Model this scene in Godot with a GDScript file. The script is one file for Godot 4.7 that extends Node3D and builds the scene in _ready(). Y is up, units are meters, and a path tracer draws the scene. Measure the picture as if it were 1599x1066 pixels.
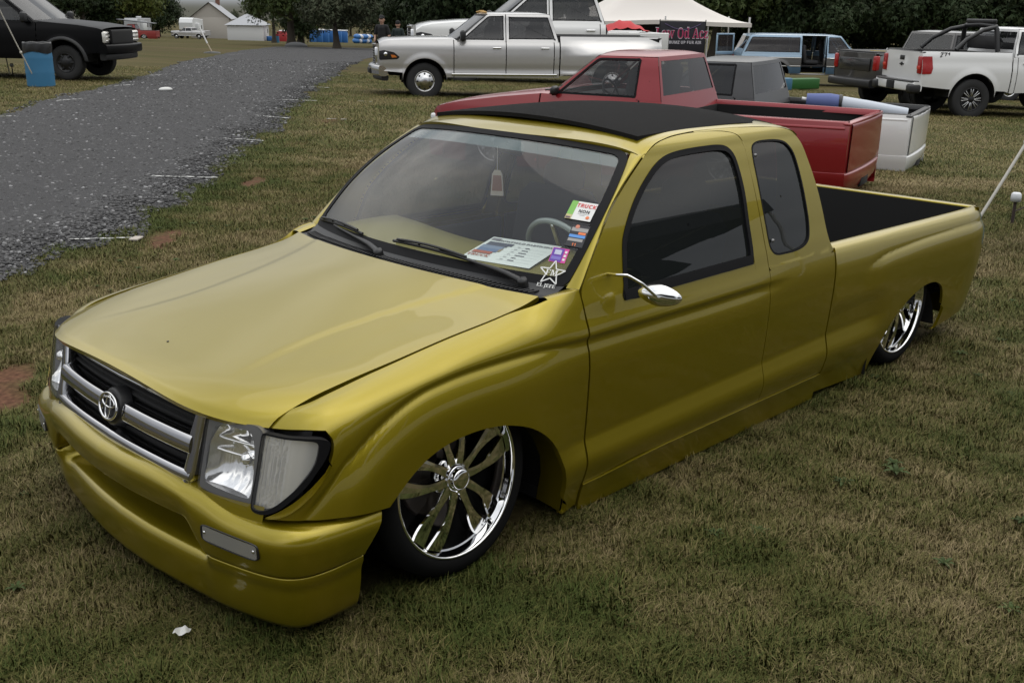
extends Node3D

const PIX := 4.0e-3
var used := {}
var mats := {}
var rng := RandomNumberGenerator.new()

# ---------------------------------------------------------------- mesh builder
class MB:
	var v := PackedVector3Array()
	var n := PackedVector3Array()
	var t := PackedVector2Array()
	var c := PackedColorArray()
	var ix := PackedInt32Array()
	var col := Color(1, 1, 1)
	var use_col := false
	func vert(p: Vector3, nn: Vector3, uv := Vector2.ZERO) -> int:
		v.append(p); n.append(nn); t.append(uv)
		if use_col: c.append(col)
		return v.size() - 1
	func face(a: int, b: int, d: int, nn: Vector3) -> void:
		# clockwise seen from the side nn points to
		if (v[b] - v[a]).cross(v[d] - v[a]).dot(nn) > 0.0:
			ix.append(a); ix.append(d); ix.append(b)
		else:
			ix.append(a); ix.append(b); ix.append(d)
	func flat(ps: Array, uvs := []) -> void:
		# convex polygon with a flat normal, points counter-clockwise seen from outside
		var nn: Vector3 = ((ps[1] - ps[0]) as Vector3).cross(ps[2] - ps[0])
		if nn.length() < 1e-12 and ps.size() > 3: nn = ((ps[2] - ps[0]) as Vector3).cross(ps[3] - ps[0])
		nn = nn.normalized()
		var s := v.size()
		for i in ps.size(): vert(ps[i], nn, uvs[i] if uvs.size() > i else Vector2.ZERO)
		for i in range(1, ps.size() - 1): face(s, s + i, s + i + 1, nn)
	func grid(rows: Array, ctr = null, wrap_j := false, nrm := []) -> void:
		# rows: Array of PackedVector3Array; ctr: point the surface faces away from (Vector3), or bool to flip
		var R := rows.size(); var C: int = rows[0].size()
		var ns := []
		var sgn := 0.0
		for i in R:
			var nr := PackedVector3Array()
			var a: PackedVector3Array = rows[max(i - 1, 0)]; var b: PackedVector3Array = rows[min(i + 1, R - 1)]
			var cur: PackedVector3Array = rows[i]
			for j in C:
				var j0: int = j - 1; var j1: int = j + 1
				if wrap_j:
					if j0 < 0: j0 = C - 2
					if j1 > C - 1: j1 = 1
				else:
					j0 = max(j0, 0); j1 = min(j1, C - 1)
				var d := b[j] - a[j]
				var e := cur[j1] - cur[j0]
				var m := d.cross(e)
				if m.length_squared() < 1e-18:
					var jj: int = clamp(j, 1, C - 2) if C > 2 else j
					var ii: int = clamp(i, 1, R - 2) if R > 2 else i
					var aa: PackedVector3Array = rows[max(ii - 1, 0)]; var bb: PackedVector3Array = rows[min(ii + 1, R - 1)]
					m = (bb[jj] - aa[jj]).cross((rows[ii] as PackedVector3Array)[min(jj + 1, C - 1)] - (rows[ii] as PackedVector3Array)[max(jj - 1, 0)])
				m = m.normalized()
				nr.append(m)
				if ctr is Vector3: sgn += m.dot(cur[j] - ctr)
			ns.append(nr)
		if ctr is bool: sgn = -1.0 if ctr else 1.0
		elif ctr == null: sgn = 1.0
		var f := 1.0 if sgn >= 0.0 else -1.0
		var s := v.size()
		for i in R:
			for j in C:
				vert(rows[i][j], ns[i][j] * f, Vector2(float(j) / (C - 1), float(i) / (R - 1)))
		for i in R - 1:
			for j in C - 1:
				var a := s + i * C + j
				var nn: Vector3 = n[a] + n[a + C + 1]
				if v[a].distance_squared_to(v[a + C + 1]) < v[a + 1].distance_squared_to(v[a + C]):
					face(a, a + 1, a + C + 1, nn); face(a, a + C + 1, a + C, nn)
				else:
					face(a, a + 1, a + C, nn); face(a + 1, a + C + 1, a + C, nn)
	func box(ce: Vector3, sz: Vector3, bev := 0.0, b := Basis.IDENTITY) -> void:
		var h := sz * 0.5
		var q: float = min(bev, min(h.x, min(h.y, h.z)) * 0.98)
		if q <= 0.0:
			for ax in 3:
				for sg in [-1.0, 1.0]:
					var nx := Vector3.ZERO; nx[ax] = sg
					var u := Vector3.ZERO; u[(ax + 1) % 3] = 1.0
					var w := nx.cross(u)
					var ps := []
					for k in [[-1, -1], [1, -1], [1, 1], [-1, 1]]:
						ps.append(ce + b * ((nx + u * k[0] + w * k[1]) * h))
					flat(ps, [Vector2(0, 0), Vector2(1, 0), Vector2(1, 1), Vector2(0, 1)])
			return
		var s := v.size()
		var id := {}
		for sx in [-1.0, 1.0]:
			for sy in [-1.0, 1.0]:
				for sz2 in [-1.0, 1.0]:
					var sg := Vector3(sx, sy, sz2)
					for ax in 3:
						var p := sg * (h - Vector3.ONE * q); p[ax] = sg[ax] * h[ax]
						var nn := Vector3.ZERO; nn[ax] = sg[ax]
						nn = (nn + sg * 0.25).normalized()
						id[[sx, sy, sz2, ax]] = vert(ce + b * p, (b * nn).normalized(), Vector2(p[(ax + 1) % 3], p[(ax + 2) % 3]))
		for ax in 3:
			var a1 := (ax + 1) % 3; var a2 := (ax + 2) % 3
			for sg in [-1.0, 1.0]:
				var ks := []
				for k in [[-1.0, -1.0], [1.0, -1.0], [1.0, 1.0], [-1.0, 1.0]]:
					var g := [0.0, 0.0, 0.0, ax]; g[ax] = sg; g[a1] = k[0]; g[a2] = k[1]
					ks.append(id[g])
				var nn := Vector3.ZERO; nn[ax] = sg; nn = b * nn
				face(ks[0], ks[1], ks[2], nn); face(ks[0], ks[2], ks[3], nn)
			# edges along ax, between faces a1 and a2
			for p in [-1.0, 1.0]:
				for r in [-1.0, 1.0]:
					var g0 := [0.0, 0.0, 0.0, a1]; g0[ax] = -1.0; g0[a1] = p; g0[a2] = r
					var g1 := g0.duplicate(); g1[ax] = 1.0
					var g2 := g0.duplicate(); g2[3] = a2
					var g3 := g1.duplicate(); g3[3] = a2
					var nn := Vector3.ZERO; nn[a1] = p; nn[a2] = r; nn = b * nn
					face(id[g0], id[g1], id[g3], nn); face(id[g0], id[g3], id[g2], nn)
		for sx in [-1.0, 1.0]:
			for sy in [-1.0, 1.0]:
				for sz2 in [-1.0, 1.0]:
					face(id[[sx, sy, sz2, 0]], id[[sx, sy, sz2, 1]], id[[sx, sy, sz2, 2]], b * Vector3(sx, sy, sz2))
	func tube(pts: Array, rad, seg := 8, caps := true, flatten := 1.0) -> void:
		# rad: number or Array
		var rows := []
		var up := Vector3(0.137, 0.93, 0.31)
		var prev := Vector3.ZERO
		for i in pts.size():
			var d: Vector3 = (pts[min(i + 1, pts.size() - 1)] - pts[max(i - 1, 0)]).normalized()
			var sd: Vector3
			if i == 0:
				sd = d.cross(up)
				if sd.length() < 0.1: sd = d.cross(Vector3.RIGHT)
			else:
				sd = prev - d * prev.dot(d)
			sd = sd.normalized(); prev = sd
			var o := d.cross(sd)
			var r: float = rad[i] if rad is Array else rad
			var row := PackedVector3Array()
			for k in seg + 1:
				var an := TAU * k / seg
				row.append(pts[i] + (sd * cos(an) + o * sin(an) * flatten) * r)
			rows.append(row)
		var s := n.size()
		grid(rows, null, true)
		# orient outward
		var sg := 0.0
		var C := seg + 1
		for i in pts.size():
			for k in C:
				sg += n[s + i * C + k].dot(v[s + i * C + k] - pts[i])
		if sg < 0.0:
			for q in range(s, n.size()): n[q] = -n[q]
			_flip_from(s)
		if caps:
			for e in [0, pts.size() - 1]:
				var nn: Vector3 = (pts[0] - pts[1]) if e == 0 else (pts[-1] - pts[-2])
				nn = nn.normalized()
				var ci := vert(pts[e], nn)
				var f0 := v.size()
				for k in seg + 1: vert(rows[e][k], nn)
				for k in seg: face(ci, f0 + k, f0 + k + 1, nn)
	func _flip_from(s: int) -> void:
		var i := 0
		while i < ix.size():
			if ix[i] >= s:
				var q := ix[i + 1]; ix[i + 1] = ix[i + 2]; ix[i + 2] = q
			i += 3
	func lathe(prof: Array, o: Vector3, ax: Vector3, seg := 32, ref := Vector3.UP) -> void:
		# prof: Array of [radius, along]; smooth; repeat a point for a hard edge
		ax = ax.normalized()
		var e1 := ref - ax * ref.dot(ax)
		if e1.length() < 0.05: e1 = Vector3.RIGHT - ax * ax.x
		e1 = e1.normalized()
		var e2 := ax.cross(e1)
		var part := []
		var groups := []
		for i in prof.size():
			if part.size() > 0 and part[-1][0] == prof[i][0] and part[-1][1] == prof[i][1]:
				groups.append(part); part = []
			part.append(prof[i])
		groups.append(part)
		for g in groups:
			if g.size() < 2: continue
			var rows := []
			for p in g:
				var row := PackedVector3Array()
				for k in seg + 1:
					var an := TAU * k / seg
					row.append(o + ax * p[1] + (e1 * cos(an) + e2 * sin(an)) * max(p[0], 1e-5))
				rows.append(row)
			# outward side: left of travel direction in (r, along)
			var m = g.size() / 2
			var a = g[m - 1]; var b = g[m]
			var want: Vector3 = e1 * (b[1] - a[1]) - ax * (b[0] - a[0])
			var s := v.size()
			grid(rows, null, true)
			if n[s + m * (seg + 1)].dot(want) < 0.0:
				for q in range(s, n.size()): n[q] = -n[q]
				_flip_from(s)
	func prism(poly: PackedVector2Array, z0: float, z1: float, xf := Transform3D.IDENTITY, bev := 0.0) -> void:
		# polygon in the local xy plane, extruded along local z
		var pl := poly
		if Geometry2D.is_polygon_clockwise(pl): pl.reverse()
		var tri := Geometry2D.triangulate_polygon(pl)
		var inner := pl
		if bev > 0.0:
			inner = PackedVector2Array()
			for i in pl.size():
				var a := pl[(i - 1 + pl.size()) % pl.size()]; var b := pl[i]; var d := pl[(i + 1) % pl.size()]
				var n1 := (b - a).normalized().orthogonal(); var n2 := (d - b).normalized().orthogonal()
				var m := (n1 + n2).normalized()
				inner.append(b + m * -bev if Geometry2D.is_point_in_polygon(b - m * 1e-4, pl) else b + m * bev)
		for e in 2:
			var zz := z1 if e == 1 else z0
			var nn := xf.basis * Vector3(0, 0, 1 if e == 1 else -1)
			nn = nn.normalized()
			var s := v.size()
			for p in inner: vert(xf * Vector3(p.x, p.y, zz), nn, p)
			for i in range(0, tri.size(), 3): face(s + tri[i], s + tri[i + 1], s + tri[i + 2], nn)
		var zb := bev * signf(z1 - z0)
		for i in pl.size():
			var j := (i + 1) % pl.size()
			var a := pl[i]; var b := pl[j]
			var o2 := (b - a).normalized()
			var nn := (xf.basis * Vector3(o2.y, -o2.x, 0)).normalized()
			var q := [xf * Vector3(a.x, a.y, z0 + zb), xf * Vector3(b.x, b.y, z0 + zb), xf * Vector3(b.x, b.y, z1 - zb), xf * Vector3(a.x, a.y, z1 - zb)]
			var s := v.size()
			for p in q: vert(p, nn)
			face(s, s + 1, s + 2, nn); face(s, s + 2, s + 3, nn)
			if bev > 0.0:
				for e in 2:
					var zz := z1 if e == 1 else z0
					var ze := (z1 - zb) if e == 1 else (z0 + zb)
					var nb := (nn + (xf.basis * Vector3(0, 0, 1 if e == 1 else -1)).normalized()).normalized()
					s = v.size()
					for p in [xf * Vector3(a.x, a.y, ze), xf * Vector3(b.x, b.y, ze), xf * Vector3(inner[j].x, inner[j].y, zz), xf * Vector3(inner[i].x, inner[i].y, zz)]: vert(p, nb)
					face(s, s + 1, s + 2, nb); face(s, s + 2, s + 3, nb)
	func ball(ce: Vector3, r: Vector3, seg := 16, rings := 10, b := Basis.IDENTITY) -> void:
		var rows := []
		for i in rings + 1:
			var th := PI * i / rings
			var row := PackedVector3Array()
			for k in seg + 1:
				var an := TAU * k / seg
				row.append(ce + b * (Vector3(sin(th) * cos(an), cos(th), sin(th) * sin(an)) * r))
			rows.append(row)
		grid(rows, ce, true)
	func mesh() -> ArrayMesh:
		var a := []
		a.resize(Mesh.ARRAY_MAX)
		a[Mesh.ARRAY_VERTEX] = v; a[Mesh.ARRAY_NORMAL] = n; a[Mesh.ARRAY_TEX_UV] = t; a[Mesh.ARRAY_INDEX] = ix
		if use_col: a[Mesh.ARRAY_COLOR] = c
		var m := ArrayMesh.new()
		m.add_surface_from_arrays(Mesh.PRIMITIVE_TRIANGLES, a)
		return m

# ---------------------------------------------------------------- nodes
func numbered(s: String) -> String:
	if not used.has(s):
		used[s] = 0
		return s
	used[s] += 1
	return "%s_%03d" % [s, used[s]]
func put(called: String, mb, m: Material, parent: Node = self) -> MeshInstance3D:
	var o := MeshInstance3D.new()
	o.mesh = mb.mesh() if mb is MB else mb
	o.material_override = m
	o.name = numbered(called) if parent == self else called
	parent.add_child(o, true)
	return o
func tag(o: Node, label: String, category: String, group := "") -> Node:
	o.set_meta("label", label); o.set_meta("category", category)
	if group != "": o.set_meta("group", group)
	return o
func thing(called: String, label: String, category: String, at := Vector3.ZERO, turn := 0.0, group := "") -> Node3D:
	var o := Node3D.new()
	o.name = numbered(called)
	add_child(o)
	o.position = at; o.rotation.y = turn
	tag(o, label, category, group)
	return o
func structure(called: String, mb, m: Material) -> MeshInstance3D:
	var o := put(called, mb, m)
	o.set_meta("kind", "structure")
	return o
func dup(o: Node3D, at: Vector3, turn: float, label := "", parent: Node = self) -> Node3D:
	var c: Node3D = o.duplicate()
	var base := String(o.name)
	if base.length() > 4 and base.substr(base.length() - 4, 1) == "_" and base.substr(base.length() - 3).is_valid_int(): base = base.substr(0, base.length() - 4)
	c.name = numbered(base)
	parent.add_child(c)
	c.position = at; c.rotation.y = turn
	if label != "": c.set_meta("label", label)
	return c

# ---------------------------------------------------------------- materials
func lin(r: float, g: float, b: float) -> Color:
	return Color(r, g, b).linear_to_srgb()
func mat(key: String, c: Color, rough := 0.6, metal := 0.0, opt := {}) -> StandardMaterial3D:
	# c: linear reflectance
	if mats.has(key): return mats[key]
	var m := StandardMaterial3D.new()
	m.resource_name = key
	m.albedo_color = c.linear_to_srgb()
	m.roughness = rough
	m.metallic = metal
	if opt.has("coat"):
		m.clearcoat_enabled = true; m.clearcoat = opt.coat; m.clearcoat_roughness = opt.get("coat_rough", 0.04)
	if opt.has("alpha"):
		m.transparency = BaseMaterial3D.TRANSPARENCY_ALPHA
		m.albedo_color.a = opt.alpha
	if opt.has("spec"): m.metallic_specular = opt.spec
	if opt.has("vcol"): m.vertex_color_use_as_albedo = true
	if opt.has("sheen"):
		m.rim_enabled = true; m.rim = opt.sheen; m.rim_tint = 0.5
	if opt.has("back"):
		m.backlight_enabled = true; m.backlight = opt.back.linear_to_srgb()
	if opt.has("bump"):
		# [noise frequency, strength, tile metres]
		var nt := NoiseTexture2D.new()
		nt.width = 512; nt.height = 512; nt.seamless = true
		var fn := FastNoiseLite.new()
		fn.seed = 7 + key.hash() % 97; fn.frequency = opt.bump[0]; fn.fractal_octaves = 4
		nt.noise = fn; nt.as_normal_map = true; nt.bump_strength = opt.bump[1]
		m.normal_enabled = true; m.normal_texture = nt
		m.uv1_triplanar = true
		m.uv1_scale = Vector3.ONE / opt.bump[2]
	mats[key] = m
	return m
func noise_img(size: int, freq: float, sd: int, oct := 5, typ := FastNoiseLite.TYPE_SIMPLEX_SMOOTH) -> Image:
	var fn := FastNoiseLite.new()
	fn.seed = sd; fn.frequency = freq; fn.fractal_octaves = oct; fn.noise_type = typ
	return fn.get_seamless_image(size, size)

# ---------------------------------------------------------------- curve tools
func lerp_tab(tab: Array, x: float) -> float:
	if x <= tab[0][0]: return tab[0][1]
	for i in range(1, tab.size()):
		if x < tab[i][0]:
			var f: float = (x - tab[i - 1][0]) / (tab[i][0] - tab[i - 1][0])
			return lerpf(tab[i - 1][1], tab[i][1], f)
	return tab[-1][1]
func tab3(tab: Array, x: float) -> float:
	# smooth (cubic hermite) table lookup
	var N := tab.size()
	if x <= tab[0][0]: return tab[0][1]
	if x >= tab[N - 1][0]: return tab[N - 1][1]
	var i := 1
	while x >= tab[i][0]: i += 1
	var x0: float = tab[i - 1][0]; var x1: float = tab[i][0]
	var y0: float = tab[i - 1][1]; var y1: float = tab[i][1]
	var h := x1 - x0
	var s := (y1 - y0) / h
	var m0 := s; var m1 := s
	if i > 1:
		var hp: float = x0 - tab[i - 2][0]
		m0 = (s * hp + (y0 - tab[i - 2][1]) / hp * h) / (hp + h)
	if i < N - 1:
		var hn: float = tab[i + 1][0] - x1
		m1 = (s * hn + (tab[i + 1][1] - y1) / hn * h) / (hn + h)
	var f := (x - x0) / h
	var f2 := f * f; var f3 := f2 * f
	return (2 * f3 - 3 * f2 + 1) * y0 + (f3 - 2 * f2 + f) * h * m0 + (-2 * f3 + 3 * f2) * y1 + (f3 - f2) * h * m1
func sms(a: float, b: float, x: float) -> float:
	return smoothstep(a, b, x)
func v2s(a: Array) -> PackedVector2Array:
	var r := PackedVector2Array()
	for p in a: r.append(Vector2(p[0], p[1]))
	return r
func spline2(a: Array, count: int, closed := false) -> PackedVector2Array:
	# centripetal-ish Catmull-Rom through the points, resampled evenly by length
	var pts := v2s(a)
	var dense := PackedVector2Array()
	var N := pts.size()
	var segs := N if closed else N - 1
	for i in segs:
		var p0: Vector2; var p3: Vector2
		var p1 := pts[i % N]; var p2 := pts[(i + 1) % N]
		if closed:
			p0 = pts[(i - 1 + N) % N]; p3 = pts[(i + 2) % N]
		else:
			p0 = pts[i - 1] if i > 0 else p1 * 2 - p2
			p3 = pts[i + 2] if i + 2 < N else p2 * 2 - p1
		var L := p1.distance_to(p2)
		var m1 := (p2 - p0) / maxf(p2.distance_to(p0), 1e-6) * L
		var m2 := (p3 - p1) / maxf(p3.distance_to(p1), 1e-6) * L
		for k in 12:
			var f := k / 12.0
			var f2 := f * f; var f3 := f2 * f
			dense.append((2 * f3 - 3 * f2 + 1) * p1 + (f3 - 2 * f2 + f) * m1 + (-2 * f3 + 3 * f2) * p2 + (f3 - f2) * m2)
	dense.append(pts[0] if closed else pts[N - 1])
	return even2(dense, count)
func even2(d: PackedVector2Array, count: int) -> PackedVector2Array:
	var cum := [0.0]
	for i in range(1, d.size()): cum.append(cum[-1] + d[i].distance_to(d[i - 1]))
	var r := PackedVector2Array()
	var k := 0
	for i in count:
		var s: float = cum[-1] * i / (count - 1)
		while k < d.size() - 2 and cum[k + 1] < s: k += 1
		var L: float = cum[k + 1] - cum[k]
		r.append(d[k].lerp(d[k + 1], clampf((s - cum[k]) / L, 0, 1) if L > 0 else 0.0))
	return r
func join2(parts: Array) -> PackedVector2Array:
	var r := PackedVector2Array()
	for p in parts:
		for q in p:
			if r.size() == 0 or r[-1].distance_to(q) > 1e-6: r.append(q)
	return r
# a sheet ruled in the parameter plane between two curves, lifted by a surface function; turned-in edges give panel gaps their depth
func sheet(mb: MB, surf: Callable, A: PackedVector2Array, B: PackedVector2Array, rows: int, ctr: Vector3, lip := 0.012, off := 0.0, ease_pow := 1.0) -> void:
	var C := A.size()
	var R := []
	for i in rows + 1:
		var row := PackedVector3Array()
		for j in C: row.append(surf.call(A[j].lerp(B[j], pow(float(i) / rows, ease_pow))))
		R.append(row)
	var s := mb.v.size()
	mb.grid(R, ctr)
	# normals from the surface itself, so neighbouring sheets shade alike
	var e := 0.004
	for i in rows + 1:
		for j in C:
			var q := A[j].lerp(B[j], pow(float(i) / rows, ease_pow))
			var p0: Vector3 = surf.call(q - Vector2(e, 0)); var p1: Vector3 = surf.call(q + Vector2(e, 0))
			var p2: Vector3 = surf.call(q - Vector2(0, e)); var p3: Vector3 = surf.call(q + Vector2(0, e))
			var m := (p1 - p0).cross(p3 - p2).normalized()
			if m.dot(mb.n[s + i * C + j]) < 0.0: m = -m
			if m.length() > 0.5: mb.n[s + i * C + j] = m
			if off != 0.0: mb.v[s + i * C + j] += m * off
	if lip > 0.0:
		var loop := []
		for j in C: loop.append(s + j)
		for i in range(1, rows + 1): loop.append(s + i * C + C - 1)
		for j in range(C - 2, -1, -1): loop.append(s + rows * C + j)
		for i in range(rows - 1, -1, -1): loop.append(s + i * C)
		var r0 := PackedVector3Array(); var r1 := PackedVector3Array(); var r2 := PackedVector3Array()
		var mid := Vector3.ZERO
		for q in loop: mid += mb.v[q]
		mid /= loop.size()
		for q in loop:
			r0.append(mb.v[q]); r1.append(mb.v[q] - mb.n[q] * lip * 0.35); r2.append(mb.v[q] - mb.n[q] * lip)
		var s2 := mb.v.size()
		mb.grid([r0, r2], mid)

# ---------------------------------------------------------------- camera, sky, light
func sky_image() -> Image:
	# broken grey overcast: air and clouds only
	var W := 1024; var H := 512
	var im := Image.create(W, H, false, Image.FORMAT_RGBF)
	var f1 := FastNoiseLite.new(); f1.seed = 11; f1.frequency = 0.9; f1.fractal_octaves = 6; f1.fractal_gain = 0.55
	var f2 := FastNoiseLite.new(); f2.seed = 5; f2.frequency = 0.35; f2.fractal_octaves = 4
	for y in H:
		var el := PI * (0.5 - (y + 0.5) / H)
		for x in W:
			if el < -0.03:
				im.set_pixel(x, y, Color(0.10, 0.10, 0.08)); continue
			var az := TAU * (x + 0.5) / W
			var d := Vector3(cos(el) * sin(az), sin(el), -cos(el) * cos(az))
			var p := d / (0.16 + maxf(d.y, 0.0))          # a flat cloud deck seen from below
			var k := f1.get_noise_3d(p.x, p.z, 3.0) * 0.75 + f2.get_noise_3d(p.x, p.z, 9.0) * 0.7
			var cl := clampf(0.5 + k * 1.15, 0.0, 1.0)
			cl = cl * cl * (3 - 2 * cl) * sms(0.0, 0.55, d.y)      # gaps between clouds close up towards the horizon
			# overcast: the zenith is about three times as bright as the horizon
			var base := (1.0 + 2.6 * maxf(d.y, 0.0)) / 3.6
			var grey := Color(0.84, 0.88, 0.94)
			var white := Color(2.2, 2.18, 2.12)
			var c := grey.lerp(white, cl) * base
			c.a = 1.0
			im.set_pixel(x, y, c)
	return im
func setup() -> void:
	var cam := Camera3D.new()
	cam.name = "camera"
	add_child(cam)
	var f := Vector3(0.67802219, -0.30402156, -0.66922104)
	var r := Vector3(0.70565483, 0.01436294, 0.70841017)
	var u := Vector3(0.20575998, 0.95255687, -0.22427268)
	cam.transform = Transform3D(Basis(r, u, -f), Vector3(-1.26063804, 1.78521083, 3.06879064))
	cam.fov = rad_to_deg(2.0 * atan(533.0 / 1638.9124))
	cam.near = 0.05
	cam.far = 900.0
	cam.current = true
	var we := WorldEnvironment.new()
	we.name = "world_environment"
	var env := Environment.new()
	env.background_mode = Environment.BG_SKY
	var sky := Sky.new()
	var sm := PanoramaSkyMaterial.new()
	sm.panorama = ImageTexture.create_from_image(sky_image())
	sky.sky_material = sm
	env.sky = sky
	env.background_energy_multiplier = 1.0
	env.tonemap_mode = Environment.TONE_MAPPER_LINEAR
	env.tonemap_exposure = 1.3
	env.sdfgi_enabled = true; env.ssao_enabled = true; env.ssil_enabled = true
	env.fog_enabled = false
	env.fog_density = 0.0008
	env.fog_light_color = Color(0.75, 0.78, 0.8)
	we.environment = env
	add_child(we)
	var sun := DirectionalLight3D.new()
	sun.name = "sun"
	sun.light_energy = 0.16
	sun.light_angular_distance = 70.0
	sun.light_color = Color(1.0, 0.97, 0.92)
	sun.shadow_enabled = true
	add_child(sun)
	# high sun, a little towards the far left of the picture
	sun.look_at_from_position(Vector3(9, 14, -2.5), Vector3.ZERO, Vector3.UP)

# ---------------------------------------------------------------- ground, road, grass
func soft(d: float) -> float:
	return (d + sqrt(d * d + 4.0)) * 0.5
func gy(x: float, z := 0.0) -> float:
	# level round the gold truck, then falling gently away
	return -0.031 * (soft(x - 9.0) - soft(x - 140.0)) - 0.0125 * (soft(-z - 30.0) - soft(-z - 260.0))
const ROAD_R := [[-8.0, 2.2], [-3.0, -0.9], [-0.6, -2.6], [1.05, -3.84], [1.94, -4.61], [2.68, -5.24], [4.92, -7.66], [5.92, -9.03], [7.58, -10.81], [10.18, -14.03], [14.79, -19.78], [21.89, -28.3], [35.2, -44.3], [42.0, -50.0], [50.0, -54.0], [62.0, -58.0], [90.0, -66.0]]
const ROAD_L := [[-12.0, 5.0], [-8.0, 0.0], [-4.0, -5.2], [0.0, -9.2], [5.03, -14.63], [6.48, -16.74], [8.64, -19.13], [12.32, -24.15], [20.35, -36.35], [37.14, -60.14], [54.64, -83.39], [62.0, -86.0], [70.0, -86.0], [90.0, -92.0]]
var nz_a := FastNoiseLite.new()
var nz_b := FastNoiseLite.new()
var nz_c := FastNoiseLite.new()
# bare, reddish earth: x, z, half length, half width, turn
const DIRT := [[0.30, -2.0, 0.42, 0.26, 0.7], [4.62, -6.55, 0.42, 0.13, 0.8], [2.55, -4.55, 0.45, 0.11, 0.8], [6.75, -8.95, 0.36, 0.10, 0.8], [9.0, -11.3, 0.5, 0.14, 0.8]]
func road_dist(x: float, z: float) -> float:
	# positive inside the gravel, by distance to its right edge (towards the truck)
	return 0.0
func edge_z(tab: Array, x: float) -> float:
	return lerp_tab(tab, x)
func on_road(x: float, z: float) -> float:
	# >0 inside; metres from the nearer edge measured along z
	var zr := edge_z(ROAD_R, x); var zl := edge_z(ROAD_L, x)
	return minf(zr - z, z - zl)
func dryness(x: float, z: float) -> float:
	# 0 fresh green .. 1 straw
	var k := 0.50 + 0.55 * nz_a.get_noise_2d(x, z) + 0.45 * nz_b.get_noise_2d(x, z)
	return clampf(k, 0.0, 1.0)
func dirt_at(x: float, z: float) -> float:
	var best := 0.0
	for d in DIRT:
		var p := Vector2(x - d[0], z - d[1]).rotated(d[4])
		var r := Vector2(p.x / d[2], p.y / d[3]).length() + 0.45 * nz_c.get_noise_2d(x, z)
		best = maxf(best, 1.0 - sms(0.75, 1.1, r))
	return best
func turf_colour(x: float, z: float) -> Color:
	var k := dryness(x, z)
	var c := Color(0.072, 0.078, 0.022).lerp(Color(0.165, 0.130, 0.062), k)
	var n := nz_c.get_noise_2d(x * 0.7 + 40, z * 0.7)
	c = c.lerp(Color(0.11, 0.075, 0.045), clampf(n * 0.9, 0, 0.6))
	return c.lerp(Color(0.165, 0.085, 0.052), dirt_at(x, z))
func axis(lo: float, hi: float, a: float, b: float, step: float) -> Array:
	# fine between a and b, growing outside
	var r := []
	var s := step; var x := a
	var left := []
	while x > lo:
		left.push_front(x); s *= 1.16; x -= s
	left.push_front(lo)
	r.append_array(left)
	x = a + step
	while x < b:
		r.append(x); x += step
	s = step
	while x < hi:
		r.append(x); s *= 1.12; x += s
	r.append(hi)
	return r
func noise_tex(freq: float, sd: int, c0: Color, c1: Color, size := 512, oct := 5) -> NoiseTexture2D:
	var nt := NoiseTexture2D.new()
	nt.width = size; nt.height = size; nt.seamless = true; nt.generate_mipmaps = false
	var fn := FastNoiseLite.new()
	fn.seed = sd; fn.frequency = freq; fn.fractal_octaves = oct
	nt.noise = fn
	var g := Gradient.new()
	g.set_color(0, c0); g.set_color(1, c1)
	nt.color_ramp = g
	return nt
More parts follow.
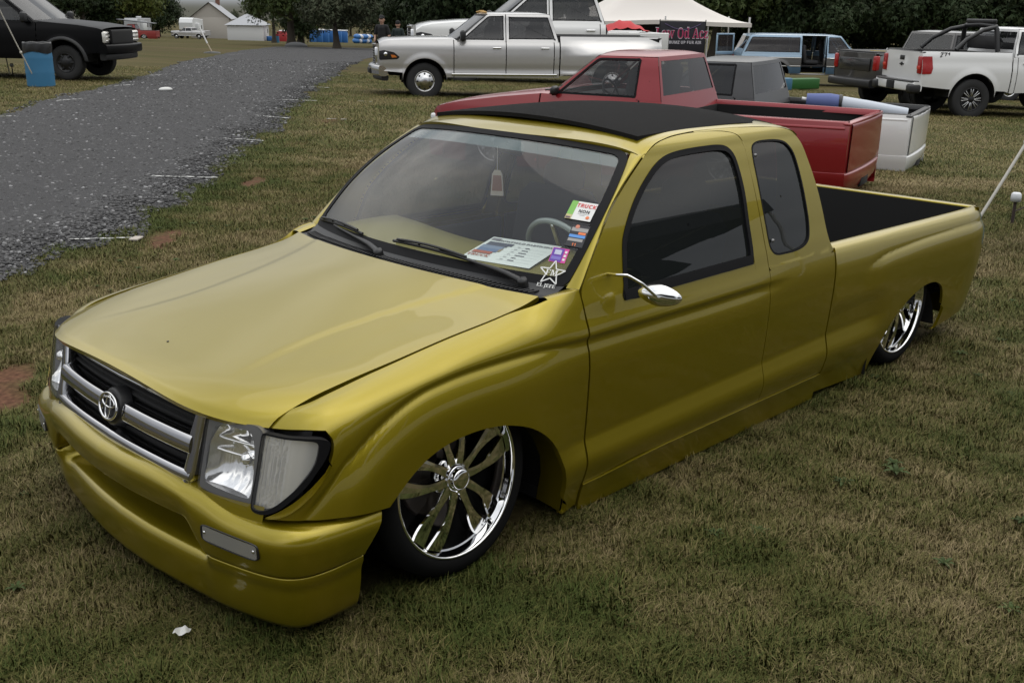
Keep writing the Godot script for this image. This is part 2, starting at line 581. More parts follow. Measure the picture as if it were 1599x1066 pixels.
func ground() -> void:
	nz_a.seed = 3; nz_a.frequency = 0.35; nz_a.fractal_octaves = 4
	nz_b.seed = 8; nz_b.frequency = 1.6; nz_b.fractal_octaves = 3
	nz_c.seed = 21; nz_c.frequency = 2.6; nz_c.fractal_octaves = 3
	var xs := axis(-70.0, 480.0, -3.0, 13.0, 0.16)
	var zs := axis(-480.0, 70.0, -13.0, 4.5, 0.16)
	var mb := MB.new()
	mb.use_col = true
	var C := zs.size()
	for x in xs:
		for z in zs:
			mb.col = turf_colour(x, z)
			mb.vert(Vector3(x, gy(x, z), z), Vector3.UP, Vector2(x, z))
	for i in xs.size() - 1:
		for j in C - 1:
			var a := i * C + j
			mb.ix.append_array(PackedInt32Array([a, a + C, a + C + 1, a, a + C + 1, a + 1]))
	var gm := mat("turf", Color(1, 1, 1), 0.95, 0.0, {"vcol": true, "spec": 0.2})
	gm.albedo_texture = noise_tex(0.05, 4, Color(0.62, 0.62, 0.62), Color(1.0, 1.0, 1.0))
	gm.uv1_triplanar = true; gm.uv1_world_triplanar = true; gm.uv1_scale = Vector3.ONE * 0.9
	structure("ground", mb, gm)
	# --- gravel road: irregular edge, its own sheet 4 mm up
	mb = MB.new()
	var st := []
	var x := -9.0
	var step := 0.09
	while x < 88.0:
		st.append(x); x += step
		if x > 7.0: step *= 1.04
	var rows := []
	for xx in st:
		var zr := edge_z(ROAD_R, xx) + 0.55 * nz_a.get_noise_2d(xx * 2.2, 90.0) + 0.30 * nz_b.get_noise_2d(xx * 1.6, 50.0) + 0.12 * nz_c.get_noise_2d(xx * 1.6, 7.0)
		var zl := edge_z(ROAD_L, xx) + 0.6 * nz_a.get_noise_2d(xx * 1.2, 10.0) + 0.2 * nz_b.get_noise_2d(xx, 20.0)
		var row := PackedVector3Array()
		for k in 13:
			var z := lerpf(zr, zl, k / 12.0)
			row.append(Vector3(xx, gy(xx, z) + 0.008 + 0.02 * sms(0.0, 0.2, k / 12.0), z))
		rows.append(row)
	mb.grid(rows, Vector3(20, -500, -30))
	var rm := mat("gravel", Color(1, 1, 1), 0.92)
	var rt := noise_tex(0.16, 14, Color(0.12, 0.12, 0.124), Color(0.43, 0.425, 0.43), 1024, 3)
	rm.albedo_texture = rt
	rm.uv1_triplanar = true; rm.uv1_world_triplanar = true; rm.uv1_scale = Vector3.ONE * 0.55
	var rn := NoiseTexture2D.new()
	rn.width = 1024; rn.height = 1024; rn.seamless = true; rn.as_normal_map = true; rn.bump_strength = 14.0
	var rf := FastNoiseLite.new(); rf.seed = 14; rf.frequency = 0.16; rf.fractal_octaves = 3
	rn.noise = rf
	rm.normal_enabled = true; rm.normal_texture = rn
	structure("gravel_road", mb, rm)
	gravel_stones()
	grass()
	# --- chalk marks at the edges of the road
	var white := mat("chalk", Color(0.62, 0.62, 0.60), 0.95)
	var lines := [[3.95, -7.45, 4.40, -6.94], [6.25, -9.90, 6.52, -9.32], [8.33, -12.38, 8.52, -11.66], [10.65, -15.08, 11.13, -14.66], [13.75, -18.7, 13.97, -18.1], [17.05, -22.9, 17.17, -22.45], [2.0, -4.95, 2.42, -4.66], [4.9, -14.6, 5.2, -14.4], [6.85, -16.8, 7.45, -16.98], [9.3, -19.93, 9.98, -20.2], [12.2, -23.8, 13.1, -24.4], [15.85, -28.7, 17.0, -29.7], [21.2, -36.5, 22.4, -37.4], [27.9, -46.3, 29.9, -48.3], [9.0, -11.35, 9.2, -11.1], [11.9, -14.3, 12.05, -14.1], [15.0, -17.2, 15.1, -17.0]]
	var fn := FastNoiseLite.new(); fn.seed = 2; fn.frequency = 9.0
	rng.seed = 31
	for L in lines:
		mb = MB.new()
		var a := Vector2(L[0], L[1]); var b := Vector2(L[2], L[3])
		var far := clampf((a.distance_to(Vector2(-1.3, 3.1)) - 9.0) / 14.0, 0.0, 1.0)
		var d := (b - a).normalized(); var o := Vector2(-d.y, d.x)
		var len := a.distance_to(b)
		var s := 0.0
		# powdered chalk: separate crumbs and smears along the line
		while s < len:
			var pl := lerpf(0.02, 0.09, rng.randf()) * (1.0 + 2.0 * far)
			var p := a + d * s + o * (rng.randf() - 0.5) * 0.02
			var w0 := lerpf(0.006, 0.020, rng.randf()) * (1.0 + 0.9 * far)
			var poly := []
			for k in 7:
				var an := TAU * k / 7.0
				var q := p + d * cos(an) * pl * 0.5 * lerpf(0.7, 1.2, rng.randf()) + o * sin(an) * w0 * lerpf(0.6, 1.3, rng.randf())
				poly.append(Vector3(q.x, gy(q.x, q.y) + 0.030, q.y))
			if ((poly[1] - poly[0]) as Vector3).cross(poly[2] - poly[0]).y < 0.0: poly.reverse()
			mb.flat(poly)
			s += pl * lerpf(0.5, 1.25, rng.randf())
		var o2 := put("chalk_line", mb, white)
		o2.set_meta("kind", "structure")
func gravel_stones() -> void:
	var mb := MB.new()
	mb.ball(Vector3.ZERO, Vector3(1.0, 0.62, 0.8), 6, 4)
	for i in mb.v.size(): mb.v[i] *= 1.0 + 0.22 * sin(mb.v[i].x * 5.0 + mb.v[i].z * 7.0)
	var m := mat("gravel_stone", Color(1, 1, 1), 0.85, 0.0, {"vcol": true})
	var xf := []; var cs := []
	rng.seed = 77
	var tries := 0
	while xf.size() < 80000 and tries < 400000:
		tries += 1
		var d := 4.0 + 44.0 * pow(rng.randf(), 2.3)
		var an := deg_to_rad(lerpf(17.0, 73.0, rng.randf()))
		var x := -1.26 + d * cos(an); var z := 3.07 - d * sin(an)
		var e := on_road(x, z) + 0.5 * nz_a.get_noise_2d(x * 2.2, 90.0)
		if e < -0.1: continue
		if e < 0.25 and rng.randf() > 0.5: continue
		var s := lerpf(0.006, 0.019, pow(rng.randf(), 2.0)) * (1.0 + d * 0.03)
		var b := Basis.from_euler(Vector3(rng.randf() * 0.6, rng.randf() * TAU, rng.randf() * 0.6)).scaled(Vector3(s, s * lerpf(0.6, 1.1, rng.randf()), s))
		xf.append(Transform3D(b, Vector3(x, gy(x, z) + 0.016 + s * 0.25, z)))
		var g := lerpf(0.025, 0.12, rng.randf())
		if rng.randf() < 0.05: g = lerpf(0.18, 0.34, rng.randf())
		cs.append(Color(g, g * 0.99, g * 1.0))
	multi("gravel", mb.mesh(), m, xf, cs, "loose grey gravel lying on the road beyond the gold truck", "gravel")
func multi(called: String, mesh: Mesh, m: Material, xf: Array, cs: Array, label: String, category: String) -> void:
	var mm := MultiMesh.new()
	mm.transform_format = MultiMesh.TRANSFORM_3D
	mm.use_colors = true
	mm.mesh = mesh
	mm.instance_count = xf.size()
	for i in xf.size():
		mm.set_instance_transform(i, xf[i]); mm.set_instance_color(i, cs[i])
	var o := MultiMeshInstance3D.new()
	o.multimesh = mm
	o.material_override = m
	o.name = numbered(called)
	add_child(o)
	o.set_meta("kind", "stuff")
	tag(o, label, category)
func tuft(blades: int, sd: int, spread: float, hgt: float, lay: float) -> ArrayMesh:
	var r := RandomNumberGenerator.new(); r.seed = sd
	var mb := MB.new()
	mb.use_col = true
	for k in blades:
		var a := r.randf() * TAU
		var base := Vector3(cos(a), 0, sin(a)) * spread * sqrt(r.randf())
		var dir := r.randf() * TAU
		var h := hgt * lerpf(0.45, 1.25, r.randf())
		var lean := lerpf(0.25, 1.0, r.randf()) * lay
		var o := Vector3(cos(dir), 0, sin(dir))
		var sd2 := Vector3(-o.z, 0, o.x) * lerpf(0.0009, 0.0019, r.randf())
		var p1 := base + Vector3(0, h * 0.55, 0) + o * h * lean * 0.35
		var p2 := base + Vector3(0, h * (0.95 - 0.35 * lean), 0) + o * h * lean * 1.05
		# some whole blades are dead straw, the others differ a little in green
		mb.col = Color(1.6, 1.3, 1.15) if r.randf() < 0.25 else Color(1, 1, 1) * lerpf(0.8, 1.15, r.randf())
		var n1 := (Vector3.UP * 0.8 + o * 0.3 + Vector3(r.randf() - 0.5, 0, r.randf() - 0.5) * 0.6).normalized()
		var s := mb.v.size()
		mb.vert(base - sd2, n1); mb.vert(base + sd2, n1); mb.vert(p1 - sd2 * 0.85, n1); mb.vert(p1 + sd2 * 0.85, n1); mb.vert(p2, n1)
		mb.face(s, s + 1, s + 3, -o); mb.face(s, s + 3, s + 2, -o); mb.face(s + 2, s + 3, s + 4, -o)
	return mb.mesh()
func in_truck(x: float, z: float) -> bool:
	return x > 0.30 and x < 4.75 and absf(z) < 0.70
func grass() -> void:
	var m := mat("grass_blades", Color(1, 1, 1), 0.7, 0.0, {"vcol": true, "back": Color(0.05, 0.05, 0.02), "spec": 0.25})
	rng.seed = 5
	# three rings of tufts: [near, far, count, blades, height, spread, scale]
	var rings := [[2.2, 6.6, 128000, 14, 0.034, 0.032, 1.0], [6.0, 14.0, 125000, 14, 0.037, 0.055, 1.2], [12.5, 36.0, 85000, 10, 0.046, 0.11, 2.0]]
	for q in rings.size():
		var R: Array = rings[q]
		for variant in 3:
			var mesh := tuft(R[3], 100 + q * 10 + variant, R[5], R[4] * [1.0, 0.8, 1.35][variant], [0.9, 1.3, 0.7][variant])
			var xf := []; var cs := []
			var want: int = R[2] * [0.42, 0.40, 0.18][variant]
			var tries := 0
			while xf.size() < want and tries < want * 4:
				tries += 1
				var d := sqrt(lerpf(R[0] * R[0], R[1] * R[1], rng.randf()))
				if q == 2: d = lerpf(R[0], R[1], pow(rng.randf(), 1.4))
				var an := deg_to_rad(lerpf(4.0, 86.0, rng.randf()))
				var x := -1.26 + d * cos(an); var z := 3.07 - d * sin(an)
				if in_truck(x, z): continue
				var e := on_road(x, z) + 0.55 * nz_a.get_noise_2d(x * 2.2, 90.0) + 0.30 * nz_b.get_noise_2d(x * 1.6, 50.0)
				if e > 0.06: continue
				var dt := dirt_at(x, z)
				if dt > 0.35 and rng.randf() < dt * 1.1: continue
				var k := dryness(x, z)
				var clump := nz_c.get_noise_2d(x * 1.3 + 9.0, z * 1.3)
				if k > 0.62 and rng.randf() < 0.35: continue
				var s: float = lerpf(0.7, 1.25, rng.randf()) * (1.0 + 0.45 * clump) * lerpf(1.12, 0.78, k)
				var b := Basis(Vector3.UP, rng.randf() * TAU).scaled(Vector3(R[6], s, R[6]) if q == 2 else Vector3.ONE * s)
				xf.append(Transform3D(b, Vector3(x, gy(x, z) - 0.003, z)))
				var kk := clampf(k + (rng.randf() - 0.5) * 0.7, 0.0, 1.0)
				var c := Color(0.064, 0.086, 0.019).lerp(Color(0.145, 0.130, 0.042), clampf(kk * 1.6, 0, 1)).lerp(Color(0.30, 0.235, 0.125), clampf(kk * 2.0 - 1.0, 0, 1))
				if e > -0.5: c = c.lerp(Color(0.06, 0.085, 0.018), 0.5)
				cs.append(c)
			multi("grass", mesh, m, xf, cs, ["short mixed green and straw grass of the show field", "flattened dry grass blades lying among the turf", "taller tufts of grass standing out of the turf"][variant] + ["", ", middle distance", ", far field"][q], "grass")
	# broad-leaved weeds
	var mb := MB.new()
	mb.use_col = true
	for k in 9:
		var a := TAU * k / 9.0 + 0.3 * (k % 3)
		var o := Vector3(cos(a), 0, sin(a)); var sd := Vector3(-o.z, 0, o.x)
		var L := 0.05 + 0.02 * (k % 3)
		mb.col = Color(1, 1, 1) * (0.8 + 0.1 * (k % 4))
		var rows := []
		for i in 6:
			var f := i / 5.0
			var w := 0.013 * sin(PI * clampf(f * 0.93 + 0.05, 0, 1))
			var c := o * L * f + Vector3(0, 0.035 * sin(f * 2.4), 0)
			rows.append(PackedVector3Array([c - sd * w, c - Vector3(0, 0.003, 0), c + sd * w]))
		mb.grid(rows, Vector3(0, -1, 0))
	var xf := []; var cs := []
	for i in 210:
		var d := lerpf(2.6, 9.5, sqrt(rng.randf())); var an := deg_to_rad(lerpf(15.0, 74.0, rng.randf()))
		var x := -1.26 + d * cos(an); var z := 3.07 - d * sin(an)
		if in_truck(x, z) or on_road(x, z) > -0.1: continue
		var s := lerpf(0.2, 0.55, pow(rng.randf(), 1.5))
		xf.append(Transform3D(Basis(Vector3.UP, rng.randf() * TAU).scaled(Vector3.ONE * s), Vector3(x, 0.006, z)))
		cs.append(Color(0.055, 0.078, 0.026) * lerpf(0.8, 1.3, rng.randf()))
	for p in [[2.60, 1.45, 0.7], [2.68, 1.40, 0.5], [2.35, 1.35, 0.6], [1.63, 1.24, 0.5], [2.02, 1.9, 0.5]]:
		xf.append(Transform3D(Basis(Vector3.UP, p[0] * 5.0).scaled(Vector3.ONE * p[2]), Vector3(p[0], 0.008, p[1])))
		cs.append(Color(0.06, 0.085, 0.03))
	multi("weeds", mb.mesh(), m, xf, cs, "low broad-leaved weeds scattered in the grass", "weeds")

# ---------------------------------------------------------------- the lowered gold pickup
# truck frame: x towards the tail from the bumper, y up, z towards the driver's side
const CAB_T := [[-0.02, 0.765], [0.0, 0.775], [0.06, 0.787], [0.12, 0.803], [0.17, 0.822], [0.235, 0.837], [0.295, 0.8255], [0.318, 0.8205], [0.345, 0.8225], [0.42, 0.829], [0.52, 0.836], [0.60, 0.8395], [0.65, 0.8355], [0.683, 0.827], [0.694, 0.828], [0.706, 0.836], [0.725, 0.834], [0.76, 0.822], [0.82, 0.804], [0.86, 0.790], [0.93, 0.768], [1.0, 0.745], [1.15, 0.69], [1.25, 0.651], [1.30, 0.625], [1.335, 0.58], [1.37, 0.50]]
const BED_T := [[-0.02, 0.77], [0.0, 0.775], [0.06, 0.787], [0.12, 0.803], [0.2, 0.824], [0.28, 0.835], [0.4, 0.84], [0.55, 0.842], [0.63, 0.839], [0.68, 0.832], [0.71, 0.823], [0.735, 0.811], [0.752, 0.797], [0.762, 0.78], [0.766, 0.765]]
const HCUT := [[0.219, 0.645, 0.68], [0.249, 0.676, 0.685], [0.323, 0.706, 0.689], [0.455, 0.731, 0.694], [0.645, 0.757, 0.699], [0.849, 0.785, 0.703], [1.071, 0.810, 0.708], [1.203, 0.832, 0.712], [1.253, 0.848, 0.717]]
const FARCH := [[0.479, 0.377], [0.528, 0.414], [0.585, 0.454], [0.653, 0.487], [0.740, 0.507], [0.842, 0.512], [0.936, 0.503], [1.017, 0.482], [1.101, 0.446], [1.180, 0.389], [1.240, 0.318], [1.273, 0.243]]
const WCR := [[0.10, 0.27], [0.16, 0.345], [0.231, 0.428], [0.311, 0.513], [0.403, 0.580], [0.528, 0.643], [0.634, 0.677], [0.747, 0.692], [0.955, 0.700], [1.117, 0.700], [1.378, 0.695]]
const WH := [[0.1, 0.60], [0.202, 0.664], [0.238, 0.681], [0.323, 0.706], [0.455, 0.731], [0.645, 0.757], [0.849, 0.785], [1.071, 0.810], [1.203, 0.832], [1.253, 0.848], [1.40, 0.868]]
const VH := [[0.219, 0.68], [0.249, 0.685], [0.455, 0.694], [0.849, 0.703], [1.253, 0.717], [1.40, 0.735]]
const VC := [[0.2, 0.838], [0.35, 0.833], [0.55, 0.818], [0.8, 0.813], [1.1, 0.819], [1.38, 0.830]]
const INS := [[0.04, 0.50], [0.10, 0.36], [0.13, 0.285], [0.145, 0.20], [0.168, 0.155], [0.194, 0.100], [0.222, 0.060], [0.257, 0.030], [0.30, 0.012], [0.37, 0.004], [0.5, 0.0], [0.6, 0.0]]
const WB := [[3.3, 0.585], [3.40, 0.616], [3.567, 0.650], [3.844, 0.666], [4.303, 0.671], [4.726, 0.667], [4.95, 0.655]]
const TAILIN := [[4.62, 0.0], [4.72, 0.006], [4.80, 0.018], [4.86, 0.036], [4.91, 0.062], [4.95, 0.10], [4.99, 0.16]]
const DOOR_TOP := [[1.382, 0.860], [1.493, 0.975], [1.617, 1.092], [1.735, 1.175], [1.846, 1.241], [1.943, 1.288], [2.05, 1.309], [2.196, 1.318], [2.35, 1.316], [2.46, 1.307], [2.516, 1.291], [2.540, 1.255], [2.546, 1.19]]
const WIN := [[1.594, 0.793], [2.0, 0.793], [2.417, 0.794], [2.444, 0.827], [2.455, 0.957], [2.470, 1.094], [2.462, 1.196], [2.438, 1.240], [2.390, 1.262], [2.263, 1.268], [2.075, 1.263], [1.977, 1.246], [1.889, 1.207], [1.760, 1.117], [1.662, 1.015], [1.636, 0.961], [1.606, 0.844]]
const QWIN := [[2.592, 1.234], [2.630, 1.256], [2.706, 1.260], [2.813, 1.253], [2.871, 1.235], [2.911, 1.188], [2.924, 1.098], [2.923, 0.979], [2.914, 0.879], [2.885, 0.823], [2.806, 0.797], [2.670, 0.795], [2.607, 0.803], [2.578, 0.830], [2.573, 0.869], [2.573, 0.972], [2.580, 1.121]]
const RARCH := [[3.640, 0.02], [3.664, 0.10], [3.690, 0.173], [3.743, 0.262], [3.842, 0.336], [3.959, 0.389], [4.070, 0.417], [4.162, 0.421], [4.240, 0.406], [4.318, 0.365], [4.361, 0.285], [4.368, 0.192], [4.352, 0.11]]
const NOSE := [[0.0, 0.0], [0.25, 0.008], [0.47, 0.031], [0.58, 0.054], [0.68, 0.088], [0.74, 0.114], [0.78, 0.142], [0.81, 0.178], [0.828, 0.220], [0.836, 0.262], [0.842, 0.325]]

func cab_side(u: float, w: float) -> float:
	var wl := lerpf(0.312, 0.345, clampf((u - 1.38) / 1.72, 0, 1))
	var wc := lerpf(0.695, 0.686, clampf((u - 1.38) / 0.7, 0, 1))
	var x := w
	if w < wl: x = w * 0.318 / wl
	elif w < wc: x = 0.318 + (w - wl) * (0.695 - 0.318) / (wc - wl)
	elif w < 0.86: x = 0.695 + (w - wc) * (0.86 - 0.695) / (0.86 - wc)
	var y := tab3(CAB_T, x)
	# the crease dies out towards the back of the cab
	var k := sms(2.35, 2.75, u)
	if k > 0.0 and w > 0.6 and w < 0.76:
		y = lerpf(y, lerpf(0.8395, 0.822, (w - 0.6) / 0.16) + 0.007 * sin(PI * (w - 0.6) / 0.16), k)
	return y
func fender_side(u: float, w: float) -> float:
	var wcr := tab3(WCR, u)
	var wh := tab3(WH, u)
	var vh := tab3(VH, u)
	var vc := tab3(VC, u)
	var y: float
	if w >= wcr:
		var q := clampf((w - wcr) / max(wh - wcr, 0.02), 0.0, 1.0)
		var k := sms(0.3, 0.75, u)
		y = vh + (vc - vh) * pow(max(1.0 - pow(q, lerpf(3.6, 2.0, k)), 0.0), lerpf(0.45, 0.72, k))
		if w > wh: y -= (w - wh) * 1.5
		y -= 0.006 * exp(-pow((w - wcr) / 0.012, 2.0))
	else:
		var sl := (tab3(WCR, u + 0.03) - tab3(WCR, u - 0.03)) / 0.06
		var d := (wcr - w) / sqrt(1.0 + sl * sl)
		var A := lerpf(0.034, 0.022, sms(0.95, 1.3, u)) * sms(0.16, 0.42, u)
		y = vc - 0.006 * exp(-pow(d / 0.014, 2.0)) + A * (1.0 - exp(-pow(d / 0.055, 1.5)))
	var up := u + 0.2 * (0.64 - w)
	return y - tab3(INS, up)
func bed_side(u: float, w: float) -> float:
	var wt := lerpf(0.762, 0.731, clampf((u - 3.1) / 1.75, 0, 1))
	var x := w + (0.762 - wt) * sms(0.45, 0.72, w)
	var y := tab3(BED_T, x)
	var k := 1.0 - sms(3.50, 3.72, u)
	if w < 0.52 and k > 0.0: y = lerpf(y, cab_side(3.1, w), k * (1.0 - sms(0.42, 0.52, w)))
	var am := sms(3.36, 3.62, u)
	if am > 0.0:
		var d := tab3(WB, u) - w
		if d > 0.0: y += am * (0.013 * (1.0 - exp(-pow(d / 0.028, 1.5))) * (1.0 - sms(0.10, 0.42, d)) - 0.004 * exp(-d / 0.01))
		else: y += am * -0.004 * exp(d / 0.02)
	return y - tab3(TAILIN, u + (0.05 * (0.40 - w) if w > 0.4 else 0.18 * (0.4 - w)))
func fside(u: float, w: float) -> float:
	if u > 3.11: return bed_side(u, w)
	var k := sms(1.10, 1.40, u)
	if k >= 1.0: return cab_side(u, w)
	if k <= 0.0: return fender_side(u, w)
	return lerpf(fender_side(u, w), cab_side(u, w), k)
func side_at(q: Vector2, m: float) -> Vector3:
	return Vector3(q.x, q.y, m * fside(q.x, q.y))
func nose_at(q: Vector2) -> Vector3:
	# q: across, up
	return Vector3(0.037 + tab3(NOSE, absf(q.x)) + 0.24 * (q.y - 0.47), q.y, q.x)
func hood_at(q: Vector2) -> Vector3:
	# q.x: -1..1 across, q.y: 0..1 from nose to windscreen
	var a := absf(q.x); var b := clampf(q.y, -0.02, 1.02)
	var i := clampf(b, 0, 1) * (HCUT.size() - 1)
	var ue := tab3(HU, b); var we := tab3(HW, b); var ve := tab3(HV, b)
	var uc := lerpf(0.065, 1.14, b)
	var wc := tab3(HC, uc)
	var u := uc + (ue - uc) * pow(a, lerpf(5.0, 2.0, sms(0.0, 0.7, b)))
	var w := wc + (we - wc) * pow(a, 2.0)
	var ac := tab3(HCR, b)
	w += sms(0.06, 0.4, b) * (-0.0035 * sms(ac - 0.02, ac + 0.05, a) * (1.0 - sms(0.72, 0.98, a)))
	w -= 0.010 * pow(1.0 - clampf(b / 0.03, 0.0, 1.0), 2.0)
	return Vector3(u, w, signf(q.x) * a * ve)
const HU := [[0.0, 0.202], [0.035, 0.238], [0.10, 0.323], [0.22, 0.455], [0.40, 0.645], [0.59, 0.849], [0.80, 1.071], [0.94, 1.203], [1.0, 1.253]]
const HW := [[0.0, 0.662], [0.035, 0.680], [0.10, 0.706], [0.22, 0.731], [0.40, 0.757], [0.59, 0.785], [0.80, 0.810], [0.94, 0.832], [1.0, 0.848]]
const HV := [[0.0, 0.678], [0.035, 0.683], [0.10, 0.687], [0.22, 0.692], [0.40, 0.697], [0.59, 0.701], [0.80, 0.706], [0.94, 0.710], [1.0, 0.714]]
const HC := [[0.04, 0.706], [0.065, 0.709], [0.15, 0.722], [0.258, 0.734], [0.5, 0.767], [0.8, 0.813], [1.0, 0.846], [1.16, 0.871]]
const HCR := [[0.0, 0.66], [0.15, 0.60], [0.38, 0.53], [0.75, 0.58], [1.0, 0.69]]
func wind_at(q: Vector2) -> Vector3:
	# windscreen: q.x -1..1 across, q.y 0..1 up
	var a := q.x; var b := q.y
	var lo := Vector3(1.363 - 0.145 * (1 - a * a), 0.862 + 0.012 * (1 - a * a), 0.737 * a)
	var hi := Vector3(1.758 + 0.097 * a * a, 1.304 - 0.032 * a * a, 0.603 * a)
	var p := lo.lerp(hi, b)
	p.z += a * 0.036 * sin(PI * clampf(b, 0, 1))
	p += Vector3(-0.6, 0.8, 0) * 0.028 * sin(PI * clampf(b, 0, 1))
	return p
func rail_w(u: float) -> float:
	return tab3([[1.846, 1.241], [1.943, 1.290], [2.05, 1.311], [2.196, 1.321], [2.4, 1.321], [2.6, 1.316], [2.8, 1.305], [2.90, 1.292], [2.965, 1.270], [3.0, 1.235]], u)
func roof_at(q: Vector2) -> Vector3:
	# q.x -1..1 across, q.y 0..1 back
	var a := absf(q.x)
	var uf := 1.758 + 0.112 * a * a
	var ur := 3.03 - 0.055 * a * a
	var u := lerpf(uf, ur, q.y)
	var we := rail_w(max(u, 1.862))
	var ve := cab_side(u, we)
	var wc := tab3([[1.755, 1.304], [1.85, 1.328], [2.0, 1.349], [2.3, 1.360], [2.7, 1.350], [2.9, 1.328], [2.98, 1.305], [3.03, 1.27]], u)
	var w := we + (wc - we) * pow(max(1.0 - pow(a, 2.6), 0.0), 0.62)
	return Vector3(u, w, q.x * ve)
func inset2(poly: PackedVector2Array, d: float) -> PackedVector2Array:
	var r := PackedVector2Array()
	var N := poly.size() - 1
	var sg := -1.0 if Geometry2D.is_polygon_clockwise(poly) else 1.0
	for i in N + 1:
		var t := (poly[(i + 1) % N] - poly[(i - 1 + N) % N]).normalized()
		r.append(poly[i % N] + Vector2(-t.y, t.x) * d * sg * -1.0)
	# make sure it went inwards
	var c := Vector2.ZERO
	for p in poly: c += p
	c /= poly.size()
	if r[0].distance_to(c) > poly[0].distance_to(c): 
		for i in N + 1: r[i] = poly[i % N] * 2.0 - r[i]
	return r
func seg_curve(pts: Array, cnt: int) -> PackedVector2Array:
	return spline2(pts, cnt)
func line2(a: Array, b: Array, cnt: int) -> PackedVector2Array:
	var r := PackedVector2Array()
	for i in cnt: r.append(Vector2(a[0], a[1]).lerp(Vector2(b[0], b[1]), float(i) / (cnt - 1)))
	return r
func flat_panel(mb: MB, surf: Callable, loop: PackedVector2Array, ctr: Vector3, off: float) -> void:
	# closed loop (first = last) filled towards its middle: glass
	var c := Vector2.ZERO
	for p in loop: c += p
	c /= loop.size()
	var B := PackedVector2Array()
	for p in loop: B.append(c.lerp(p, 0.02))
	sheet(mb, surf, loop, B, 8, ctr, 0.0, off)

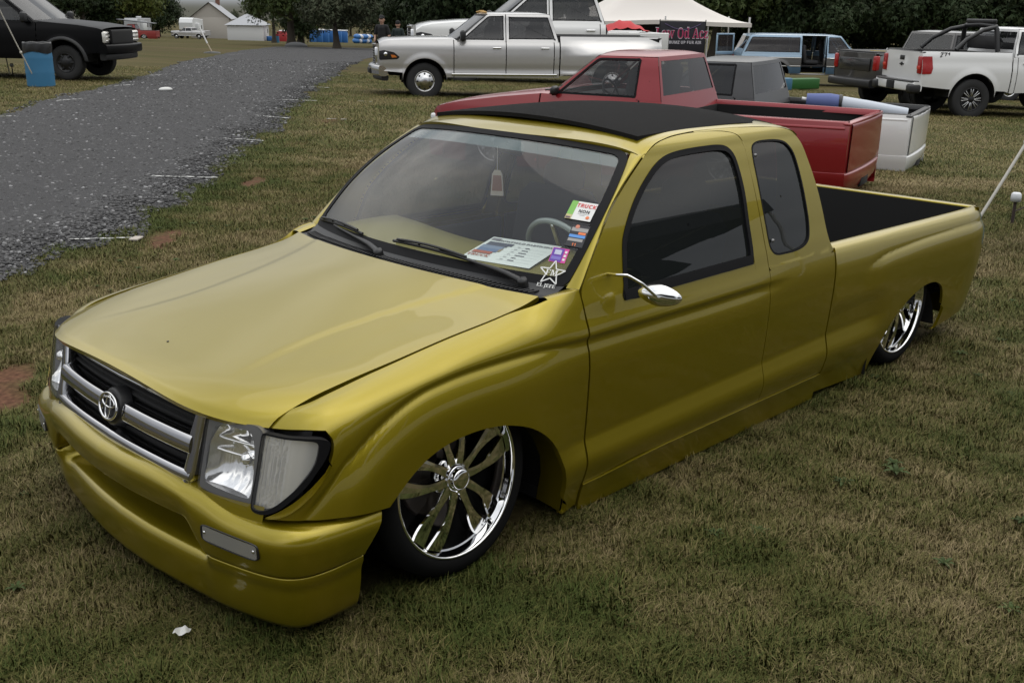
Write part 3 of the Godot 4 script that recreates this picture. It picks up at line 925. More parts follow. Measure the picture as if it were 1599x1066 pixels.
func hero() -> void:
	var T := thing("lowered_pickup_truck", "gold lowered extended cab pickup with chrome wheels and black roof panel lying on grass", "pickup truck")
	var P := mat("gold_paint", Color(0.285, 0.222, 0.006), 0.34, 0.70, {"coat": 0.75, "coat_rough": 0.02})
	var BLK := mat("black_trim", Color(0.012, 0.012, 0.013), 0.45)
	var RUB := mat("black_rubber", Color(0.008, 0.008, 0.009), 0.6, 0.0, {"spec": 0.25})
	var DARK := mat("dark_liner", Color(0.008, 0.008, 0.008), 0.85)
	var CHR := mat("chrome", Color(0.78, 0.78, 0.78), 0.05, 1.0)
	var GLS := mat("clear_glass", Color(0.03, 0.035, 0.035), 0.0, 0.0, {"alpha": 0.05})
	var TINT := mat("tinted_glass", Color(0.012, 0.014, 0.014), 0.0, 0.0, {"alpha": 0.80})
	var INT := mat("interior_grey", Color(0.022, 0.023, 0.025), 0.8)
	var ctr := Vector3(2.4, 0.45, 0.0)

	# --- hood
	var mb := MB.new()
	var A := PackedVector2Array(); var B := PackedVector2Array()
	for i in 81:
		A.append(Vector2(-1.0 + i / 40.0, 0.0) * Vector2(0.997, 1)); B.append(Vector2((-1.0 + i / 40.0) * 0.997, 1.0))
	sheet(mb, hood_at, A, B, 72, ctr, 0.02)
	var hood := put("hood", mb, P, T)
	mb = MB.new()
	mb.lathe([[0.0, 0.002], [0.004, 0.002], [0.004, -0.002]], hood_at(Vector2(0, 0.18)) + Vector3(0, 0.0, 0), Vector3(-0.15, 1, 0), 12)
	put("washer_hole", mb, BLK, hood)

	# --- fenders, doors, cab sides, bed sides (both sides of the truck)
	for m in [1.0, -1.0]:
		var S := func(q: Vector2) -> Vector3: return side_at(q, m)
		var sc := Vector3(2.4, 0.45, 0.2 * m)
		# fender: upper edge along the hood, lower edge along lamp, bumper and wheel arch
		var hc := []
		for p in HCUT: hc.append([p[0], p[1] + (0.0 if p[0] > 0.23 else 0.018)])
		var top := PackedVector2Array()
		var us := [0.206, 0.33, 0.50, 0.70, 1.24, 1.372]
		var cn := [14, 26, 16, 60, 14]
		for s in 5:
			for i in cn[s]:
				var u := lerpf(us[s], us[s + 1], float(i) / cn[s])
				top.append(Vector2(u, tab3(WH, u) - 0.0008))
		top.append(Vector2(1.372, 0.862))
		var low := PackedVector2Array()
		var arcp := []
		for p in FARCH: arcp.append(p)
		var parts := [
			seg_curve([[0.206, 0.650], [0.26, 0.655], [0.305, 0.652]], cn[0] + 1),
			seg_curve([[0.305, 0.652], [0.316, 0.62], [0.296, 0.560], [0.246, 0.495], [0.196, 0.443], [0.165, 0.420], [0.135, 0.410]], cn[1] + 1),
			seg_curve([[0.135, 0.410], [0.19, 0.411], [0.25, 0.405], [0.34, 0.395], [0.479, 0.377]], cn[2] + 1),
			seg_curve(arcp, cn[3] + 1),
			seg_curve([[1.273, 0.243], [1.292, 0.166], [1.298, 0.10], [1.30, 0.045], [1.398, 0.045]], cn[4] + 1)]
		for pp in parts:
			for i in pp.size() - 1: low.append(pp[i])
		low.append(Vector2(1.398, 0.045))
		mb = MB.new()
		sheet(mb, S, top, low, 84, sc, 0.018, 0.0, 1.7)
		var fen := put("fender", mb, P, T)
		# wheel house behind the arch
		mb = MB.new()
		var rows := []
		for i in 25:
			var an := PI * (-0.02 + 1.04 * i / 24.0)
			var row := PackedVector3Array()
			for z in [0.45, 0.60, 0.72, 0.79]:
				row.append(Vector3(0.87 + 0.465 * cos(an), 0.08 + 0.455 * sin(an), z * m))
			rows.append(row)
		mb.grid(rows, Vector3(0.85, 2.0, 0.5 * m))
		mb.box(Vector3(0.85, 0.3, 0.44 * m), Vector3(0.95, 0.62, 0.02))
		put("wheel_house", mb, DARK, T)
		mb = MB.new()
		var ir := []
		for q in [[1.10, 0.446], [1.180, 0.389], [1.240, 0.318], [1.273, 0.243], [1.290, 0.166], [1.297, 0.10], [1.300, 0.05]]:
			var zo := fside(q[0], q[1]) - 0.012
			ir.append(PackedVector3Array([Vector3(q[0] + 0.004, q[1], m * zo), Vector3(q[0] + 0.012, q[1], m * (zo - 0.05)), Vector3(q[0] + 0.02, q[1], m * (zo - 0.13))]))
		mb.grid(ir, Vector3(1.6, 0.6, 0.7 * m))
		put("inner_fender", mb, P, fen)

		# door: lower panel and window frame as one part
		var N := 70
		var dt := PackedVector2Array(); var db := PackedVector2Array()
		for i in N + 1:
			var f := float(i) / N
			dt.append(Vector2(lerpf(1.384, 2.541, f), 0.760))
			db.append(Vector2(lerpf(1.404, 2.560, f), lerpf(0.138, 0.158, sms(0.0, 0.3, f))))
		mb = MB.new()
		sheet(mb, S, dt, db, 64, sc, 0.014)
		var winL := spline2(WIN, 121, true)
		# outer frame path from front bottom, over the top, to rear bottom
		var outer := spline2([[1.384, 0.760], [1.381, 0.81], [1.384, 0.857]] + DOOR_TOP.slice(1) + [[2.543, 1.05], [2.541, 0.90], [2.541, 0.760]], 101)
		var inner := spline2([[1.590, 0.760], [1.596, 0.80], [1.606, 0.844], [1.636, 0.961], [1.662, 1.015], [1.760, 1.117], [1.889, 1.207], [1.977, 1.246], [2.075, 1.263], [2.263, 1.268], [2.390, 1.262], [2.438, 1.240], [2.462, 1.196], [2.470, 1.094], [2.455, 0.957], [2.447, 0.827], [2.444, 0.760]], 101)
		sheet(mb, S, outer, inner, 8, sc, 0.012)
		var strip_t := line2([1.590, 0.795], [2.444, 0.795], 40)
		var strip_b := line2([1.590, 0.760], [2.444, 0.760], 40)
		sheet(mb, S, strip_t, strip_b, 5, sc, 0.0)
		var door := put("door", mb, P, T)
		mb = MB.new()
		sheet(mb, S, winL, inset2(winL, 0.022), 3, sc, 0.012, 0.003)
		var sb := line2([1.598, 0.79], [2.43, 0.79], 30); var sb2 := line2([1.60, 0.826], [2.435, 0.826], 30)
		sheet(mb, S, sb, sb2, 3, sc, 0.008, 0.0055)
		put("window_seal", mb, RUB, door)
		mb = MB.new()
		flat_panel(mb, S, inset2(winL, 0.012), sc, -0.008)
		put("window_glass", mb, TINT, door)
		# inner door card
		mb = MB.new()
		mb.box(Vector3(1.97, 0.45, 0.765 * m), Vector3(1.12, 0.60, 0.03), 0.012)
		mb.box(Vector3(2.02, 0.60, 0.735 * m), Vector3(0.55, 0.05, 0.06), 0.02)
		put("door_card", mb, INT, door)

		# rear quarter of the cab with its window
		mb = MB.new()
		var ct := PackedVector2Array(); var cb := PackedVector2Array()
		for i in 31:
			var f := i / 30.0
			ct.append(Vector2(lerpf(2.545, 3.087, f), 0.745)); cb.append(Vector2(lerpf(2.564, 3.100, f), 0.160))
		sheet(mb, S, ct, cb, 60, sc, 0.016)
		var qw := spline2(QWIN, 101, true)
		var qout := even2(join2([spline2([[2.547, 1.19], [2.542, 1.255], [2.52, 1.296]], 8), spline2([[2.52, 1.3185], [2.7, 1.311], [2.8, 1.305], [2.88, 1.295], [2.935, 1.281]], 16), spline2([[2.935, 1.281], [2.985, 1.235], [3.018, 1.139], [3.040, 1.026], [3.050, 0.913], [3.056, 0.82], [3.072, 0.775], [3.087, 0.745]], 24), line2([3.087, 0.745], [2.545, 0.745], 20), line2([2.545, 0.745], [2.547, 1.19], 24)]), 101)
		# start both loops at matching directions
		var cq := Vector2(2.745, 1.02)
		var qo := PackedVector2Array()
		for p in qw:
			var d := (p - cq).normalized()
			var best := qout[0]; var bd := -2.0
			for k in 400:
				var o := qout[k * 100 / 400].lerp(qout[min(k * 100 / 400 + 1, 100)], fmod(k * 0.25, 1.0))
				var dd := (o - cq).normalized().dot(d)
				if dd > bd: bd = dd; best = o
			qo.append(best)
		sheet(mb, S, qo, qw, 8, sc, 0.012)
		sheet(mb, S, spline2([[2.25, 1.3225], [2.40, 1.3215], [2.50, 1.3195], [2.56, 1.3175]], 24), spline2([[2.25, 1.3195], [2.40, 1.3155], [2.47, 1.308], [2.522, 1.292], [2.545, 1.262]], 24), 4, sc, 0.006)
		var quarter := put("cab_side", mb, P, T)
		mb = MB.new()
		sheet(mb, S, qw, inset2(qw, 0.008), 2, sc, 0.012, 0.001)
		put("window_seal", mb, RUB, quarter)
		mb = MB.new()
		flat_panel(mb, S, inset2(qw, 0.005), sc, -0.006)
		put("window_glass", mb, TINT, quarter)
		for z in [1.205, 0.86]:
			mb = MB.new()
			mb.lathe([[0.0, 0.008], [0.006, 0.007], [0.008, 0.0]], side_at(Vector2(2.605, z), m), Vector3(0, 0.3, m), 10)
			put("window_screw", mb, mat("dull_steel", Color(0.2, 0.2, 0.2), 0.4, 0.8), quarter)
		# rocker sill
		mb = MB.new()
		var ra := PackedVector2Array(); var rb := PackedVector2Array()
		for i in 61:
			var f := i / 60.0
			var u := lerpf(1.405, 3.098, f)
			ra.append(Vector2(u, lerpf(0.134, 0.154, sms(0.0, 0.3, f)))); rb.append(Vector2(u, 0.02))
		sheet(mb, S, ra, rb, 8, sc, 0.03, 0.006)
		put("rocker_sill", mb, P, T)

		# A pillar
		mb = MB.new()
		var dpath := spline2(DOOR_TOP.slice(0, 6), 40)
		rows = []
		for i in 40:
			var b := float(i) / 39
			var e0 := wind_at(Vector2(m * 1.0, b))
			var e1 := side_at(Vector2(dpath[i].x - 0.008, dpath[i].y + 0.004), m)
			if i > 36: e1 = e1.lerp(roof_at(Vector2(m, 0.0)), (i - 36) / 3.0)
			var row := PackedVector3Array()
			for k in 9:
				var f := k / 8.0
				var p := e0.lerp(e1, f)
				p += Vector3(-0.35, 0.5, 0.75 * m).normalized() * 0.35 * e0.distance_to(e1) * f * (1 - f)
				row.append(p)
			rows.append(row)
		mb.grid(rows, ctr)
		put("windscreen_pillar", mb, P, T)
		# cowl corner between hood, windscreen and door
		mb = MB.new()
		rows = []
		for i in 13:
			var f := i / 12.0
			var row := PackedVector3Array()
			var pa := hood_at(Vector2(m, 1.0)).lerp(wind_at(Vector2(m, 0.0)), f) + Vector3(0.004, -0.004, 0)
			var ub := lerpf(1.25, 1.376, f)
			var pb := side_at(Vector2(ub, tab3(WH, ub) - 0.004), m)
			for k in 9: row.append(pa.lerp(pb, k / 8.0) + Vector3(0, 0.006 * sin(PI * k / 8.0), 0))
			rows.append(row)
		mb.grid(rows, Vector3(1.3, 0, 0))
		put("cowl_corner", mb, P, fen)

		# bed side
		mb = MB.new()
		var bt := PackedVector2Array(); var bl := PackedVector2Array()
		var bu := [3.100, 3.60, 4.42, 4.88]
		var bn := [24, 60, 24]
		for s in 3:
			for i in bn[s]:
				var u := lerpf(bu[s], bu[s + 1], float(i) / bn[s])
				bt.append(Vector2(u, lerpf(0.762, 0.731, clampf((u - 3.1) / 1.75, 0, 1)) - 0.001))
		bt.append(Vector2(4.872, 0.728))
		var bp := [line2([3.112, 0.05], [3.640, 0.02], bn[0] + 1), spline2(RARCH, bn[1] + 1), spline2([[4.352, 0.11], [4.6, 0.135], [4.83, 0.165], [4.885, 0.24]], bn[2] + 1)]
		for pp in bp:
			for i in pp.size() - 1: bl.append(pp[i])
		bl.append(Vector2(4.885, 0.24))
		# the front edge leans a little and the tail edge bulges
		sheet(mb, S, bt, bl, 64, sc, 0.014)
		var bed := put("bed_side", mb, P, T)
		# rail cap folding into the bed
		mb = MB.new()
		rows = []
		for i in 41:
			var u := lerpf(3.112, 4.86, i / 40.0)
			var wt := lerpf(0.762, 0.731, clampf((u - 3.1) / 1.75, 0, 1)) - 0.001
			var z := bed_side(u, wt)
			rows.append(PackedVector3Array([Vector3(u, wt, z * m), Vector3(u, wt + 0.005, (z - 0.012) * m), Vector3(u, wt + 0.004, (z - 0.03) * m), Vector3(u, wt - 0.004, (z - 0.04) * m), Vector3(u, wt - 0.035, (z - 0.042) * m)]))
		mb.grid(rows, Vector3(4.0, 0.2, 0.5 * m))
		put("bed_rail", mb, P, bed)
		mb = MB.new()
		rows = []
		for i in 25:
			var an := lerpf(0.2, PI * 1.03, i / 24.0)
			var row := PackedVector3Array()
			for z in [0.42, 0.60, 0.74, 0.80]: row.append(Vector3(3.99 + 0.39 * cos(an), 0.06 + 0.385 * sin(an), z * m))
			rows.append(row)
		mb.grid(rows, Vector3(3.99, 2.0, 0.5 * m))
		mb.box(Vector3(3.99, 0.29, 0.41 * m), Vector3(0.76, 0.34, 0.02))
		put("wheel_house", mb, DARK, bed)

	# --- roof and its black canvas panel
	mb = MB.new()
	A = PackedVector2Array(); B = PackedVector2Array()
	for i in 61:
		var a := -1.0 + i / 30.0
		A.append(Vector2(a * 0.9985, 0)); B.append(Vector2(a * 0.9985, 1))
	sheet(mb, roof_at, A, B, 44, ctr, 0.015)
	var roof := put("roof", mb, P, T)
	mb = MB.new()
	var rows2 := []
	var R2 := []
	for i in 25:
		var f := i / 24.0
		var row := PackedVector3Array(); var row2 := PackedVector3Array()
		for k in 41:
			var a := -1.0 + k / 20.0
			var u := lerpf(1.905 + 0.02 * a * a, 2.872, f)
			var w := 1.3245 + 0.040 * (1 - a * a) + 0.008 * sin(PI * f) - 0.012 * sms(0.7, 1.0, f)
			w += 0.0035 * (1.0 - pow(absf(2 * f - 1), 14.0)) * (1.0 - pow(absf(a), 14.0))
			row.append(Vector3(u, w, a * 0.575)); row2.append(Vector3(u, w - 0.016, a * 0.575))
		rows2.append(row); R2.append(row2)
	mb.grid(rows2, Vector3(2.4, 0.5, 0))
	mb.grid(R2, Vector3(2.4, 2.5, 0))
	mb.grid([rows2[0], R2[0]], Vector3(2.4, 1.3, 0)); mb.grid([rows2[24], R2[24]], Vector3(2.4, 1.3, 0))
	for k in [0, 40]:
		var e0 := PackedVector3Array(); var e1 := PackedVector3Array()
		for i in 25: e0.append(rows2[i][k]); e1.append(R2[i][k])
		mb.grid([e0, e1], Vector3(2.4, 1.3, 0))
	put("roof_canvas", mb, mat("black_canvas", Color(0.014, 0.0135, 0.0135), 0.92, 0.0, {"bump": [0.25, 5.0, 0.08], "spec": 0.25}), roof)

	# --- windscreen, its seal, cowl, wipers
	mb = MB.new()
	A = PackedVector2Array(); B = PackedVector2Array()
	for i in 41:
		A.append(Vector2((-1.0 + i / 20.0) * 0.985, 0.01)); B.append(Vector2((-1.0 + i / 20.0) * 0.985, 0.99))
	sheet(mb, wind_at, A, B, 20, ctr, 0.0)
	var screen := put("windscreen", mb, GLS, T)
	mb = MB.new()
	var rc := 0.05
	var ol := spline2([[-1, 0.06], [-1.0, 0.5], [-1.0, 0.90], [-0.985, 0.97], [-0.92, 1.0], [0, 1.0], [0.92, 1.0], [0.985, 0.97], [1.0, 0.90], [1.0, 0.5], [1.0, 0.06], [0.985, 0.01], [0.94, 0.0], [0, 0.0], [-0.94, 0.0], [-0.985, 0.01]], 161, true)
	var il := spline2([[-0.958, 0.10], [-0.957, 0.5], [-0.950, 0.90], [-0.935, 0.94], [-0.89, 0.957], [0, 0.957], [0.89, 0.957], [0.935, 0.94], [0.950, 0.90], [0.957, 0.5], [0.958, 0.10], [0.94, 0.065], [0.90, 0.055], [0, 0.055], [-0.90, 0.055], [-0.94, 0.065]], 161, true)
	sheet(mb, wind_at, ol, il, 4, ctr, 0.006, 0.003)
	put("windscreen_seal", mb, RUB, screen)
	# shade band along the top of the glass
	mb = MB.new()
	A = PackedVector2Array(); B = PackedVector2Array()
	for i in 31:
		A.append(Vector2((-1.0 + i / 15.0) * 0.95, 0.955)); B.append(Vector2((-1.0 + i / 15.0) * 0.95, 0.86))
	sheet(mb, wind_at, A, B, 4, ctr, 0.0, -0.003)
	put("shade_band", mb, mat("green_shade_band", Color(0.02, 0.09, 0.085), 0.0, 0.0, {"alpha": 0.45}), screen)
	# cowl
	mb = MB.new()
	var cr := []
	for i in 49:
		var a := -1.0 + i / 24.0
		var p0 := hood_at(Vector2(a, 1.0)) + Vector3(0.006, -0.006, 0)
		var p1 := wind_at(Vector2(a * 0.99, 0.012)) + Vector3(0, 0.001, 0)
		var row := PackedVector3Array()
		for k in 9:
			var f := k / 8.0
			row.append(p0.lerp(p1, f) + Vector3(0, -0.012 * sin(PI * f), 0))
		cr.append(row)
	mb.grid(cr, Vector3(1.3, 0, 0))
	var cowl := put("cowl_panel", mb, BLK, T)
	for i in 74:
		var a := -0.92 + 1.84 * i / 73.0
		var p0 := hood_at(Vector2(a, 1.0)) + Vector3(0.022, -0.008, 0)
		var p1 := p0.lerp(wind_at(Vector2(a * 0.99, 0.012)), 0.55) + Vector3(0, -0.005, 0)
		mb = MB.new()
		mb.box((p0 + p1) * 0.5 + Vector3(0, 0.002, 0), Vector3(p0.distance_to(p1), 0.008, 0.006), 0.002, Basis(Vector3.UP, atan2(-(p1 - p0).z, (p1 - p0).x)))
		put("louvre", mb, BLK, cowl)
	wiper(T, BLK, [[0.812, -0.03], [0.70, 0.01], [0.521, 0.041], [0.273, 0.082]], [[0.50, 0.052], [-0.078, 0.068]])
	wiper(T, BLK, [[-0.105, -0.04], [-0.22, -0.005], [-0.42, 0.02], [-0.70, 0.045]], [[-0.365, 0.055], [-0.96, 0.04]])

	front_end(T, P, BLK, RUB, DARK, CHR)
	cabin(T, P, BLK, INT, CHR, DARK, TINT)
	stickers(screen)

	# --- tailgate, bed liner, back of the cab
	mb = MB.new()
	var tg := []
	for i in 17:
		var w := lerpf(0.735, 0.10, i / 16.0)
		var uu := tab3([[0.10, 4.80], [0.157, 4.85], [0.265, 4.925], [0.40, 4.955], [0.609, 4.925], [0.70, 4.895], [0.735, 4.87]], w)
		var row := PackedVector3Array()
		for k in 31:
			var a := -1.0 + k / 15.0
			row.append(Vector3(uu - 0.05 * pow(absf(a), 6.0), w, a * (0.785 if w > 0.3 else 0.76)))
		tg.append(row)
	mb.grid(tg, ctr)
	mb.box(Vector3(4.845, 0.727, 0), Vector3(0.06, 0.016, 1.50), 0.006)
	var gate := put("tailgate", mb, P, T)
	mb = MB.new()
	mb.box(Vector3(3.97, 0.30, 0), Vector3(1.70, 0.02, 1.50))
	for m in [1.0, -1.0]: mb.box(Vector3(3.97, 0.512, 0.735 * m), Vector3(1.72, 0.42, 0.012))
	mb.box(Vector3(3.125, 0.525, 0), Vector3(0.02, 0.46, 1.50))
	mb.box(Vector3(4.818, 0.515, 0), Vector3(0.012, 0.42, 1.50))
	put("bed_liner", mb, DARK, T)
	mb = MB.new()
	# cab back wall with an opening for its window
	var bw := []
	for i in 25:
		var w := lerpf(0.12, 1.262, i / 24.0)
		var uu := tab3([[0.12, 3.07], [0.745, 3.066], [0.82, 3.045], [0.913, 3.04], [1.026, 3.03], [1.139, 3.008], [1.235, 2.975], [1.27, 2.955]], w)
		bw.append([uu, w, cab_side(3.0, w) - 0.012])
	for m in [1.0, -1.0]:
		var r0 := PackedVector3Array(); var r1 := PackedVector3Array()
		for q in bw:
			r0.append(Vector3(q[0], q[1], m * q[2])); r1.append(Vector3(q[0] + 0.005, q[1], m * min(0.53, q[2])))
		mb.grid([r0, r1], Vector3(2.5, 0.7, 0))
	for rg in [[0, 16], [23, 24]]:
		var r0 := PackedVector3Array(); var r1 := PackedVector3Array()
		for i in range(rg[0], rg[1] + 1):
			r0.append(Vector3(bw[i][0] + 0.005, bw[i][1], -0.53)); r1.append(Vector3(bw[i][0] + 0.005, bw[i][1], 0.53))
		mb.grid([r0, r1], Vector3(2.5, 0.7, 0))
	var back := put("cab_back", mb, P, T)
	mb = MB.new()
	var g0 := PackedVector3Array(); var g1 := PackedVector3Array()
	for i in range(16, 24):
		g0.append(Vector3(bw[i][0], bw[i][1], -0.53)); g1.append(Vector3(bw[i][0], bw[i][1], 0.53))
	mb.grid([g0, g1], Vector3(2.5, 0.7, 0))
	put("window_glass", mb, TINT, back)
	mb = MB.new()
	mb.box(Vector3(2.2, 0.07, 0), Vector3(1.75, 0.05, 1.50))
	mb.box(Vector3(0.85, 0.25, 0), Vector3(0.95, 0.38, 0.84))
	mb.box(Vector3(4.0, 0.18, 0), Vector3(1.55, 0.16, 0.80))
	put("underbody", mb, DARK, T)

	# --- wheels
	wheel(T, Vector3(0.81, 0.342, 0.795), 1.0, 6.0, 2.5, 0.0)
	wheel(T, Vector3(0.81, 0.342, -0.795), -1.0, 6.0, -2.5, 0.7)
	wheel(T, Vector3(3.935, 0.334, 0.792), 1.0, 1.5, 0.0, 0.35)
	wheel(T, Vector3(3.935, 0.334, -0.792), -1.0, 1.5, 0.0, 1.1)

	# --- chrome door mirror
	mb = MB.new()
	var mp := [Vector3(1.545, 0.890, 0.775), Vector3(1.515, 0.902, 0.835), Vector3(1.530, 0.905, 0.872), Vector3(1.570, 0.875, 0.905), Vector3(1.622, 0.826, 0.930)]
	var cv := Curve3D.new()
	for i in mp.size():
		var tg2: Vector3 = (mp[min(i + 1, mp.size() - 1)] - mp[max(i - 1, 0)]) * 0.18
		cv.add_point(mp[i], -tg2, tg2)
	var mpts := []
	for i in 17: mpts.append(cv.sample_baked(cv.get_baked_length() * i / 16.0))
	mb.tube(mpts, 0.0085, 10, true, 0.7)
	var mir := put("door_mirror", mb, CHR, T)
	mb = MB.new()
	var bas := Basis(Vector3.UP, 0.55) * Basis(Vector3.RIGHT, 0.12)
	var mrow := []
	for i in 9:
		var th := (PI * 0.5) * i / 8.0
		var row := PackedVector3Array()
		for k in 33:
			var an := TAU * k / 32.0
			var x := cos(an); var y := sin(an)
			row.append(Vector3(1.650, 0.822, 0.925) + bas * Vector3(-0.034 * cos(th), 0.040 * y * sin(th) * (1.0 - 0.18 * absf(x)), 0.080 * x * sin(th)))
		mrow.append(row)
	mb.grid(mrow, Vector3(1.70, 0.822, 0.925), true)
	put("mirror_shell", mb, CHR, mir)
	mb = MB.new()
	var mg := []
	for p in mrow[8]: mg.append(p)
	mg.pop_back()
	mg.reverse()
	mb.flat(mg)
	put("mirror_glass", mb, mat("mirror", Color(0.7, 0.72, 0.74), 0.02, 1.0), mir)

func wiper(T: Node3D, m: Material, arm: Array, bl: Array) -> void:
	# arm and blade given on the windscreen: across, up
	var mb := MB.new()
	var ap := spline2(arm, 11)
	var pts := []
	for i in 11: pts.append(wind_at(ap[i]) + Vector3(-0.012, 0.020 - 0.008 * i / 10.0, 0))
	mb.tube(pts, [0.015, 0.015, 0.014, 0.013, 0.010, 0.008, 0.007, 0.007, 0.006, 0.006, 0.005], 8, true, 0.7)
	mb.lathe([[0.0, 0.014], [0.016, 0.012], [0.019, 0.0], [0.019, -0.03]], pts[0], Vector3(-0.3, 1, 0), 14)
	var w := put("wiper_arm", mb, m, T)
	mb = MB.new()
	pts = []
	var top := []
	for i in 15:
		var f := i / 14.0
		var q := Vector2(lerpf(bl[0][0], bl[1][0], f), lerpf(bl[0][1], bl[1][1], f) + 0.012 * sin(PI * f))
		pts.append(wind_at(q) + Vector3(-0.006, 0.009, 0))
		top.append(wind_at(q) + Vector3(-0.012, 0.018 + 0.006 * sin(PI * f), 0))
	mb.tube(pts, 0.006, 6)
	mb.tube(top.slice(1, 14), 0.0055, 6)
	for i in [2, 5, 9, 12]: mb.tube([pts[i], top[i]], 0.004, 5)
	put("wiper_blade", mb, m, w)

# ---------------------------------------------------------------- nose of the gold pickup
var bpath: PackedVector2Array
const BK := 70
func bump_pt(j: int, off: float, w: float) -> Vector3:
	# j in -BK..BK along the bumper, off outwards
	var i := absi(j)
	if bpath.size() == 0:
		bpath = spline2([[0, -0.005], [0.2, 0.004], [0.5, 0.043], [0.66, 0.080], [0.76, 0.114], [0.815, 0.150], [0.845, 0.20], [0.855, 0.28], [0.855, 0.36], [0.850, 0.462]], BK + 1)
	var p := bpath[i]
	var a := bpath[max(i - 1, 0)]; var b := bpath[min(i + 1, BK)]
	if i == 0: a = Vector2(-b.x, b.y)
	var t := (b - a).normalized()
	var nn := Vector2(t.y, -t.x)      # outwards: towards smaller x(truck), larger z
	var q := p + nn * off
	var endk := sms(0.78, 1.0, float(i) / BK)
	var sh := -0.07 * clampf((0.375 - w) / 0.12, 0.0, 1.0) * endk
	return Vector3(q.y + sh, w, q.x * (1.0 if j >= 0 else -1.0))
func bump_v(j: int) -> float:
	bump_pt(0, 0, 0)
	return bpath[absi(j)].x
func front_end(T: Node3D, P: Material, BLK: Material, RUB: Material, DARK: Material, CHR: Material) -> void:
	var ctr := Vector3(1.2, 0.35, 0)
	bump_pt(0, 0, 0)
	# upper bumper
	var mb := MB.new()
	var rows := []
	for r in 19:
		var row := PackedVector3Array()
		for j in range(-BK, BK + 1):
			var f := float(absi(j)) / BK
			var wt := tab3([[0.0, 0.458], [0.36, 0.452], [0.44, 0.438], [0.56, 0.405], [0.66, 0.396], [0.75, 0.394], [0.85, 0.388], [1.0, 0.373]], f)
			var wb := lerpf(0.248, 0.345, 1.0 - sms(0.435, 0.535, bump_v(j)))
			var pr := [[-0.075, 0.0], [-0.03, 0.0], [-0.012, 0.03], [-0.003, 0.08], [0.004, 0.15], [0.009, 0.22], [0.011, 0.30], [0.0115, 0.38], [0.010, 0.46], [0.008, 0.54], [0.006, 0.62], [0.004, 0.70], [0.001, 0.78], [-0.002, 0.86], [-0.005, 0.93], [-0.008, 0.975], [-0.013, 0.995], [-0.025, 1.0], [-0.07, 1.0]]
			var w: float = lerpf(wt, wb, pr[r][1])
			var o: float = pr[r][0]
			if r <= 1: w += 0.004
			o *= lerpf(1.0, 0.6, sms(0.9, 1.0, f)) if o < 0 else 1.0
			row.append(bump_pt(j, o, w))
		rows.append(row)
	mb.grid(rows, ctr)
	# end returns by the wheels
	for e in [0, 2 * BK]:
		var r0 := PackedVector3Array(); var r1 := PackedVector3Array()
		for r in range(1, 18):
			r0.append(rows[r][e]); r1.append(rows[r][e] * Vector3(1, 1, 0.97) + Vector3(-0.004, 0, 0))
		mb.grid([r0, r1], Vector3(0.2, 0.3, 0))
	var bum := put("front_bumper", mb, P, T)
	# lower valance with the central air slot
	mb = MB.new()
	rows = []
	for r in 15:
		var row := PackedVector3Array()
		for j in range(-BK, BK + 1):
			var f := float(absi(j)) / BK
			var g := 1.0 - sms(0.435, 0.535, bump_v(j))
			var closed := [[-0.03, 0.246], [-0.014, 0.246], [-0.012, 0.240], [-0.013, 0.228], [-0.018, 0.214], [-0.022, 0.203], [-0.024, 0.192], [-0.025, 0.180], [-0.026, 0.165], [-0.029, 0.145], [-0.033, 0.12], [-0.038, 0.098], [-0.044, 0.078], [-0.052, 0.064], [-0.075, 0.060]]
			var open := [[-0.15, 0.36], [-0.15, 0.30], [-0.148, 0.245], [-0.13, 0.233], [-0.09, 0.226], [-0.058, 0.219], [-0.044, 0.208], [-0.038, 0.190], [-0.037, 0.168], [-0.040, 0.145], [-0.043, 0.12], [-0.046, 0.098], [-0.048, 0.078], [-0.054, 0.064], [-0.075, 0.060]]
			var o := lerpf(closed[r][0], open[r][0], g); var w := lerpf(closed[r][1], open[r][1], g)
			row.append(bump_pt(j, o, w))
		rows.append(row)
	mb.grid(rows, ctr)
	var val := put("valance", mb, P, T)
	mb = MB.new()
	rows = []
	for q in [[-0.145, 0.37], [-0.14, 0.30], [-0.13, 0.238]]:
		var row := PackedVector3Array()
		for j in range(-BK, BK + 1):
			if bump_v(j) < 0.50: row.append(bump_pt(j, q[0], q[1]))
		rows.append(row)
	mb.grid(rows, ctr)
	put("air_slot", mb, DARK, val)
	# filler strip between bumper and lamps
	mb = MB.new()
	var fr := []
	for w in [0.446, 0.43, 0.41, 0.385]:
		var row := PackedVector3Array()
		for k in 41: 
			var v := lerpf(-0.725, 0.725, k / 40.0)
			row.append(nose_at(Vector2(v, w)) + Vector3(0.004, 0, 0))
		fr.append(row)
	mb.grid(fr, ctr)
	put("filler_panel", mb, P, bum)
	# turn signals
	for m in [1.0, -1.0]:
		var loc := func(a: float, b: float, o: float) -> Vector3:
			# a -1..1 along, b -1..1 up
			var j := lerpf(33.0, 45.5, (a + 1) * 0.5)
			var i := int(floor(j)); var f := j - i
			var w := 0.333 + 0.025 * b - 0.006 * a
			return bump_pt(int(i * m), o, w).lerp(bump_pt(int((i + 1) * m), o, w), f)
		var lp := []
		for k in 33:
			var an := TAU * k / 32.0
			var x := signf(cos(an)) * pow(absf(cos(an)), 0.28); var y := signf(sin(an)) * pow(absf(sin(an)), 0.4)
			lp.append(Vector2(x, y))
		mb = MB.new()
		var R := []
		for q in [[1.10, 0.007], [1.08, 0.014], [1.0, 0.014], [0.96, 0.008]]:
			var row := PackedVector3Array()
			for p in lp: row.append(loc.call(p.x * (1.0 + (q[0] - 1.0) * 0.5), p.y * q[0], q[1]))
			R.append(row)
		mb.grid(R, ctr)
		var sg := put("turn_signal", mb, BLK, T)
		mb = MB.new()
		R = []
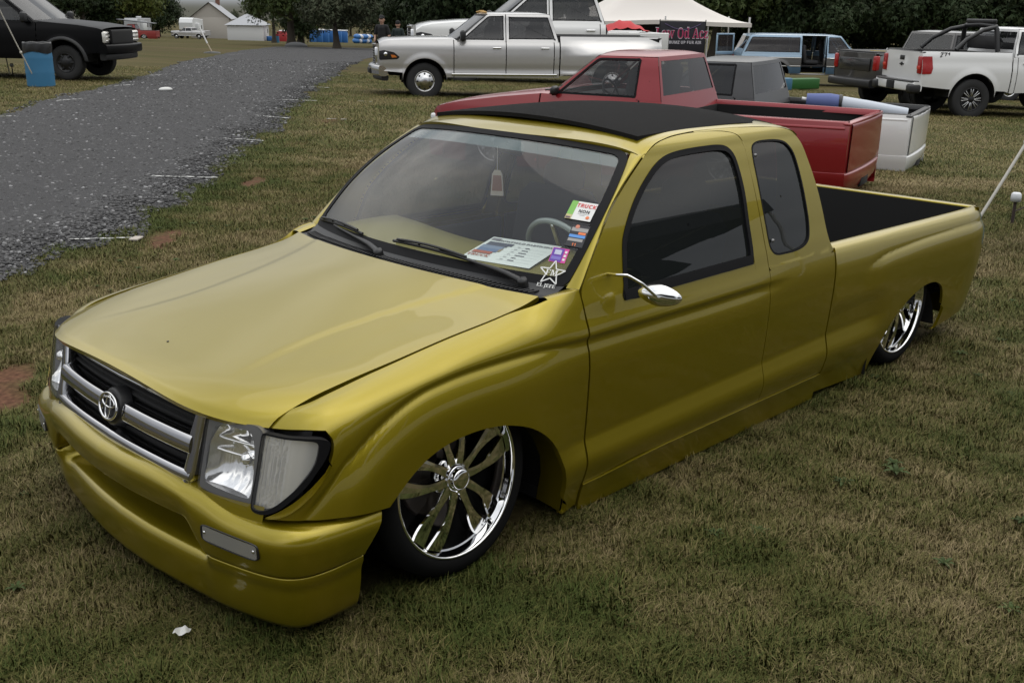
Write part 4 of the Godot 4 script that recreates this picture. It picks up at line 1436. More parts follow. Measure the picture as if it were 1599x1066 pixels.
		for r in 7:
			var row := PackedVector3Array()
			for k in 41: row.append(loc.call(-0.97 + 1.94 * k / 40.0, -0.9 + 0.3 * r, 0.0125 + 0.0012 * (k % 2)))
			R.append(row)
		mb.grid(R, ctr)
		put("lens", mb, mat("smoked_lens", Color(0.34, 0.33, 0.31), 0.15, 0.4), sg)
		for a in [-0.88, 0.88]:
			mb = MB.new()
			mb.lathe([[0.0, 0.003], [0.004, 0.002], [0.005, 0.0]], loc.call(a, 0.1, 0.0145), Vector3(-1, 0, 0.3 * m), 10)
			put("screw", mb, CHR, sg)

	# --- grille
	var DC := mat("grey_chrome", Color(0.50, 0.50, 0.52), 0.12, 1.0)
	mb = MB.new()
	rows = []
	for w in [0.685, 0.655, 0.6, 0.54, 0.48, 0.45]:
		var row := PackedVector3Array()
		for k in 41: row.append(nose_at(Vector2(lerpf(-0.50, 0.50, k / 40.0), w)) + Vector3(0.045, 0, 0))
		rows.append(row)
	mb.grid(rows, ctr)
	var gr := put("grille", mb, DARK, T)
	for b in [[0.6625, 0.006, 0.012, -0.462, 0.462], [0.468, 0.018, 0.016, -0.452, 0.452], [0.5605, 0.0295, 0.020, -0.44, -0.066], [0.5605, 0.0295, 0.020, 0.066, 0.44]]:
		# swept bar: height centre, half height, bulge
		mb = MB.new()
		rows = []
		for r in 11:
			var an := PI * r / 10.0
			var row := PackedVector3Array()
			for k in 41:
				var v := lerpf(b[3], b[4], k / 40.0)
				var w: float = b[0] + b[1] * cos(an) * (1.0 if absf(cos(an)) < 0.96 else 1.0)
				var dep: float = b[2] * pow(sin(an), 0.55)
				if r == 0 or r == 10: dep = -0.03
				row.append(nose_at(Vector2(v, w)) + Vector3(-dep + 0.012, 0, 0))
			rows.append(row)
		mb.grid(rows, ctr)
		for e in [0, 40]:
			var ps := []
			for r in 11: ps.append(rows[r][e])
			if e == 40: ps.reverse()
			mb.flat(ps)
		put("chrome_bar", mb, DC, gr)
	for m in [1.0, -1.0]:
		mb = MB.new()
		rows = []
		for r in 13:
			var f := r / 12.0
			var w := lerpf(0.6690, 0.4495, f)
			var row := PackedVector3Array()
			for q in [[-0.004, 0.03], [-0.002, 0.008], [0.006, 0.000], [0.03, -0.003], [0.044, -0.001], [0.050, 0.006], [0.052, 0.03]]:
				var v0 := tab3([[0.0, 0.440], [0.30, 0.424], [0.40, 0.418], [0.55, 0.425], [0.62, 0.425], [0.8, 0.418], [1.0, 0.415]], f)
				var v1 := lerpf(0.478, 0.462, f) - 0.012 * sms(0.93, 1.0, f)
				row.append(nose_at(Vector2(m * lerpf(v0, v1, clampf(q[0] / 0.05, -0.05, 1.02)), w)) + Vector3(q[1], 0, 0))
			rows.append(row)
		mb.grid(rows, ctr)
		put("chrome_end", mb, DC, gr)
	for w in [0.642, 0.622, 0.603, 0.521, 0.502]:
		mb = MB.new()
		rows = []
		for q in [[0.004, 0.044], [0.003, 0.034], [-0.003, 0.034], [-0.004, 0.044]]:
			var row := PackedVector3Array()
			for k in 31: row.append(nose_at(Vector2(lerpf(-0.43, 0.43, k / 30.0), w + q[0])) + Vector3(q[1], 0, 0))
			rows.append(row)
		mb.grid(rows, ctr)
		put("slat", mb, DARK, gr)
	# emblem: three crossing ovals in a black dish
	var ec := nose_at(Vector2(0, 0.568)) + Vector3(-0.016, 0, 0)
	var eb := Basis(Vector3(0, 0, 1), Vector3(0.235, 0.972, 0), Vector3(-0.972, 0.235, 0))
	mb = MB.new()
	mb.lathe([[0.0, -0.004], [0.050, -0.002], [0.060, -0.012], [0.066, -0.045]], ec, eb.z, 32)
	var em := put("emblem_dish", mb, BLK, gr)
	mb = MB.new()
	for q in [[0.0, 0.0, 0.058, 0.041, 0.0044], [0.0, 0.0125, 0.040, 0.0155, 0.0036], [0.0, 0.0, 0.0145, 0.038, 0.0034]]:
		var pts := []
		for k in 41:
			var an := TAU * k / 40.0
			pts.append(ec + eb * Vector3(q[0] + q[2] * cos(an), q[1] + q[3] * sin(an), 0.004))
		mb.tube(pts, q[4], 8, false)
	put("emblem", mb, CHR, gr)

	# --- head lamps and corner lamps
	var REF := mat("lamp_reflector", Color(0.90, 0.90, 0.90), 0.10, 0.92)
	var LENS := mat("lamp_lens", Color(0.9, 0.92, 0.93), 0.0, 0.0, {"alpha": 0.03})
	var GREY := mat("lamp_bezel", Color(0.16, 0.16, 0.165), 0.3, 0.6)
	for m in [1.0, -1.0]:
		mb = MB.new()
		rows = []
		for w in [0.66, 0.60, 0.52, 0.44, 0.43]:
			var row := PackedVector3Array()
			for k in 31: row.append(nose_at(Vector2(m * lerpf(0.475, 0.79, k / 30.0), w)) + Vector3(0.085 - 0.035 * sms(0.70, 0.79, lerpf(0.475, 0.79, k / 30.0)), 0, -0.02 * m * sms(0.70, 0.79, lerpf(0.475, 0.79, k / 30.0))))
			rows.append(row)
		mb.grid(rows, ctr)
		# shell edges
		var lamp := put("head_lamp", mb, BLK, T)
		# reflector bowl, stepped facets
		mb = MB.new()
		rows = []
		for r in 15:
			var g := -1.0 + r / 7.0
			var row := PackedVector3Array()
			for k in 25:
				var h := -1.0 + k / 12.0
				var v := 0.588 + 0.088 * h; var w := 0.548 + 0.098 * g
				var rr := clampf(1.0 - pow(absf(h), 3.0) * 0.9 - pow(absf(g), 4.0) * 0.5, 0.0, 1.0)
				var d := 0.008 + 0.062 * rr
				d += 0.0015 * (k % 4) * rr
				row.append(nose_at(Vector2(m * v, w)) + Vector3(d, 0, 0))
			rows.append(row)
		mb.grid(rows, Vector3(1.2, 0.5, 0.6 * m))
		put("reflector", mb, REF, lamp)
		mb = MB.new()
		for y in [0.596, 0.561]:
			var pp := []
			for k in 9: pp.append(nose_at(Vector2(m * lerpf(0.515, 0.672, k / 8.0), y)) + Vector3(0.030, 0, 0))
			mb.tube(pp, 0.004, 6)
		mb.box(nose_at(Vector2(m * 0.59, 0.579)) + Vector3(0.05, 0, 0), Vector3(0.01, 0.03, 0.16))
		put("reflector_rib", mb, REF, lamp)
		mb = MB.new()
		mb.lathe([[0.0, 0.02], [0.012, 0.018], [0.019, 0.008], [0.021, 0.0], [0.021, -0.03]], nose_at(Vector2(m * 0.625, 0.555)) + Vector3(0.032, 0, 0), Vector3(-1, 0.1, 0.2 * m), 20)
		put("bulb_shield", mb, REF, lamp)
		# bezel round the bowl
		var bo := spline2([[0.489, 0.460], [0.489, 0.56], [0.492, 0.655], [0.50, 0.664], [0.59, 0.659], [0.683, 0.651], [0.6845, 0.54], [0.683, 0.442], [0.675, 0.438], [0.58, 0.444], [0.495, 0.452]], 81, true)
		var bi := spline2([[0.503, 0.485], [0.500, 0.56], [0.515, 0.625], [0.54, 0.647], [0.60, 0.645], [0.650, 0.638], [0.672, 0.56], [0.676, 0.465], [0.668, 0.458], [0.59, 0.463], [0.512, 0.472]], 81, true)
		var NF := func(q: Vector2) -> Vector3: return nose_at(Vector2(q.x * m, q.y))
		mb = MB.new()
		sheet(mb, NF, bo, bi, 3, ctr, 0.05, -0.007)
		put("bezel", mb, GREY, lamp)
		mb = MB.new()
		flat_panel(mb, NF, bo, ctr, 0.001)
		put("lens", mb, LENS, lamp)
		# corner lamp: black gasket, ribbed reflector, clear lens
		var co := spline2([[0.6875, 0.440], [0.688, 0.54], [0.6875, 0.642], [0.694, 0.650], [0.75, 0.648], [0.805, 0.645], [0.825, 0.637], [0.829, 0.612], [0.824, 0.560], [0.806, 0.50], [0.772, 0.450], [0.738, 0.428], [0.700, 0.427]], 101, true)
		var ci := spline2([[0.6915, 0.446], [0.692, 0.54], [0.6915, 0.638], [0.697, 0.6445], [0.75, 0.642], [0.798, 0.639], [0.815, 0.632], [0.819, 0.608], [0.815, 0.560], [0.795, 0.506], [0.762, 0.461], [0.733, 0.439], [0.700, 0.4355]], 101, true)
		mb = MB.new()
		sheet(mb, NF, co, ci, 3, ctr, 0.03, 0.002)
		put("lamp_gasket", mb, RUB, lamp)
		mb = MB.new()
		var RF := func(q: Vector2) -> Vector3:
			var k := (q.x - 0.69) / 0.12
			var rib := 0.0035 * signf(sin(q.x * 560.0)) * (1.0 - sms(0.5, 0.65, k))
			return nose_at(Vector2(q.x * m, q.y)) + Vector3(0.014 + rib, 0, -0.004 * m)
		var cc := PackedVector2Array()
		for p in ci: cc.append(Vector2(0.745, 0.55))
		sheet(mb, RF, ci, cc, 26, ctr, 0.0)
		put("reflector", mb, mat("corner_reflector", Color(0.88, 0.88, 0.88), 0.16, 0.7), lamp)
		mb = MB.new()
		flat_panel(mb, NF, ci, ctr, 0.004)
		put("lens", mb, LENS, lamp)

# ---------------------------------------------------------------- wheel
func wheel(T: Node3D, at: Vector3, m: float, camber: float, steer: float, spin: float) -> void:
	# local frame: z outwards
	var W := Node3D.new()
	W.name = "wheel"
	T.add_child(W, true)
	var zax := Vector3(sin(deg_to_rad(steer)), sin(deg_to_rad(camber)), m).normalized()
	var xax := Vector3.UP.cross(zax).normalized()
	W.transform = Transform3D(Basis(xax, zax.cross(xax), zax), at)
	var CHR: Material = mats["chrome"]
	var TY := mat("tyre_rubber", Color(0.007, 0.007, 0.007), 0.9, 0.0, {"spec": 0.2})
	if not mats.has("wheel_meshes"):
		var a := MB.new()
		a.lathe([[0.255, -0.012], [0.262, 0.0], [0.270, 0.006], [0.285, 0.008], [0.302, 0.004], [0.316, -0.008], [0.325, -0.022], [0.329, -0.035], [0.329, -0.06], [0.324, -0.062], [0.324, -0.068], [0.330, -0.07], [0.330, -0.115], [0.324, -0.117], [0.324, -0.123], [0.330, -0.125], [0.329, -0.185], [0.318, -0.21], [0.29, -0.222], [0.255, -0.215]], Vector3.ZERO, Vector3.BACK, 64)
		var b := MB.new()
		b.lathe([[0.262, -0.020], [0.2655, -0.004], [0.2645, 0.003], [0.260, 0.006], [0.2565, 0.005], [0.2535, 0.0], [0.2505, -0.010], [0.2475, -0.022], [0.2450, -0.028], [0.2450, -0.028], [0.239, -0.030], [0.239, -0.030], [0.2365, -0.045], [0.233, -0.075], [0.232, -0.13], [0.236, -0.20]], Vector3.ZERO, Vector3.BACK, 72)
		var h := MB.new()
		h.lathe([[0.0, 0.020], [0.020, 0.0195], [0.031, 0.016], [0.0355, 0.010], [0.037, -0.002], [0.037, -0.002], [0.046, -0.004], [0.048, -0.03]], Vector3.ZERO, Vector3.BACK, 36)
		var d := MB.new()
		d.lathe([[0.0, -0.030], [0.072, -0.032], [0.078, -0.036], [0.080, -0.06], [0.08, -0.12]], Vector3.ZERO, Vector3.BACK, 40)
		var blades := []
		for lean in [1.0, -1.0]:
			var sp := MB.new()
			# blade: flaring outline from the hub to the rim, face dished towards the hub
			var rows := []
			var N := 15
			for i in N + 1:
				var f := float(i) / N
				var r := lerpf(0.040, 0.2425, f)
				var mid: float = lean * (0.03 * f + 0.13 * f * f)
				var hw := lerpf(0.017, 0.0145, sms(0.0, 0.35, f)) + 0.019 * sms(0.35, 1.0, f)
				var zf := lerpf(-0.008, -0.024, sms(0.0, 1.0, f)) + 0.006 * sin(PI * f)
				var row := PackedVector3Array()
				var e := Vector3(cos(mid), sin(mid), 0); var tt := Vector3(-sin(mid), cos(mid), 0)
				for q in [[-1.0, -0.045], [-1.0, -0.006], [-0.86, 0.0], [-0.3, 0.001], [0.3, 0.001], [0.86, 0.0], [1.0, -0.006], [1.0, -0.045]]:
					row.append(e * r + tt * (q[0] * hw) + Vector3(0, 0, zf + q[1]))
				rows.append(row)
			# flat shaded strips keep the blade's crisp edges
			for k in 7:
				var strip := []
				for i in N + 1: strip.append(PackedVector3Array([rows[i][k], rows[i][k + 1]]))
				sp.grid(strip, Vector3(0.14, lean * 0.006, -0.03))
			blades.append(sp.mesh())
		var nut := MB.new()
		nut.lathe([[0.0, 0.0], [0.006, -0.001], [0.0085, -0.006], [0.0085, -0.03]], Vector3(0.058, 0, -0.012), Vector3.BACK, 10)
		mats["wheel_meshes"] = [a.mesh(), b.mesh(), h.mesh(), d.mesh(), blades, nut.mesh()]
	var M: Array = mats["wheel_meshes"]
	put("tyre", M[0], TY, W)
	put("rim", M[1], CHR, W)
	put("hub_cap", M[2], CHR, W)
	put("hub", M[3], CHR, W)
	for k in 10:
		var s := put("spoke", M[4][k % 2], CHR, W)
		s.rotation.z = spin + TAU * (k / 2) / 5.0 + (0.0 if k % 2 == 0 else 0.63)
	for k in 5:
		var s := put("lug_nut", M[5], CHR, W)
		s.rotation.z = spin + TAU * k / 5.0 + 0.315
	var dk := MB.new()
	dk.lathe([[0.0, -0.09], [0.15, -0.092], [0.155, -0.10], [0.155, -0.115]], Vector3.ZERO, Vector3.BACK, 40)
	put("brake_disc", dk, mat("brake_iron", Color(0.10, 0.085, 0.075), 0.5, 0.7), W)
	var bk := MB.new()
	bk.lathe([[0.0, -0.16], [0.232, -0.16]], Vector3.ZERO, Vector3.BACK, 32)
	put("back_plate", bk, mats["dark_liner"], W)

# ---------------------------------------------------------------- inside the gold pickup
func cabin(T: Node3D, P: Material, BLK: Material, INT: Material, CHR: Material, DARK: Material, TINT: Material) -> void:
	var mb := MB.new()
	# dash: top follows the foot of the glass, then rolls down
	var rows := []
	for i in 41:
		var a := -1.0 + i / 20.0
		var z := 0.70 * a
		var f0 := wind_at(Vector2(a * 0.95, 0.03)) + Vector3(0.0, -0.02, 0)
		var hump := 0.035 * exp(-pow((z - 0.36) / 0.20, 2.0)) + 0.012 * exp(-pow((z + 0.45) / 0.25, 2.0))
		var row := PackedVector3Array()
		for q in [[0.0, 0.0, 0.0], [0.09, 0.0, 0.1], [0.22, 0.002, 0.5], [0.34, 0.0, 1.0], [0.42, -0.005, 1.0], [0.47, -0.03, 0.7], [0.475, -0.10, 0.3], [0.44, -0.22, 0.0], [0.40, -0.45, 0.0]]:
			row.append(Vector3(f0.x + (q[0] + 0.03 * q[2] * (1 if absf(z - 0.36) < 0.25 else 0)), f0.y + q[1] + hump * q[2], z))
		rows.append(row)
	mb.grid(rows, Vector3(1.3, 0.3, 0))
	var dash := put("dashboard", mb, mat("olive_dash", Color(0.16, 0.15, 0.035), 0.38), T)
	for i in 34:
		mb = MB.new()
		var z := lerpf(-0.42, -0.10, i / 33.0)
		mb.box(wind_at(Vector2(z / 0.72, 0.03)) + Vector3(0.075, -0.0175, 0), Vector3(0.02, 0.003, 0.005))
		put("vent_slot", mb, BLK, dash)
	# steering wheel
	mb = MB.new()
	var sc := Vector3(1.77, 0.835, 0.355)
	var sb := Basis(Vector3(0, 0, 1), Vector3(-0.42, 0.91, 0).normalized(), Vector3(0.91, 0.42, 0).normalized())
	var pts := []
	for k in 49:
		var an := TAU * k / 48.0
		pts.append(sc + sb * Vector3(0.178 * cos(an), 0.178 * sin(an), 0))
	mb.tube(pts, 0.0125, 8, false)
	var st := put("steering_wheel", mb, mat("steering_rim", Color(0.25, 0.30, 0.28), 0.2, 0.3), T)
	mb = MB.new()
	for an in [PI * 0.5 + 2.1, PI * 0.5 - 2.1, PI * 0.5]:
		mb.tube([sc, sc + sb * Vector3(0.175 * cos(an), 0.175 * sin(an), 0)], 0.011, 6)
	mb.lathe([[0.0, 0.02], [0.045, 0.015], [0.05, 0.0]], sc, sb.z, 20)
	mb.tube([sc, sc + Vector3(-0.3, -0.14, 0)], 0.03, 10)
	put("steering_hub", mb, CHR, st)
	# seats
	for z in [0.36, -0.36]:
		mb = MB.new()
		mb.box(Vector3(2.17, 0.36, z), Vector3(0.52, 0.16, 0.50), 0.06)
		mb.box(Vector3(2.47, 0.66, z), Vector3(0.15, 0.60, 0.50), 0.06, Basis(Vector3.FORWARD, 0.22))
		var seat := put("seat", mb, INT, T)
		mb = MB.new()
		mb.box(Vector3(2.56, 1.00, z), Vector3(0.10, 0.16, 0.26), 0.045, Basis(Vector3.FORWARD, 0.15))
		put("head_rest", mb, INT, seat)
	# cabin tub: floor, firewall, headliner, pillars
	mb = MB.new()
	mb.box(Vector3(2.2, 0.16, 0), Vector3(1.70, 0.02, 1.50))
	mb.box(Vector3(1.42, 0.45, 0), Vector3(0.02, 0.62, 1.46))
	mb.box(Vector3(2.80, 0.45, 0.755), Vector3(0.50, 0.62, 0.02))
	mb.box(Vector3(2.80, 0.45, -0.755), Vector3(0.50, 0.62, 0.02))
	put("cabin_tub", mb, INT, T)
	mb = MB.new()
	var hr := []
	for i in 13:
		var row := PackedVector3Array()
		for k in 21:
			row.append(roof_at(Vector2((-1.0 + k / 10.0) * 0.97, lerpf(0.05, 0.97, i / 12.0))) + Vector3(0, -0.03, 0))
		hr.append(row)
	mb.grid(hr, Vector3(2.4, 3.0, 0))
	put("headliner", mb, INT, T)
	# rear view mirror and hanging tag
	mb = MB.new()
	mb.box(Vector3(1.83, 1.235, -0.02), Vector3(0.03, 0.06, 0.22), 0.014, Basis(Vector3.UP, -0.25))
	mb.tube([Vector3(1.80, 1.255, 0.0), Vector3(1.89, 1.22, -0.01)], 0.008, 6)
	put("rear_view_mirror", mb, BLK, T)
	mb = MB.new()
	mb.box(Vector3(2.0, 1.265, -0.42), Vector3(0.16, 0.012, 0.34), 0.005, Basis(Vector3.FORWARD, 0.15))
	put("sun_visor", mb, INT, T)
	var hang := thing("air_freshener", "brown air freshener card hanging on a cord from the gold truck's inside mirror", "air freshener", Vector3(1.80, 1.235, -0.053))
	mb = MB.new()
	mb.tube([Vector3(0, 0, 0), Vector3(0, -0.10, 0)], 0.0015, 5)
	put("cord", mb, mat("pale_cord", Color(0.55, 0.55, 0.5), 0.7), hang)
	mb = MB.new()
	var xf := Transform3D(Basis(Vector3.UP, -0.95), Vector3(0, -0.15, 0))
	mb.prism(v2s([[-0.028, -0.055], [0.028, -0.055], [0.022, 0.035], [0.012, 0.052], [-0.012, 0.052], [-0.022, 0.035]]), -0.0015, 0.0015, xf)
	put("card", mb, mat("card_edge", Color(0.42, 0.40, 0.34), 0.6), hang)
	mb = MB.new()
	mb.prism(v2s([[-0.022, -0.035], [0.022, -0.035], [0.017, 0.03], [-0.017, 0.03]]), 0.0018, 0.0024, xf)
	mb.prism(v2s([[-0.022, -0.035], [0.022, -0.035], [0.017, 0.03], [-0.017, 0.03]]), -0.0024, -0.0018, xf)
	put("print", mb, mat("card_brown", Color(0.20, 0.10, 0.07), 0.6), hang)

# ---------------------------------------------------------------- prints on and behind the windscreen
func glass_frame(a: float, b: float, off: float) -> Transform3D:
	var p := wind_at(Vector2(a, b))
	var dx := (wind_at(Vector2(a + 0.02, b)) - wind_at(Vector2(a - 0.02, b))).normalized()
	var dy := (wind_at(Vector2(a, b + 0.02)) - wind_at(Vector2(a, b - 0.02))).normalized()
	var n := dx.cross(dy).normalized()
	dy = n.cross(dx)
	return Transform3D(Basis(dx, dy, n), p + n * off)
func patch_rect(T: Node, called: String, xf: Transform3D, x0: float, y0: float, x1: float, y1: float, m: Material, z := 0.0006) -> MeshInstance3D:
	var mb := MB.new()
	mb.flat([xf * Vector3(x0, y0, z), xf * Vector3(x1, y0, z), xf * Vector3(x1, y1, z), xf * Vector3(x0, y1, z)])
	return put(called, mb, m, T)
func print_mat(key: String, c: Color) -> StandardMaterial3D:
	return mat("print_" + key, c, 0.55)
func letters(T: Node, called: String, text: String, h: float, xf: Transform3D, x: float, y: float, m: Material, font := "Droid Sans", z := 0.0012) -> void:
	lettering(T, called, text, h, xf * Transform3D(Basis.IDENTITY, Vector3(x, y, z)), m, font, 0.0004)
func stickers(screen: Node3D) -> void:
	var WH := print_mat("white", Color(0.72, 0.72, 0.70)); var BK := print_mat("black", Color(0.02, 0.02, 0.025))
	# entry pass
	var X := glass_frame(0.885, 0.487, 0.0035)
	var s := patch_rect(screen, "entry_pass", X, -0.050, -0.042, 0.050, 0.042, WH, 0.0)
	patch_rect(s, "green_band", X, -0.050, -0.022, -0.026, 0.042, print_mat("green", Color(0.20, 0.45, 0.09)))
	patch_rect(s, "tan_corner", X, -0.050, -0.042, -0.026, -0.022, print_mat("tan", Color(0.50, 0.45, 0.22)))
	patch_rect(s, "car_print", X, -0.048, -0.040, -0.030, -0.032, print_mat("plum", Color(0.12, 0.07, 0.10)), 0.0011)
	letters(s, "title", "TRUCK", 0.017, X, 0.012, 0.024, print_mat("red", Color(0.60, 0.05, 0.05)))
	letters(s, "class_text", "NON", 0.014, X, 0.012, -0.002, BK)
	patch_rect(s, "small_print", X, -0.010, -0.015, 0.034, -0.0135, print_mat("grey", Color(0.3, 0.3, 0.3)))
	patch_rect(s, "small_print", X, 0.000, -0.021, 0.020, -0.0195, print_mat("grey", Color(0.3, 0.3, 0.3)))
	var mb := MB.new()
	mb.lathe([[0.0, 0.0015], [0.007, 0.0014], [0.007, 0.0006]], X * Vector3(0.034, -0.027, 0), X.basis.z, 16)
	put("orange_dot", mb, print_mat("orange", Color(0.75, 0.20, 0.07)), s)
	# picture sticker
	X = glass_frame(0.928, 0.322, 0.0035)
	s = patch_rect(screen, "picture_sticker", X, -0.034, -0.046, 0.034, 0.046, BK, 0.0)
	patch_rect(s, "grey_title", X, -0.030, 0.018, 0.032, 0.034, print_mat("silver", Color(0.32, 0.31, 0.30)))
	patch_rect(s, "orange_car", X, 0.000, 0.006, 0.028, 0.016, print_mat("orange", Color(0.75, 0.20, 0.07)))
	patch_rect(s, "blue_car", X, -0.031, -0.008, 0.030, 0.004, print_mat("blue", Color(0.10, 0.28, 0.65)))
	patch_rect(s, "grey_car", X, -0.030, -0.024, 0.026, -0.012, print_mat("silver", Color(0.32, 0.31, 0.30)))
	letters(s, "number", "11", 0.012, X, 0.0, -0.038, print_mat("orange", Color(0.75, 0.20, 0.07)))
	mb = MB.new()
	mb.lathe([[0.0, 0.0015], [0.008, 0.0014], [0.008, 0.0006]], X * Vector3(-0.012, 0.038, 0), X.basis.z, 16)
	put("round_badge", mb, print_mat("salmon", Color(0.60, 0.22, 0.14)), s)
	# purple and pink sticker
	X = glass_frame(0.892, 0.186, 0.0035)
	s = patch_rect(screen, "purple_sticker", X, -0.031, -0.029, 0.031, 0.029, print_mat("pink", Color(0.62, 0.06, 0.33)), 0.0)
	patch_rect(s, "purple_field", X, -0.029, -0.027, 0.014, 0.027, print_mat("purple", Color(0.13, 0.05, 0.36)))
	patch_rect(s, "pale_burst", X, -0.020, 0.002, 0.006, 0.021, print_mat("lilac", Color(0.50, 0.52, 0.66)), 0.0011)
	patch_rect(s, "violet_car", X, -0.026, -0.019, 0.010, -0.006, print_mat("violet", Color(0.20, 0.16, 0.50)), 0.0011)
	for k in 3: patch_rect(s, "white_letter", X, 0.018, -0.020 + 0.015 * k, 0.027, -0.011 + 0.015 * k, WH, 0.0011)
	# white star decal
	X = glass_frame(0.905, 0.072, 0.0065)
	mb = MB.new()
	for k in 10:
		var p := []
		for e in 2:
			var i := k + e
			var an := PI * 0.5 + PI * i / 5.0
			var r := 0.050 if i % 2 == 0 else 0.021
			p.append(Vector2(cos(an), sin(an)) * r)
		var d: Vector2 = (p[1] - p[0]).normalized()
		var o := Vector2(-d.y, d.x) * 0.0022
		mb.flat([X * Vector3(p[0].x - o.x, p[0].y - o.y, 0.0005), X * Vector3(p[1].x - o.x, p[1].y - o.y, 0.0005), X * Vector3(p[1].x + o.x, p[1].y + o.y, 0.0005), X * Vector3(p[0].x + o.x, p[0].y + o.y, 0.0005)])
	s = put("star_decal", mb, WH, screen)
	letters(s, "initials", "FM", 0.022, X, 0.0, 0.0, WH, "Droid Serif")
	letters(s, "name", "EL JEFE", 0.013, X, -0.005, -0.052, WH, "Droid Serif")
	# show card lying on the dash
	var c := Vector3(1.515, 0.895, 0.315)
	var ex := Vector3(0.07, 0.0, 0.31).normalized()
	var ey := Vector3(0.24, 0.040, -0.10)
	ey = (ey - ex * ey.dot(ex)).normalized()
	X = Transform3D(Basis(ex, ey, ex.cross(ey)), c)
	var C := thing("show_card", "white showfield participant card lying on the gold truck's dashboard", "card")
	patch_rect(C, "paper", X, -0.155, -0.122, 0.155, 0.122, print_mat("mint_paper", Color(0.58, 0.66, 0.62)), 0.0)
	letters(C, "title", "SHOWFIELD PARTICIPANT", 0.0150, X, 0.022, 0.088, print_mat("ink", Color(0.10, 0.11, 0.13)), "Droid Serif", 0.002)
	patch_rect(C, "club_mark", X, -0.145, 0.085, -0.105, 0.108, print_mat("mid_grey", Color(0.18, 0.19, 0.2)), 0.002)
	for q in [[-0.135, 0.03, -0.04, 0.068, "slate", Color(0.06, 0.075, 0.10)], [-0.142, 0.0, -0.045, 0.03, "steel", Color(0.16, 0.22, 0.30)], [-0.140, -0.03, -0.05, 0.0, "steel_blue", Color(0.10, 0.16, 0.26)], [-0.125, -0.012, -0.085, 0.012, "amber", Color(0.50, 0.27, 0.06)], [-0.145, -0.055, -0.06, -0.03, "rust", Color(0.30, 0.09, 0.05)], [-0.055, 0.045, -0.025, 0.07, "slate", Color(0.06, 0.075, 0.10)], [-0.07, -0.02, -0.04, 0.01, "ochre", Color(0.32, 0.25, 0.12)]]:
		patch_rect(C, "picture_print", X, q[0], q[1], q[2], q[3], print_mat(q[4], q[5]), 0.002 + 0.0004 * absf(q[0] * 10.0))
	letters(C, "picture_caption", "TRUCK", 0.020, X, -0.10, -0.075, print_mat("rust", Color(0.30, 0.09, 0.05)), "Droid Serif", 0.003)
	for k in 6:
		var y := 0.050 - 0.026 * k
		patch_rect(C, "form_line", X, -0.01, y - 0.008, 0.135, y - 0.0068, print_mat("line_grey", Color(0.36, 0.40, 0.40)), 0.002)
		patch_rect(C, "handwriting", X, 0.0, y, 0.014, y + 0.003, print_mat("mid_grey", Color(0.18, 0.19, 0.2)), 0.002)
		patch_rect(C, "handwriting", X, 0.035, y - 0.003, 0.055 + 0.007 * ((k * 5) % 4), y + 0.003, print_mat("ink", Color(0.10, 0.11, 0.13)), 0.002)

# ---------------------------------------------------------------- the other vehicles
# local frame as for the gold truck: x from the front bumper to the tail, y up, z towards the driver's side
class Auto:
	var hw: Array            # half width by height
	var ins: Array           # how far the sides draw in, by x
	var top: Array           # upper edge of the lower body, by x
	var bot: Array           # lower edge
	var arches: Array        # [x, y, radius]
	var hips := []           # [x, reach, bulge] over a dual rear axle
func aw(A: Auto, u: float, w: float) -> float:
	var v := tab3(A.hw, w) - tab3(A.ins, u)
	for h in A.hips:
		var d: float = absf(u - h[0]) / h[1]
		if d < 1.0: v += h[2] * (1.0 - sms(0.45, 1.0, d)) * (1.0 - sms(1.0, 1.32, w))
	for a in A.arches:
		var r: float = Vector2(u - a[0], w - a[1]).length() / a[2]
		if r < 1.28 and r > 0.9: v += 0.018 * (1.0 - sms(1.0, 1.28, r))
	return v
func a_side(A: Auto, m: float) -> Callable:
	return func(q: Vector2) -> Vector3: return Vector3(q.x, q.y, m * aw(A, q.x, q.y))
func a_cols(A: Auto, u0: float, u1: float) -> Array:
	# columns of [x, lower edge]
	var us := []
	var n := int(ceil((u1 - u0) / 0.09))
	for i in n + 1:
		var u := lerpf(u0, u1, float(i) / n)
		var inside := false
		for a in A.arches:
			if absf(u - a[0]) < a[2] + 0.01: inside = true
		if not inside: us.append([u, lerp_tab(A.bot, u)])
	for a in A.arches:
		for k in 25:
			var an := PI * k / 24.0
			var u: float = a[0] - a[2] * cos(an)
			if u >= u0 - 1e-4 and u <= u1 + 1e-4:
				us.append([u, a[1] + a[2] * sin(an)])
		for s in [-1.0, 1.0]:
			var u: float = a[0] + s * (a[2] + 0.004)
			if u > u0 and u < u1: us.append([u, lerp_tab(A.bot, u)])
	us.sort_custom(func(p, q): return p[0] < q[0])
	return us
func a_panel(mb: MB, A: Auto, m: float, u0: float, u1: float, w0 := -9.0, w1 := 9.0, rows := 14) -> void:
	var T := PackedVector2Array(); var B := PackedVector2Array()
	for c in a_cols(A, u0, u1):
		var t: float = minf(lerp_tab(A.top, c[0]), w1); var b: float = maxf(c[1], w0)
		if b > t: b = t
		T.append(Vector2(c[0], t)); B.append(Vector2(c[0], b))
	if T.size() < 2: return
	sheet(mb, a_side(A, m), T, B, rows, Vector3((u0 + u1) * 0.5, 0.6, 0.0), 0.02)
